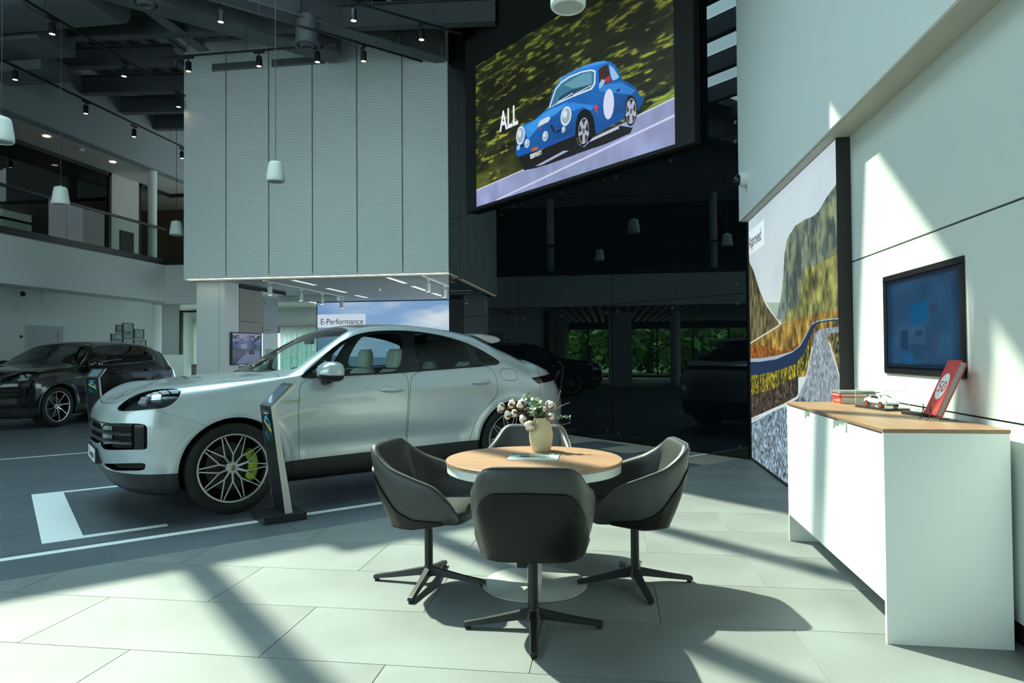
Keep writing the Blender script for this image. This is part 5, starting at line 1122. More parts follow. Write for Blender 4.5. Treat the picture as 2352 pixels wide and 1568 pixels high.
# ================================================================== LEFT LOWER WALL
yd0, yd1 = float(onx(59, 760, XW)[1]), float(onx(142, 760, XW)[1]); zd1 = float(onx(100, 748, XW)[2])
dr = struct('door_1'); FRD = mat('door frame', (.42, .45, .44), .5)
m = MB(); m.box((XW, yd0, 0), (XW+.04, yd0+.14, zd1)); m.box((XW, yd1-.14, 0), (XW+.04, yd1, zd1)); m.box((XW, yd0+.14, zd1-.14), (XW+.04, yd1-.14, zd1)); obj('door_frame', m, FRD, dr)
m = MB(); m.box((XW, yd0+.16, 0), (XW+.02, yd1-.16, zd1-.17)); dl = obj('door_leaf', m, mat('door leaf', (.44, .45, .46), .5), dr)
m = MB(); m.tube([(XW+.02, yd0+.26, 1.0), (XW+.07, yd0+.26, 1.0), (XW+.07, yd0+.40, 1.0)], .012, 8); obj('door_handle', m, STEELD, dl)
q = onx(41, 775, XW); q2 = onx(58, 782, XW); pl_ = thing('door_sign', 'small white sign plate beside the grey door', 'sign', (XW+.006, (q[1]+q2[1])/2, q2[2])); m = MB(); m.box((-.005, (q[1]-q2[1])/2, 0), (.005, (q2[1]-q[1])/2, q[2]-q2[2])); obj('plate', m, WHITE, pl_); m = MB(); m.box((.0055, (q[1]-q2[1])/2+.04, .06), (.0065, (q[1]-q2[1])/2+.12, .12)); obj('pictogram', m, INK, pl_)
fr_ = [((1365, 28), (1440, 122), 'smallest framed print, at the upper edge of the picture group'), ((1443, 8), (1567, 182), 'tallest framed print in the middle of the picture group'), ((1575, 80), (1690, 195), 'framed print with a pale landscape on the far side of the tall print'), ((1307, 133), (1440, 240), 'framed print with a blue scene at the near side of the picture group'), ((1443, 187), (1565, 300), 'framed print hanging under the tall print'), ((1573, 210), (1713, 310), 'framed print lowest at the far side of the picture group')]
for i, (a, b_, lab) in enumerate(fr_):
    qa, qb = onx(a[0]/5.113, 740+a[1]/5.113, XW+.02), onx(b_[0]/5.113, 740+b_[1]/5.113, XW+.02); w2, h2 = (qb[1]-qa[1])/2, (qa[2]-qb[2])/2
    t = thing('framed_print', lab, 'picture frame', (XW+.002, (qa[1]+qb[1])/2, (qa[2]+qb[2])/2), 0, 'framed prints on the left wall')
    m = MB(); e_ = .022
    for lo, hi in (((0, -w2, -h2), (.03, -w2+e_, h2)), ((0, w2-e_, -h2), (.03, w2, h2)), ((0, -w2+e_, h2-e_), (.03, w2-e_, h2)), ((0, -w2+e_, -h2), (.03, w2-e_, -h2+e_))): m.box(lo, hi)
    obj('frame', m, BLACK, t); m = MB(); m.box((.002, -w2+e_, -h2+e_), (.010, w2-e_, h2-e_)); obj('mount', m, mat('print mount', (.62, .64, .63), .6), t)
    pc_ = Pic(60, 60, (150, 170, 180)); nn = fbm(60, 60, 5, 3, 70+i); pc_.a *= (.6+.7*nn)[..., None]; pc_.fill([(0, 0), (1, 0), (1, .40), (.6, .50), (.3, .38), (0, .45)], ((120, 130, 110), (100, 110, 100), (140, 145, 110), (80, 110, 140), (110, 105, 90), (120, 135, 140))[i], .9); pc_.fill([(.3, .3), (.4, .42), (.65, .42), (.75, .3)], ((150, 60, 50), (70, 75, 80), (190, 190, 180), (60, 70, 80), (80, 90, 100), (100, 110, 120))[i])
    k_ = .75; m = MB(); m.quad((.011, -w2*k_, -h2*k_), (.011, w2*k_, -h2*k_), (.011, w2*k_, h2*k_), (.011, -w2*k_, h2*k_)); obj('print', m, pic_mat('print %d' % i, pc_.image('print%d' % i), rough=.4), t)
q = onx(45, 675, XW); t = thing('security_camera', 'small white bullet security camera under the mezzanine', 'camera', (XW, q[1], q[2])); m = MB(); T = Matrix.Rotation(PI/2, 4, 'Y'); m.lathe([(0, 0), (.06, 0), (.06, .03), (.05, .06), (0, .06)], 20, T=T); obj('mount', m, WHITE, t, smooth=40); m = MB(); m.sphere((.10, -.02, 0), .06, 16, 10); obj('lens_ball', m, MATS['dark dome'], t, smooth=180)
q = onx(103, 683, XW); t = thing('wall_speaker', 'round white speaker on the left wall under the mezzanine', 'speaker', (XW, q[1], q[2])); m = MB(); m.lathe([(0, .05), (.09, .05), (.125, .03), (.13, 0)], 28, T=T); obj('grille', m, WHITE, t, smooth=50)
lcq = onx(364, 816, XW+.5); lcab = thing('low_cabinet', 'low white cabinet behind the tail of the black car', 'cabinet', (-13.2, 17.9, 0)); m = MB(); m.box((-.3, -.5, .08), (.3, 1.3, 1.36)); obj('carcass', m, LAM, lcab, bevel=.004); m = MB(); m.box((-.25, -.45, 0), (.25, 1.25, .08)); obj('plinth', m, BLACK, lcab)
yr = float(onx(385, 760, XW)[1])
xr0, xr1 = float(ony(413, 760, yr)[0]), float(ony(450, 760, yr)[0])
b = MB(); b.box((XW-.2, yr, 0), (xr0, yr+.12, 2.9)); obj('return_wall', b, WHITE, wl)
b = MB(); b.box((xr0, yr-.02, 0), (xr0+.05, yr+.1, 2.72)); b.box((xr0, yr-.02, 2.66), (xr1+1.2, yr+.1, 2.72)); obj('opening_frame', b, BLACK, wl)
b = MB(); b.box((xr0+.05, yr+.03, .05), (xr1+1.2, yr+.045, 2.66)); obj('opening_pane', b, GGL2, wl, weld=False)
shf = thing('office_shelf', 'brown shelf with office things behind the glass by the white pier', 'shelf', (xr0+.75, yr+.7, 0)); 
for z in (.35, .70, 1.02): m = MB(); m.box((-.7, -.18, z), (.7, .18, z+.03)); obj('shelf_board', m, mat('shelf brown', (.16, .11, .08), .6), shf)
for x in (-.69, .69): m = MB(); m.box((x-.012, -.18, 0), (x+.012, .18, 1.05)); obj('side_board', m, MATS['shelf brown'], shf)
for i, (x, wd, h, z, lab) in enumerate(((-.45, .12, .16, 1.05, 'tan box standing on the office shelf top'), (-.12, .25, .09, 1.05, 'dark folded case lying on the office shelf top'), (-.4, .2, .12, .75, 'small dark box on the lower office shelf'))):
    t = thing('storage_box', lab, 'box', (xr0+.75+x, yr+.7, z)); m = MB(); m.box((-wd/2, -.08, 0), (wd/2, .08, h)); obj('body', m, mat('box%d' % i, ((.35, .22, .14), (.03, .03, .03), (.05, .045, .04))[i], .6), t, bevel=.006); m = MB(); m.box((-wd/2-.003, -.083, h), (wd/2+.003, .083, h+.02)); obj('lid', m, MATS['box%d' % i], t)
# ---- mezzanine: downlights, seated person with desk
DLM = mat('downlight', (1, .9, .8), .5, emit=(1, .86, .66), estr=7.0); DLW = mat('warm downlight', (1, .8, .6), .5, emit=(1, .72, .42), estr=6.0)
for i, (px, py, lab) in enumerate(((107, 313, 'round downlight in the mezzanine ceiling beside the nearest column'), (259, 372, 'round downlight in the mezzanine ceiling over the white pier wall'))):
    p = onz(px, py, 6.59); t = thing('downlight', lab, 'ceiling light', (p[0], p[1], 6.588), 0, 'mezzanine downlights'); m = MB(); m.lathe([(.075, 0), (.095, -.004), (.098, .004)], 24); obj('rim', m, WHITE, t); m = MB(); m.lathe([(0, -.002), (.075, -.002)], 24); obj('diffuser', m, DLM, t)
p = onz(188, 345, 6.57); t = thing('ceiling_detector', 'small white detector between the two mezzanine downlights', 'detector', (p[0], p[1], 6.57)); m = MB(); m.lathe([(0, -.03), (.05, -.02), (.06, .01), (.06, .03), (0, .03)], 18); obj('housing', m, WHITE, t, smooth=50)
for i, (px, py) in enumerate(((377, 456), (379, 474), (374, 490))):
    p = onz(px, py, 6.58); p = onx(px, py, -16.2-.2*i); t = thing('downlight', ['topmost warm light in the glazed corner room', 'middle warm light in the glazed corner room', 'lowest warm light in the glazed corner room'][i], 'ceiling light', p, 0, 'warm lights in the corner room'); m = MB(); m.lathe([(0, -.012), (.07, -.01), (.08, .01), (0, .02)], 18); obj('rim', m, WHITE, t, smooth=50); m = MB(); m.lathe([(0, -.014), (.07, -.014)], 18); obj('diffuser', m, DLW, t); m = MB(); m.cyl((0, 0, .02), (0, 0, 6.66-p[2]), .008, 8); obj('hanger', m, BLACK, t)
# the person at the desk (small, seen through the balustrade glass)
def skin_figure(name, label, loc, rz, verts, edges, radii, m, sub=2):
    me = bpy.data.meshes.new('body'); me.from_pydata(verts, edges, []); o = bpy.data.objects.new('body_src', me); COL.objects.link(o); md = o.modifiers.new('skin', 'SKIN'); sv = me.skin_vertices[0].data
    for i, r in enumerate(radii): sv[i].radius = (r, r)
    sv[0].use_root = True; sb_ = o.modifiers.new('sub', 'SUBSURF'); sb_.levels = sub
    dg = bpy.context.evaluated_depsgraph_get(); me2 = bpy.data.meshes.new_from_object(o.evaluated_get(dg)); bpy.data.objects.remove(o); me2.materials.clear()
    for mm in (m if isinstance(m, list) else [m]): me2.materials.append(mm)
    for p in me2.polygons: p.use_smooth = True
    return me2
pv = [(0, 0, .50), (0, .02, .68), (0, .03, .86), (0, .02, .98), (0, .0, 1.06), (0, -.02, 1.14), (0, -.03, 1.24), (.17, .02, .96), (.24, -.02, .76), (.16, -.24, .72), (.12, -.33, .73), (-.17, .02, .96), (-.24, -.02, .76), (-.16, -.24, .72), (-.12, -.33, .73), (.10, -.05, .48), (.13, -.42, .47), (.13, -.42, .08), (.13, -.52, .04), (-.10, -.05, .48), (-.13, -.42, .47), (-.13, -.42, .08), (-.13, -.52, .04)]
pe = [(0, 1), (1, 2), (2, 3), (3, 4), (4, 5), (5, 6), (3, 7), (7, 8), (8, 9), (9, 10), (3, 11), (11, 12), (12, 13), (13, 14), (0, 15), (15, 16), (16, 17), (17, 18), (0, 19), (19, 20), (20, 21), (21, 22)]
prd = [.15, .14, .16, .12, .055, .085, .075, .065, .048, .036, .032, .065, .048, .036, .032, .09, .068, .05, .04, .09, .068, .05, .04]
SKN = mat('skin', (.55, .33, .23), .55); SHT = mat('cream shirt', (.62, .50, .34), .8); TRS = mat('dark trousers', (.03, .03, .035), .8)
pme = skin_figure('person', '', None, 0, pv, pe, prd, [SHT, SKN, TRS])
for p in pme.polygons:
    c = p.center
    p.material_index = 1 if (c.z > 1.03 or (c.y < -.27 and c.z > .6)) else (2 if c.z < .56 else 0)
pq = onx(349, 570, -15.95); pz = 4.0
per = thing('person', 'person with dark hair in a pale shirt sitting at a desk behind the balustrade', 'person', (pq[0], pq[1], float(pq[2])-1.20), -1.2); per.location.z = max(3.99, float(pq[2])-1.20)
link('body', pme, per)
m = MB(); m.sphere((0, -.005, 1.22), .098, 16, 12, sc=(1, 1.05, 1.1)); m.sphere((0, .05, 1.12), .08, 12, 8, sc=(1, .7, 1.2)); hr = obj('hair', m, mat('dark hair', (.02, .014, .010), .7), per, smooth=180)
m = MB()
for s in (-1, 1): m.sphere((s*.03, -.112, 1.19), .011, 8, 6)
obj('eyes', m, BLACK, per, smooth=180)
ofc = thing('office_chair', 'dark office chair under the seated person on the mezzanine', 'chair', (per.location.x, per.location.y, per.location.z), -1.2); m = MB(); m.box((-.24, -.24, .36), (.24, .24, .385)); obj('seat', m, BLACK, ofc, bevel=.008); m = MB(); m.box((-.22, .20, .48), (.22, .25, .86)); obj('backrest', m, BLACK, ofc, bevel=.02); m = MB(); m.cyl((0, 0, .03), (0, 0, .36), .03, 12); obj('pole', m, BLACK, ofc)
for a in range(5): m = MB(); m.cyl((0, 0, .06), (.28*math.cos(a*1.257), .28*math.sin(a*1.257), .03), .018, 8); obj('leg', m, BLACK, ofc)
dk = thing('desk', 'dark desk before the seated person on the mezzanine', 'desk', (per.location.x-.45*math.cos(-1.2+PI/2)+.0, per.location.y-.62, per.location.z)); m = MB(); m.box((-.6, -.3, .67), (.6, .25, .70)); obj('desk_top', m, BLACK, dk)
for x in (-.57, .57): m = MB(); m.box((x-.02, -.28, 0), (x+.02, .23, .67)); obj('side_frame', m, BLACK, dk)
# trees and grass outside the left windows (seen mirrored in the dark glass)
gr = box('ground', (-80, -40, -.2), (-26.5, 60, -.05), mat('grass', (.12, .22, .05), .9, noise=(.6, .4))); gr['kind'] = 'structure'
LV = mat('tree leaves', (.20, .40, .08), .7, noise=(1.2, .6)); BK = mat('bark', (.12, .09, .07), .9)
r = np.random.default_rng(5)
for i in range(14):
    x, y, h = -32-4.2*(i%2), -6+i*2.0+r.uniform(-.1, .1), 4.6+r.uniform(-.3, .4)+.3*(i%2)
    t = thing('tree', 'green leafy tree outside the far glass front, mirrored in the dark glass', 'tree', (x, y, -.05), 0, 'trees mirrored in the dark glass'); m = MB(); m.frustum((0, 0, 0), (0, 0, h*.6), .16, .08, 8); obj('trunk', m, BK, t)
    V = []; n_ = 1700
    u = r.normal(size=(n_, 3)); u /= np.linalg.norm(u, axis=1)[:, None]; rad = r.random(n_)**.35; c = u*rad[:, None]*np.array([h*.37, h*.37, h*.50])+np.array([0, 0, h*.52])
    m = MB()
    for k in range(n_):
        a = r.normal(size=3)*.19; b2 = r.normal(size=3)*.19; m.add([c[k], c[k]+a, c[k]+a+b2, c[k]+b2], [(0, 1, 2, 3)])
    f = obj('foliage', m, LV, t, weld=False); f['kind'] = 'stuff'
# ================================================================== CARS
from mathutils.bvhtree import BVHTree
ST = np.array([-.42, 0, .35, .57, .75, .95, 1.2, 1.5, 1.8, 2.1, 2.4, 2.65, 2.85, 3.05, 3.25])
def tab(suv):
    n = len(ST); Y = np.zeros((13, n)); Z = np.zeros((13, n)); full = lambda v: np.array([v]*n if np.isscalar(v) else v, float)
    Y[0], Z[0] = full(.70), full(.21); Y[1], Z[1] = full(.905), full(.225); Y[2], Z[2] = full(.948), full(.40); Y[3], Z[3] = full(.960), full(.57); Y[4], Z[4] = full(.984), full(.76)
    Y[5] = [.968, .975] + [.975]*9+[.972, .968, .962, .955]; Z[5] = [.90, .925]+[.94]*3+[.945]*4+[.95]*6
    Y[6] = [.93, .945, .945, .945, .944, .944, .943, .942, .94, .936, .932, .93, .925, .918, .905]; Z[6] = [.985, 1.02, 1.035, 1.04, 1.045, 1.05, 1.055, 1.06, 1.065, 1.075, 1.085, 1.09, 1.09, 1.08, 1.06]
    Y[7] = [.875, .90, .912, .915, .913, .912, .91, .905, .90, .893, .885, .880, .876, .868, .855]; Z[7] = [1.04, 1.075, 1.10, 1.116, 1.124, 1.132, 1.138, 1.146, 1.158, 1.172, 1.187, 1.200, 1.200, 1.172, 1.132]
    Y[8] = [.79, .82, .85, .885, .868, .83, .80, .79, .79, .79, .80, .815, .832, .83, .815]; Z[8] = [1.075, 1.11, 1.135, 1.15, 1.215, 1.30, 1.345, 1.36, 1.365, 1.365, 1.345, 1.31, 1.262, 1.222, 1.172]
    Y[9] = [.66, .68, .70, .80, .80, .735, .655, .60, .59, .61, .675, .735, .775, .77, .75]; Z[9] = [1.09, 1.128, 1.153, 1.19, 1.295, 1.415, 1.535, 1.58, 1.588, 1.572, 1.515, 1.435, 1.345, 1.285, 1.215]
    Y[10] = [.45, .46, .47, .55, .57, .55, .50, .47, .46, .46, .50, .56, .60, .60, .58]; Z[10] = [1.097, 1.133, 1.16, 1.25, 1.345, 1.455, 1.575, 1.618, 1.625, 1.615, 1.575, 1.52, 1.43, 1.35, 1.263]
    Y[11] = [.22, .23, .24, .28, .29, .28, .26, .24, .23, .23, .25, .28, .30, .30, .30]; Z[11] = [1.102, 1.138, 1.172, 1.285, 1.375, 1.48, 1.60, 1.643, 1.648, 1.638, 1.603, 1.555, 1.465, 1.38, 1.288]
    Z[12] = [1.105, 1.14, 1.18, 1.30, 1.385, 1.49, 1.607, 1.65, 1.655, 1.645, 1.61, 1.563, 1.475, 1.388, 1.295]
    if suv:
        k = slice(9, 15)
        Y[8][k] = [.79, .79, .795, .80, .80, .79]; Z[8][k] = [1.37, 1.375, 1.375, 1.365, 1.33, 1.27]
        Y[9][k] = [.61, .625, .64, .655, .665, .68]; Z[9][k] = [1.585, 1.575, 1.56, 1.54, 1.50, 1.42]
        Y[10][k] = [.47, .48, .50, .52, .53, .54]; Z[10][k] = [1.63, 1.623, 1.61, 1.592, 1.555, 1.47]
        Y[11][k] = [.24, .24, .25, .26, .27, .28]; Z[11][k] = [1.66, 1.655, 1.645, 1.625, 1.585, 1.495]; Z[12][k] = [1.67, 1.665, 1.655, 1.635, 1.595, 1.505]
    return Y, Z
XF = np.array([-.68, -.80, -.885, -.925, -.935, -.915, -.875, -.835, -.775, -.705, -.62, -.52, -.42]); ZF = np.array([.22, .25, .42, .58, .73, .845, .905, .935, .965, 1.0, 1.035, 1.07, 1.105])
XR = np.array([3.72, 3.84, 3.93, 4.0, 3.99, 3.93, 3.86, 3.80, 3.72, 3.62, 3.50, 3.38, 3.25]); ZR = np.array([.30, .33, .45, .60, .75, .92, 1.03, 1.095, 1.115, 1.145, 1.185, 1.235, 1.295])
XRs = np.array([3.72, 3.84, 3.93, 3.99, 3.98, 3.92, 3.86, 3.80, 3.73, 3.64, 3.54, 3.40, 3.25]); ZRs = np.array([.30, .33, .45, .60, .75, .92, 1.03, 1.10, 1.15, 1.24, 1.35, 1.44, 1.505])
def pchip(x, y, xi):
    h = np.diff(x); d = np.diff(y)/h; m = np.zeros(len(x)); 
    for i in range(1, len(x)-1):
        if d[i-1]*d[i] > 0: w1, w2 = 2*h[i]+h[i-1], h[i]+2*h[i-1]; m[i] = (w1+w2)/(w1/d[i-1]+w2/d[i])
    m[0], m[-1] = d[0], d[-1]; k = np.clip(np.searchsorted(x, xi)-1, 0, len(x)-2); t = (xi-x[k])/h[k]
    return y[k]*(1+2*t)*(1-t)**2+h[k]*m[k]*t*(1-t)**2+y[k+1]*t*t*(3-2*t)+h[k]*m[k+1]*t*t*(t-1)
def car_grid(suv):
    Y, Z = tab(suv); xr, zr = (XRs, ZRs) if suv else (XR, ZR); cols = []
    th = (np.linspace(0, 1, 74)**.9)*PI/2; nn = 2.55
    for t in th[:-1]:
        c, s = math.cos(t), math.sin(t); w = s**1.6; a = ST[0]-XF; x = ST[0]-a*c**(2/nn); y = Y[:, 0]*s**(2/nn); z = ZF*(1-w)+Z[:, 0]*w; cols.append(np.stack([x, y, z], 1))
    xs = np.linspace(ST[0], ST[-1], 236)
    ys = np.array([pchip(ST, Y[l], xs) for l in range(13)]); zs_ = np.array([pchip(ST, Z[l], xs) for l in range(13)])
    for i, x in enumerate(xs): cols.append(np.stack([np.full(13, x), ys[:, i], zs_[:, i]], 1))
    nn = 2.45
    for t in th[::-1][1:]:
        c, s = math.cos(t), math.sin(t); w = s**1.6; a = xr-ST[-1]; x = ST[-1]+a*c**(2/nn); y = Y[:, -1]*s**(2/nn); z = zr*(1-w)+Z[:, -1]*w; cols.append(np.stack([x, y, z], 1))
    C = np.array(cols)                                   # stations x levels x 3
    seg = [6, 9, 9, 11, 10, 8, 7, 16, 15, 13, 13, 13]; G = []
    for i in range(12):
        p0, p1, p2, p3 = C[:, max(i-1, 0)], C[:, i], C[:, i+1], C[:, min(i+2, 12)]
        for f in np.linspace(0, 1, seg[i], endpoint=False): G.append(.5*((2*p1)+(-p0+p2)*f+(2*p0-5*p1+4*p2-p3)*f*f+(-p0+3*p1-3*p2+p3)*f**3))
    G.append(C[:, 12]); G = np.array(G).transpose(1, 0, 2)   # stations x rows x 3
    # smooth along the length, and swell round the wheels
    for _ in range(8): G[1:-1] = .25*G[:-2]+.5*G[1:-1]+.25*G[2:]
    for _ in range(5): G[:, 20:-1] = .25*G[:, 19:-2]+.5*G[:, 20:-1]+.25*G[:, 21:]
    G[..., 1] = np.maximum(G[..., 1], 0); G[:, -1, 1] = 0; G[0, :, 1] = 0; G[-1, :, 1] = 0
    for cx in (0.0, 2.895):
        r = np.hypot(G[..., 0]-cx, G[..., 2]-.385); m = (G[..., 1] > .6)&(G[..., 2] < 1.05)
        G[..., 1] += m*(.016*np.exp(-((r-.455)/.045)**2)+.012*np.exp(-((r-.44)/.16)**2))*np.clip((1.05-G[..., 2])/.25, 0, 1)
    lowdoor = np.exp(-((G[..., 2]-.50)/.09)**2)*np.clip((G[..., 0]-.45)/.15, 0, 1)*np.clip((2.40-G[..., 0])/.15, 0, 1); G[..., 1] -= .016*lowdoor
    return G
def sdf(P, poly):
    """signed distance to a closed outline, negative inside"""
    P = np.asarray(P, float); poly = np.asarray(poly, float); d = np.full(len(P), 1e9); ins = np.zeros(len(P), bool); k = len(poly)
    for i in range(k):
        a, b_ = poly[i], poly[(i+1) % k]; e_ = b_-a; L = e_@e_+1e-12; t = np.clip(((P-a)@e_)/L, 0, 1); d = np.minimum(d, np.hypot(*(P-a-t[:, None]*e_).T))
        c = (a[1] > P[:, 1]) != (b_[1] > P[:, 1]); xi = (b_[0]-a[0])*(P[:, 1]-a[1])/(b_[1]-a[1]+1e-15)+a[0]; ins ^= c & (P[:, 0] < xi)
    return np.where(ins, -d, d)
def rnd(poly, it=2):
    """round the corners of an outline"""
    P = np.asarray(poly, float)
    for _ in range(it): Q = np.roll(P, -1, 0); P = np.stack([.8*P+.2*Q, .2*P+.8*Q], 1).reshape(-1, 2)
    return P
class Shell:
    def __init__(s, G):
        ns, nr, _ = G.shape; s.V = G.reshape(-1, 3).copy(); i, j = np.meshgrid(np.arange(ns-1), np.arange(nr-1), indexing='ij'); a = (i*nr+j).ravel(); s.F = np.stack([a, a+nr, a+nr+1, a+1], 1)
        du = np.gradient(G, axis=0); dv = np.gradient(G, axis=1); n = np.cross(du, dv).reshape(-1, 3); L = np.linalg.norm(n, axis=1)[:, None]; n = n/np.maximum(L, 1e-9)
        bad = L[:, 0] < 1e-8; n[bad] = (0, 0, 1); s.N = n
        c = s.V-np.array([1.5, 0, .8]); 
        if np.mean(np.sum(n*c, 1)) < 0: s.N = -n; s.F = s.F[:, ::-1]
    def split(s, F, func):
        f = func(s.V); fv = np.where(F >= 0, f[np.maximum(F, 0)], np.nan); neg = fv < 0; valid = F >= 0
        allin = np.all(neg | ~valid, 1); allout = np.all(~neg | ~valid, 1); A, B_2 = [F[allin]], [F[allout]]; X = F[~(allin | allout)]
        nv, nn, cache = [], [], {}; base = len(s.V); ia, ib = [], []
        def cut(a, b_):
            k = (a, b_) if a < b_ else (b_, a)
            if k not in cache:
                t = f[k[0]]/(f[k[0]]-f[k[1]]); cache[k] = base+len(nv); nv.append(s.V[k[0]]*(1-t)+s.V[k[1]]*t); q = s.N[k[0]]*(1-t)+s.N[k[1]]*t; nn.append(q/np.linalg.norm(q))
            return cache[k]
        for q in X:
            q = [int(v) for v in q if v >= 0]; pi, po = [], []
            for a, b_ in zip(q, q[1:]+q[:1]):
                (pi if f[a] < 0 else po).append(a)
                if (f[a] < 0) != (f[b_] < 0): c = cut(a, b_); pi.append(c); po.append(c)
            for P, out in ((pi, ia), (po, ib)):
                if len(P) < 3: continue
                if len(P) <= 4: out.append(P+[-1]*(4-len(P)))
                else:
                    for m in range(1, len(P)-1, 2): out.append(([P[0]]+P[m:m+3]+[-1])[:4])
        if nv: s.V = np.vstack([s.V, nv]); s.N = np.vstack([s.N, nn])
        if ia: A.append(np.array(ia))
        if ib: B_2.append(np.array(ib))
        return np.vstack(A), np.vstack(B_2)
    def panel(s, F, func, gap=.0022):
        """cut a panel out, leaving an open joint all round"""
        a, rest = s.split(F, lambda V: func(V)+gap); _, rest = s.split(rest, lambda V: func(V)-gap); return a, rest
    def mesh(s, name, F, mats, both=False, near=True, off=0.0):
        ids = np.unique(F[F >= 0]); mp = -np.ones(len(s.V), int); mp[ids] = np.arange(len(ids)); V = s.V[ids]-s.N[ids]*off; Nn = s.N[ids]; faces = [tuple(int(mp[v]) for v in q if v >= 0) for q in F]
        vs_, ns_, fs = [], [], []
        if near: vs_.append(V*np.array([1, -1, 1])); ns_.append(Nn*np.array([1, -1, 1])); fs += [q[::-1] for q in faces]
        if both or not near: o = len(V) if near else 0; vs_.append(V); ns_.append(Nn); fs += [tuple(v+o for v in q) for q in faces]
        me = bpy.data.meshes.new(name); me.from_pydata(np.vstack(vs_).tolist(), [], fs); me.materials.append(mats) if not isinstance(mats, list) else [me.materials.append(m) for m in mats]
        me.polygons.foreach_set('use_smooth', [True]*len(me.polygons)); me.update(); me.normals_split_custom_set_from_vertices(np.vstack(ns_).tolist()); return me
CARGLASS = glass_mat('car side glass', (.66, .78, .75), 1.0, 0.0, 1.5); WSGLASS = glass_mat('windscreen glass', (.62, .74, .70), 1.0, 0.0, 1.5); DARKGLASS = glass_mat('dark car glass', (.30, .36, .34), 1.2, 0.0, 1.5)
TRIM = mat('gloss black trim', (.008, .009, .010), .12); CLAD = mat('satin black cladding', (.014, .015, .016), .45); RUB = mat('tyre rubber', (.012, .012, .012), .7); RIMB = mat('rim black', (.012, .013, .014), .25); RIMS = mat('machined rim', (.60, .62, .61), .28, metal=.85)
DISC = mat('brake disc', (.07, .07, .07), .4, metal=.8); LINER = mat('inner liner', (.010, .010, .011), .8); CHROME = mat('chrome', (.70, .70, .68), .12, metal=1.0)
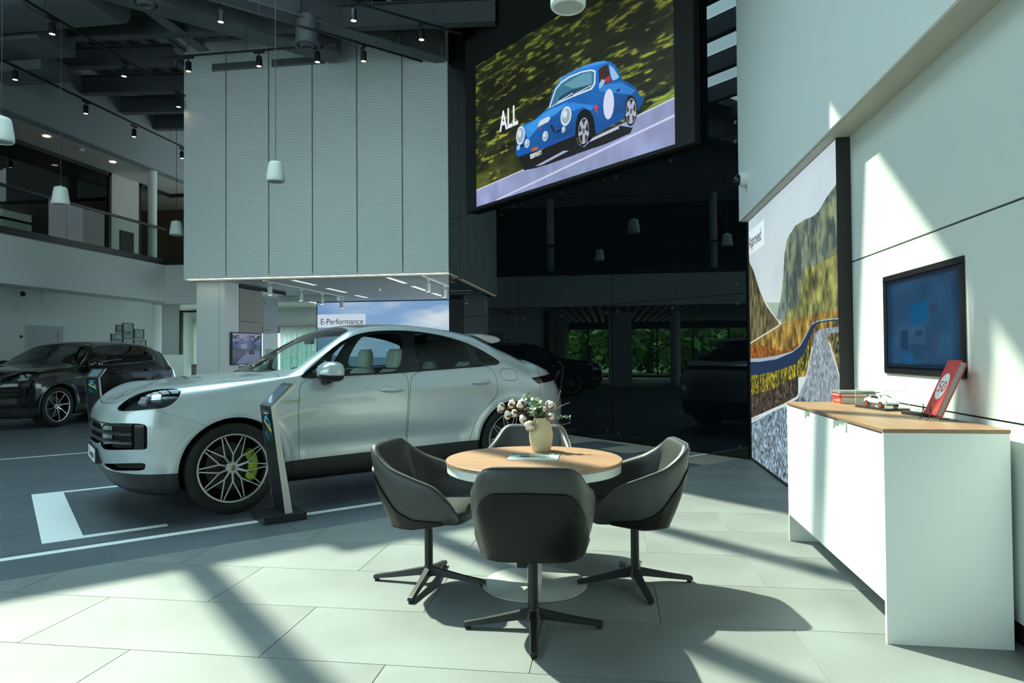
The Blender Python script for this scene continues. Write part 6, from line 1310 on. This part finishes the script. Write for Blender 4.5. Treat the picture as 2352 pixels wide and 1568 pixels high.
def wheel(parent, y, x, style, caliper):
    """near-side wheel drawn with its face towards -y"""
    sg = -1 if y < 0 else 1; W = struct('wheel', parent); W.location = (x, y, .385); W.rotation_euler = (0, 0, 0 if y < 0 else PI)
    T = Matrix.Rotation(PI/2, 4, 'X')               # lathe axis z -> -y
    m = MB(); m.lathe([(.285, -.12), (.305, -.135), (.345, -.142), (.372, -.132), (.383, -.105), (.385, -.06), (.385, .06), (.383, .105), (.372, .132), (.345, .142), (.318, .139), (.297, .132), (.287, .126), (.280, .118)], 72, T=T); obj('tyre', m, RUB, W, smooth=40)
    m = MB()
    for k in range(60):
        for z in (.094, .122): pass
    m = MB(); m.lathe([(.280, .120), (.290, .128), (.287, .131), (.274, .131), (.268, .122), (.262, .10), (.258, -.10), (.275, -.12)], 64, mi=0, T=T); obj('rim_barrel', m, RIMB, W, smooth=40)
    m = MB(); m.lathe([(.289, .1285), (.287, .1315), (.275, .1315), (.272, .129)], 64, T=T); obj('rim_lip', m, RIMS, W, smooth=40)
    m = MB()
    def P(r, a, z): return tuple(T @ Vector((r*math.cos(a), r*math.sin(a), z)))
    def bar(r0, a0, r1, a1, w0, w1, z0, z1, th=.024):
        p0, p1 = Vector((r0*math.cos(a0), r0*math.sin(a0), z0)), Vector((r1*math.cos(a1), r1*math.sin(a1), z1)); d = (p1-p0); s_ = Vector((-d.y, d.x, 0)).normalized(); v = []
        for p, w_ in ((p0, w0), (p1, w1)): v += [p-s_*w_, p+s_*w_, p+s_*w_*1.15-Vector((0, 0, th)), p-s_*w_*1.15-Vector((0, 0, th))]
        v = [tuple(T @ q) for q in v]; o = m.add(v, [(0, 4, 5, 1)], 0); m.add(v, [(1, 5, 6, 2), (0, 3, 7, 4), (2, 6, 7, 3)], 1)
    if style == 'y':
        for k in range(10):
            a = k*2*PI/10+.30; bar(.030, a, .118, a, .0105, .0075, .098, .112)
            for s in (-1, 1): bar(.112, a, .276, a+s*(PI/10-.038), .0056, .0048, .112, .124)
    else:
        for k in range(8):
            a = k*2*PI/8+.2; bar(.03, a, .13, a+.05, .0085, .006, .10, .115); bar(.125, a+.05, .276, a-.06, .006, .007, .115, .124)
    o_ = obj('spokes', m, [RIMS, RIMB], W, weld=False)
    m = MB(); m.lathe([(.0, .100), (.045, .100), (.052, .094), (.055, .07)], 28, T=T); obj('hub', m, RIMS, W, smooth=40)
    m = MB(); m.lathe([(0, .1015), (.026, .101), (.030, .099)], 24, T=T); cap = obj('centre_cap', m, RIMS, W, smooth=60)
    m = MB(); sh = [(-.012, .014), (0, .018), (.012, .014), (.012, -.002), (0, -.017), (-.012, -.002)]; m.prism(sh, .1016, .1024, T=T @ Matrix.Rotation(0, 4, 'Z')); obj('crest', m, mat('crest gold', (.42, .26, .06), .35, metal=.7), cap)
    for k in range(5): m = MB(); a = k*2*PI/5+.6; c, s = math.cos(a)*.058, math.sin(a)*.058; m.cyl(T @ Vector((c, s, .05)), T @ Vector((c, s, .075)), .010, 10); obj('wheel_bolt', m, RIMB, W)
    m = MB(); m.lathe([(.07, .02), (.20, .02), (.20, -.02), (.07, -.02)], 40, T=T, closed=True); m.lathe([(0, .045), (.085, .045), (.085, -.02), (0, -.02)], 30, T=T); obj('brake_disc', m, DISC, W, smooth=40)
    m = MB(); m.lathe([(0, -.06), (.262, -.06)], 40, T=T); obj('inner_shade', m, LINER, W)
    if caliper is not None:
        m = MB(); n = 12; rows = []
        for i in range(n+1):
            a = -.72+1.5*i/n; e_ = .012 if i in (0, n) else 0; rows.append([tuple(T @ Vector((r_*math.cos(a), r_*math.sin(a), z_))) for r_, z_ in ((.140+e_, .03), (.140+e_, .068), (.155+e_, .078), (.205-e_, .078), (.222-e_, .066), (.222-e_, .03))])
        m.grid(rows); m.add(rows[0], [tuple(range(6))]); m.add(rows[-1], [tuple(range(5, -1, -1))]); obj('caliper', m, caliper, W, smooth=35)
    return W
def seat(parent, x, y, m, z0=.62, tall=True):
    s = struct('seat', parent); s.location = (x, y, 0)
    def cush(nm, secs):
        b_ = MB(); P = []
        for (cx, cz, hx, hz, hy) in secs: P.append([(cx+hx*math.copysign(abs(math.cos(t))**.5, math.cos(t)), hy*math.copysign(abs(math.sin(t))**.5, math.sin(t)), cz) for t in np.linspace(0, 2*PI, 20, endpoint=False)])
        b_.grid([[P[j][i] for j in range(len(P))] for i in range(20)], cu=True); b_.add(P[0], [tuple(range(19, -1, -1))]); b_.add(P[-1], [tuple(range(20))]); return obj(nm, b_, m, s, smooth=60)
    cush('cushion', [(-.25, .42, .24, 0, .25), (-.25, .54, .27, 0, .26), (-.25, .60, .25, 0, .25)])
    h = 1.17 if tall else 1.02
    cush('backrest', [(0, .55, .10, 0, .25), (.06, .80, .10, 0, .26), (.14, h-.04, .075, 0, .22), (.16, h, .06, 0, .18)])
    cush('headrest', [(.165, h+.015, .05, 0, .11), (.17, h+.07, .062, 0, .135), (.18, h+.17, .055, 0, .125), (.185, h+.215, .035, 0, .09)])
def build_car(label, suv, paint, loc, rz, seatm, style, caliper, wheel_group=None, px_features=None, plate=True):
    car = thing('suv_car' if suv else 'coupe_suv_car', label, 'car', loc, rz)
    G = car_grid(suv); S = Shell(G); F = S.F
    MW = Matrix.Translation(Vector(loc)) @ Matrix.Rotation(rz, 4, 'Z')
    gp_ = [tuple(v*np.array([1, -1, 1])) for v in G.reshape(-1, 3)]; bvh = BVHTree.FromPolygons(gp_, [tuple(int(q) for q in f) for f in S.F]); inv = MW.inverted()
    o_l = inv @ Vector(CAMP)
    def hit(px, py):
        d = (inv.to_3x3() @ Vector(ray(px, py))).normalized(); r = bvh.ray_cast(o_l, d)
        return None if r[0] is None else (r[0].x, -r[0].y, r[0].z)
    def side_hit(x, z):
        r = bvh.ray_cast(Vector((x, -2, z)), Vector((0, 1, 0))); return .95 if r[0] is None else -r[0].y
    side = lambda V: V[:, [0, 2]]; corner = lambda V: np.stack([(V[:, 0]*.5+V[:, 1]*.866), V[:, 2]], 1); top = lambda V: V[:, [0, 1]]
    def reg(poly, pr, cond): poly = rnd(poly, 2) ; return lambda V: np.where(cond(V), sdf(pr(V), poly), 1.0)
    if px_features is None: FT = CAR_FT
    else: FT = px_features(hit)
    # wheel openings
    for cx in (0.0, 2.895): _, F = S.split(F, lambda V: np.where((V[:, 1] > .5)&(V[:, 2] < .95), np.hypot(V[:, 0]-cx, V[:, 2]-.385)-.428, 1.0))
    _, F = S.split(F, lambda V: np.where((V[:, 1] < .93)&(V[:, 2] < .24)&(V[:, 0] > -.3)&(V[:, 0] < 3.2), V[:, 2]-.21, 1.0))
    out = {}
    sidec = lambda V: (V[:, 1] > .42)&(V[:, 2] > 1.0)
    # side windows
    dlo = FT['dlo_suv'] if suv else FT['dlo']
    D, F = S.split(F, reg(dlo, side, sidec))
    wins = FT['wins_suv'] if suv else FT['wins']; glassF = []
    for wpoly in wins: a, D = S.split(D, reg(wpoly, side, sidec)); glassF.append(a)
    # windscreen, roof glass, rear window (plan outlines)
    wsp_ = [(.30, 0), (.335, .3), (.43, .58), (.555, .765), (.60, .775), (.80, .725), (1.0, .655), (1.17, .585), (1.215, .5), (1.235, .3), (1.245, 0), (1.245, -.1), (.3, -.1)]
    W_, F = S.split(F, reg(wsp_, top, lambda V: V[:, 2] > 1.03))
    R_2, F = S.panel(F, reg([(1.28, -.2), (1.28, .35), (1.32, .50), (1.5, .505), (2.2, .50), (2.52, .47), (2.56, .35), (2.56, -.2)], top, lambda V: V[:, 2] > 1.3))
    xg0, xg1 = (3.28, 3.62) if suv else (2.96, 3.56)
    B_3, F = S.split(F, reg([(xg0, -.2), (xg0, .5), (xg0+.06, .60), (xg1-.12, .66), (xg1, .60), (xg1+.02, -.2)], top, lambda V: (V[:, 2] > 1.08)&(V[:, 0] > 2.8)))
    cc = lambda V: (V[:, 0] < -.2)&(V[:, 2] > .25)
    LMP, F = S.split(F, reg(FT['lamp'], corner, lambda V: cc(V)&(V[:, 1] > .3)))
    GRL_, F = S.split(F, reg(FT['grille'], corner, cc))
    ctrg, F = S.split(F, lambda V: np.where((V[:, 0] < -.6), sdf(V[:, [1, 2]], rnd([(-.3, .60), (.46, .60), (.46, .80), (-.3, .80)], 2)), 1.0))
    INT, F = S.split(F, reg(FT['intake'], corner, cc))
    tailc = lambda V: V[:, 0] > 3.0
    TL, F = S.split(F, lambda V: np.where(tailc(V), np.maximum(np.abs(V[:, 2]-1.045+.03*np.clip((3.6-V[:, 0])/.35, -1, 1))-.038, 3.22+0*V[:, 0]+np.abs(V[:, 2]-1.05)*1.0-V[:, 0]), 1.0))
    # lower cladding
    CL, F = S.split(F, lambda V: V[:, 2]-(.392+.012*np.clip(V[:, 0], 0, 3)+.10*np.clip((V[:, 0]-3.3)/.5, 0, 1)+.01*np.clip(-V[:, 0]-.4, 0, 1)))
    # doors, hood, bumper, fuel flap
    dc = lambda V: (V[:, 1] > .5)
    D1, F = S.panel(F, reg(FT['door1'], side, dc)); D2, F = S.panel(F, reg(FT['door2'], side, dc))
    FU, F = S.panel(F, reg(FT['fuel'], side, dc))
    HD, F = S.panel(F, reg(FT['hood'], top, lambda V: (V[:, 2] > .88)&(V[:, 0] < .62)))
    FB, F = S.panel(F, lambda V: np.where(V[:, 1] > -1, V[:, 0]+.33+np.clip(V[:, 2]-.80, -.1, 1)*2.6, 1.0))
    RB_, F = S.panel(F, lambda V: np.where(V[:, 0] > 3.2, 3.33-V[:, 0]+np.clip(1.0-V[:, 2], -1, .3)*(-.3), 1.0)) if not suv else (F[:0], F)
    P_ = lambda nm, ff, m, both=True, **k: link(nm, S.mesh(nm, ff, m, both=both, **k), car) if len(ff) else None
    P_('body_shell', F, paint); P_('hood', HD, paint); P_('front_bumper', FB, paint); P_('rear_bumper', RB_, paint); P_('lower_cladding', CL, CLAD)
    for nm, ff in (('door', D1), ('door', D2)): P_(nm, ff, paint, both=False); P_(nm, ff, paint, both=False, near=False)
    P_('fuel_flap', FU, paint, both=False); P_('window_trim', D, TRIM, both=False); P_('window_trim', D, TRIM, both=False, near=False)
    gm = CARGLASS if not suv else DARKGLASS
    for a in glassF: P_('window_glass', a, gm, both=False); P_('window_glass', a, gm, both=False, near=False)
    P_('windscreen', W_, WSGLASS if not suv else DARKGLASS); P_('roof_glass', R_2, TRIM); P_('rear_window', B_3, TRIM)
    # liner just inside the skin so that joints read dark
    LF = np.vstack([F, HD, FB, D1, D2, FU]+([RB_] if len(RB_) else [])); P_('inner_liner', LF, LINER, off=.014)
    lamps = [link('headlamp', S.mesh('headlamp', LMP, glass_mat('lamp lens', (.93, .96, .97), 1.0, 0, 1.5), near=nr), car) for nr in (True, False)]
    for nr, lo_ in zip((True, False), lamps): link('lamp_housing', S.mesh('lamp_housing', LMP, mat('lamp housing', (.045, .05, .055), .25, metal=.4), near=nr, off=.05), lo_)
    LEDB = mat('lamp module', (.62, .70, .76), .12, metal=.6); ids = np.unique(LMP[LMP >= 0]); Lv, Ln = S.V[ids], S.N[ids]
    cen = Lv.mean(0); e1 = np.array([.55, .55, .42]); e1 /= np.linalg.norm(e1)
    for (a, b_) in ((.05, .018), (.05, -.030), (-.045, .010), (-.045, -.035)):
        tgt = cen+np.array([a*.9, a*.55, .0])+np.array([0, 0, b_+a*.28]); k = np.argmin(np.linalg.norm(Lv-tgt, axis=1)); c, n = Lv[k], Ln[k]; u = np.cross([0, 0, 1], n); u /= np.linalg.norm(u); v = np.cross(n, u)
        for sy in (-1, 1):
            m = MB(); q = [c-n*.022+u*x+v*z for x, z in ((-.036, -.016), (.030, -.018), (.038, .014), (-.030, .018))]+[c-n*.05+u*x+v*z for x, z in ((-.036, -.016), (.030, -.018), (.038, .014), (-.030, .018))]
            q = [p*np.array([1, sy, 1]) for p in q]; m.add(q, [(0, 1, 2, 3), (1, 0, 4, 5), (2, 1, 5, 6), (3, 2, 6, 7), (0, 3, 7, 4)]); obj('lamp_module', m, LEDB, lamps[0] if sy < 0 else lamps[1])
    P_('tail_lamp', TL, mat('tail lamp', (.016, .003, .004), .08)); 
    # grille: recessed backing, blades and uprights following the nose
    gb = P_('grille_backing', np.vstack([GRL_, ctrg]), LINER, off=.07); P_('intake_backing', INT, LINER, off=.05, both=False); P_('intake_backing', INT, LINER, off=.05, both=False, near=False)
    def nose(y, z):
        r = bvh.ray_cast(Vector((-2, -y, z)), Vector((1, 0, 0))); return np.array([r[0].x, r[0].y, r[0].z]) if r[0] is not None else None
    def nosec(t, z):      # along the plan curve of the nose, t 0 centre .. 1 corner
        a = t*1.32; r = bvh.ray_cast(Vector((-.25-1.6*math.cos(a), -1.6*math.sin(a), z)), Vector((math.cos(a), math.sin(a), 0)))
        return (np.array(r[0]), np.array(r[1])) if r[0] is not None else None
    GBL = mat('grille blade', (.035, .038, .04), .22, metal=.3); GBE = mat('grille blade edge', (.34, .36, .37), .2, metal=.9)
    for sy in (1, -1):
        for z in FT['blades']:
            m = MB(); rows = []; rows2 = []
            for t in np.linspace(.0, FT['blade_t'], 26):
                h = nosec(t, z)
                if h is None: continue
                p, n = h; n = n if n[0] < 0 or n[1] < 0 else -n; n = n/np.linalg.norm(n); tk = .011+.006*math.sin(t*3)
                q = [p+n*.004+np.array([0, 0, tk*.2]), p-n*.01+np.array([0, 0, tk]), p-n*.06+np.array([0, 0, tk*.7]), p-n*.06-np.array([0, 0, tk*.7]), p-n*.01-np.array([0, 0, tk]), p+n*.004+np.array([0, 0, tk*.2])]
                rows.append([tuple(v*np.array([1, sy, 1])) for v in q]); e_ = [p+n*.005+np.array([0, 0, tk*.55]), p+n*.005-np.array([0, 0, tk*.1])]; rows2.append([tuple(v*np.array([1, sy, 1])) for v in e_])
            m.grid(rows); bl_o = obj('grille_blade', m, GBL, car, smooth=35)
        for y in (.06, .14, .22, .30, .38): 
            m = MB(); p = nose(y, .70)
            if p is None: continue
            m.box((p[0]+.025, sy*p[1]-.006, .615), (p[0]+.06, sy*p[1]+.006, .785)); obj('grille_upright', m, GBL, car)
        m = MB(); rows = []
        for z in np.linspace(FT['gz0'], FT['gz1'], 12):
            a, b_ = nosec(FT['flap_t']-.035, z), nosec(FT['flap_t']+.028, z)
            if a is None or b_ is None: continue
            q = [a[0]-a[1]*.02, a[0]+a[1]*(-.002), b_[0]+b_[1]*(-.001)]; rows.append([tuple(v*np.array([1, sy, 1])) for v in q])
        m.grid(rows); o_ = obj('intake_flap', m, TRIM, car, smooth=60)
        m = MB(); rows = []
        for z in np.linspace(.615, .775, 10):
            a, b_ = nosec(FT['post_t'], z), nosec(FT['post_t']+.085, z); k = (z-.615)/.16
            q = [a[0]+np.array([.05, 0, 0]), a[0]+np.array([.018, 0, 0]), (a[0]+b_[0])/2+np.array([.016, 0, 0]), b_[0]+np.array([.022, 0, 0]), b_[0]+np.array([.06, 0, 0])]; rows.append([tuple(v*np.array([1, sy, 1])) for v in q])
        m.grid(rows); obj('grille_post', m, paint, car, smooth=60)
    # arch lips and liners
    for cx in (0.0, 2.895):
        for sy in (-1, 1):
            m = MB(); rows = []
            for a in np.linspace(-.42, PI+.42, 60):
                x, z = cx+.428*math.cos(a), .385+.428*math.sin(a); yy = side_hit(x, max(z, .24)); rows.append([(x, sy*(yy), z), (x, sy*(yy-.012), z-.002), (x, sy*(yy-.05), z)])
            m.grid(rows); obj('arch_lip', m, CLAD if suv else paint, car, smooth=60)
            m = MB(); rows = [[(cx+.432*math.cos(a), sy*(.945), .385+.432*math.sin(a)), (cx+.432*math.cos(a), sy*.52, .385+.432*math.sin(a)), (cx, sy*.52, .385)] for a in np.linspace(-.35, PI+.35, 40)]; m.grid(rows); obj('arch_liner', m, LINER, car, smooth=60)
    m = MB(); m.box((-.6, -.66, .20), (3.6, .66, .30)); m.box((.46, -.86, .20), (2.42, .86, .30)); obj('underbody', m, LINER, car)
    # wheels
    for y in (-.822, .822):
        for x in (0, 2.895): wheel(car, y, x, style, caliper)
    # mirrors
    for sy in (-1, 1):
        yb_ = .93; m = MB(); P = []
        for (x, hy, hz, zc, yc) in ((.70, .035, .028, 1.165, 1.03), (.72, .09, .062, 1.17, 1.03), (.77, .125, .088, 1.175, 1.03), (.83, .135, .094, 1.175, 1.03), (.88, .132, .09, 1.172, 1.03), (.90, .12, .08, 1.17, 1.03)):
            P.append([(x, sy*(yc+hy*math.copysign(abs(math.cos(t))**.8, math.cos(t))), zc+hz*math.copysign(abs(math.sin(t))**.8, math.sin(t))) for t in np.linspace(0, 2*PI, 24, endpoint=False)])
        m.grid([[P[j][i] for j in range(len(P))] for i in range(24)], cu=True); m.add(P[0], [tuple(range(24))]); nf = len(m.f)
        for i, f in enumerate(m.f):
            if np.mean([m.v[q][2] for q in f]) < 1.152: m.m[i] = 1
        mo_ = obj('door_mirror', m, [paint, CLAD], car, smooth=60)
        m = MB(); m.add(P[-1], [tuple(range(24))]); obj('mirror_glass', m, CHROME, mo_)
        m = MB(); m.tube([(.80, sy*.90, 1.085), (.79, sy*.96, 1.085), (.80, sy*1.01, 1.11)], [.03, .034, .045], 12); obj('mirror_foot', m, CLAD, mo_, smooth=60)
    # handles
    for (x, z, xe) in FT['handles']:
        for sy in (-1, 1):
            yy = side_hit((x+xe)/2, z); m = MB(); L = (xe-x)/2; m.sphere(((x+xe)/2, sy*(yy+.016), z), 1, 22, 14, sc=(L, .024, .024)); hd = obj('door_handle', m, paint, car, smooth=180)
            m = MB(); m.sphere(((x+xe)/2, sy*(yy-.004), z-.018), 1, 18, 10, sc=(L*.55, .010, .028)); obj('handle_cup', m, mat('handle cup', (.16, .18, .185), .4), hd, smooth=180)
    # spoiler
    if not suv:
        m = MB(); P = []
        for y, sh, dz in ((-.68, .06, -.035), (-.62, .015, -.012), (-.4, 0, 0), (0, -.02, .012), (.4, 0, 0), (.62, .015, -.012), (.68, .06, -.035)):
            P.append([(x+sh*k_, y, z+dz) for x, z, k_ in ((2.60, 1.548, 1), (2.74, 1.558, 1), (2.90, 1.540, .4), (2.965, 1.515, 0), (2.94, 1.495, 0), (2.82, 1.475, .4), (2.70, 1.50, 1))])
        m.grid([[P[j][i] for j in range(7)] for i in range(7)], cu=True, flip=True); m.add(P[0], [tuple(range(7))]); m.add(P[-1], [tuple(range(6, -1, -1))]); obj('roof_spoiler', m, paint, car, smooth=40)
    # chrome or black frame line round the side windows
    m = MB(); q = rnd(dlo, 2); q = q[::2]; pts = [(x, -(side_hit(x, z)+.002), z) for x, z in q]; pts.append(pts[0]); m.tube(pts, .008 if suv else .005, 6, caps=False); obj('window_strip', m, CHROME if suv else TRIM, car, smooth=60)
    # cabin
    m = MB(); m.box((.35, -.72, .30), (3.0, .72, .42)); m.box((2.75, -.70, .42), (3.3, .70, 1.0)); obj('cabin_floor', m, LINER, car)
    m = MB(); rows = [[(x, y*.74, z) for y in np.linspace(-1, 1, 9)] for x, z in ((.42, 1.05), (.62, 1.09), (.80, 1.085), (.92, 1.03), (.95, .85), (.90, .5))]; m.grid(rows, flip=True); obj('dashboard', m, mat('dash black', (.02, .021, .022), .6), car, smooth=50)
    for sy in (-1, 1): seat(car, 1.62, sy*.37, seatm); seat(car, 2.48, sy*.38, seatm, tall=False)
    m = MB(); T2 = Matrix.Translation((1.0, -.37, 1.0)) @ Matrix.Rotation(-.4+PI/2, 4, 'Y'); m.lathe([(.172+.013*math.cos(t), .013*math.sin(t)) for t in np.linspace(0, 2*PI, 8, endpoint=False)], 28, T=T2, closed=True); m.box((-.02, -.17, -.01), (.02, .17, .01), T=T2); obj('steering_wheel', m, MATS['dash black'], car, smooth=60)
    m = MB(); m.box((.98, -.10, 1.44), (1.02, .10, 1.50)); obj('inside_mirror', m, BLACK, car, bevel=.01)
    # number plate
    p = nose(0.0, .47)
    pb = MB(); pb.box((p[0]-.030, -.27, .43), (p[0]+.05, .27, .56)); pf = obj('plate_holder', pb, BLACK, car, bevel=.006)
    pb = MB(); pb.box((p[0]-.033, -.255, .440), (p[0]-.0301, .255, .548)); obj('number_plate', pb, WHT, pf)
    if plate: text('plate_lettering', 'Cayenne', .095, INK, pf, frame((p[0]-.0336, .0, .462), (0, -1, 0), (0, 0, 1)), .0005, 'CENTER', 1.15)
    pc_ = bvh.ray_cast(Vector((-.80, -.0001, 2)), Vector((0, 0, -1)))[0]
    if pc_ is not None: m = MB(); TT = frame((pc_.x, 0, pc_.z+.002), (0, 1, 0), (.90, 0, .42)); m.prism([(-.022, .024), (0, .03), (.022, .024), (.022, -.004), (0, -.03), (-.022, -.004)], 0, .003, T=TT); obj('bonnet_crest', m, MATS['crest gold'], car)
    # script on the wing
    yy = side_hit(FT['script'][0]+.08, FT['script'][1]); text('wing_lettering', 'e-hybrid', .058, mat('script green', (.42, .50, .36), .3, metal=.6), car, frame((FT['script'][0], -(yy+.0015), FT['script'][1]), (1, 0, 0), (0, 0, 1)) @ Matrix.Shear('XY', 4, (.25, 0)) if False else frame((FT['script'][0], -(yy+.0015), FT['script'][1]), (1, 0, 0), (0, 0, 1)), .0006, 'LEFT', 1.0)
    for k, s in ((3.93, 1),): pass
    return car
def white_features(hit):
    A = lambda l: [(540+a/3.0947, 720+b_/3.0947) for a, b_ in l]; B = lambda l: [(150+a/3.015, 720+b_/3.015) for a, b_ in l]
    xz = lambda l: [(h[0], h[2]) for h in (hit(*p) for p in l) if h]; cn = lambda l: [(h[0]*.5+h[1]*.866, h[2]) for h in (hit(*p) for p in l) if h]; xy = lambda l: [(h[0], h[1]) for h in (hit(*p) for p in l) if h]
    ft = {}
    ft['dlo'] = xz(A([(455, 460), (500, 415), (560, 365), (660, 270), (760, 195), (860, 150), (960, 130), (1080, 122), (1215, 123), (1340, 135), (1480, 160), (1620, 200), (1720, 245), (1800, 290), (1860, 330), (1880, 346), (1868, 358), (1840, 362), (1700, 375), (1500, 392), (1280, 410), (1100, 424), (820, 437), (640, 450)]))
    ft['wins'] = [xz(A([(520, 436), (600, 372), (650, 315), (655, 425), (570, 440)])), xz(A([(680, 300), (770, 215), (870, 168), (970, 147), (1080, 139), (1180, 138), (1172, 408), (1000, 420), (690, 430)])), xz(A([(1258, 140), (1340, 148), (1480, 172), (1600, 205), (1642, 222), (1668, 350), (1665, 368), (1500, 382), (1290, 398)])), xz(A([(1690, 250), (1760, 285), (1830, 330), (1850, 345), (1760, 352), (1725, 310)]))]
    ft['door1'] = xz(A([(452, 462), (820, 440), (1100, 427), (1226, 416), (1222, 700), (1214, 880), (1222, 985), (900, 1035), (462, 1100), (452, 900), (449, 700)]))
    ft['door2'] = xz(A([(1238, 414), (1500, 396), (1700, 379), (1795, 372), (1850, 428), (1867, 510), (1863, 580), (1780, 665), (1710, 760), (1668, 890), (1655, 935), (1232, 985), (1224, 880), (1232, 700)]))
    ft['fuel'] = xz(A([(1880, 420), (1890, 396), (1950, 390), (1990, 402), (2009, 440), (2005, 468), (1980, 476), (1925, 475), (1895, 455)]))
    ft['lamp'] = cn(B([(357, 655), (420, 600), (520, 548), (620, 525), (700, 518), (780, 520), (808, 535), (790, 580), (740, 630), (680, 655), (560, 668), (372, 677)]))
    ft['grille'] = cn(B([(250, 757), (400, 758), (520, 761), (560, 772), (570, 800), (568, 930), (555, 941), (420, 942), (247, 940)]))
    ft['intake'] = cn(B([(255, 1035), (400, 1035), (555, 1032), (556, 1060), (545, 1085), (420, 1088), (330, 1086)]))
    hs = xy(B([(800, 516), (950, 487), (1100, 472), (1300, 463), (1440, 455), (1488, 436)])); hf = xy(B([(235, 628), (300, 650), (352, 655)]))
    ft['hood'] = [(hf[0][0], -.2)]+[(hf[0][0], 0.0)]+sorted(hf[1:], key=lambda p: p[1])+hs+[(.42, .58), (.325, .3), (.29, 0), (.29, -.2)]
    h = [hit(*p) for p in A([(1035, 545), (1195, 540), (1680, 490), (1812, 490)])]; ft['handles'] = [(h[0][0], h[0][2], h[1][0]), (h[2][0], h[2][2], h[3][0])]
    s = hit(*A([(312, 640)])[0]); ft['script'] = (s[0], s[2])
    ft['blades'] = [.785, .715, .645]; ft['blade_t'] = .80; ft['gz0'], ft['gz1'] = .60, .79; ft['flap_t'] = .84; ft['post_t'] = .42
    return ft
CAR_FT = None
SILVER = mat('ice silver paint', (.56, .625, .645), .30, metal=.30, coat=1.0)
JET = mat('jet black paint', (.006, .006, .007), .22, metal=.2, coat=1.0)
BEIGE = mat('pale leather', (.72, .71, .66), .6); DBEI = mat('grey leather seat', (.20, .19, .17), .6)
_cap = {}
def cap_features(hit): _cap['f'] = white_features(hit); return _cap['f']
build_car('pale silver coupe SUV with yellow-green brake calipers in the middle of the hall', False, SILVER, (-3.813, 6.021, 0), PI/4, BEIGE, 'y', mat('acid green caliper', (.42, .62, .01), .35), px_features=cap_features)
CAR_FT = _cap['f']
CAR_FT['dlo_suv'] = [(.575, 1.125), (.73, 1.24), (.89, 1.362), (1.06, 1.468), (1.23, 1.535), (1.42, 1.568), (1.65, 1.585), (2.0, 1.585), (2.3, 1.57), (2.55, 1.535), (2.74, 1.46), (2.86, 1.36), (2.90, 1.27), (2.86, 1.235), (2.6, 1.205), (2.1, 1.178), (1.6, 1.155), (1.1, 1.138)]
CAR_FT['wins_suv'] = [[(.66, 1.135), (.86, 1.30), (.87, 1.140)], [(.89, 1.145), (.89, 1.325), (1.07, 1.448), (1.25, 1.515), (1.5, 1.548), (1.62, 1.555), (1.60, 1.165)], [(1.72, 1.172), (1.73, 1.56), (2.0, 1.562), (2.28, 1.548), (2.42, 1.53), (2.48, 1.21)], [(2.55, 1.22), (2.49, 1.515), (2.62, 1.485), (2.76, 1.41), (2.84, 1.30), (2.80, 1.245)]]
fb = onz(135, 933, .385)
build_car('black SUV with bright window trim parked before the left wall', True, JET, (float(fb[0])-.965, float(fb[1]), 0), PI/2, DBEI, 'split', None, plate=False)
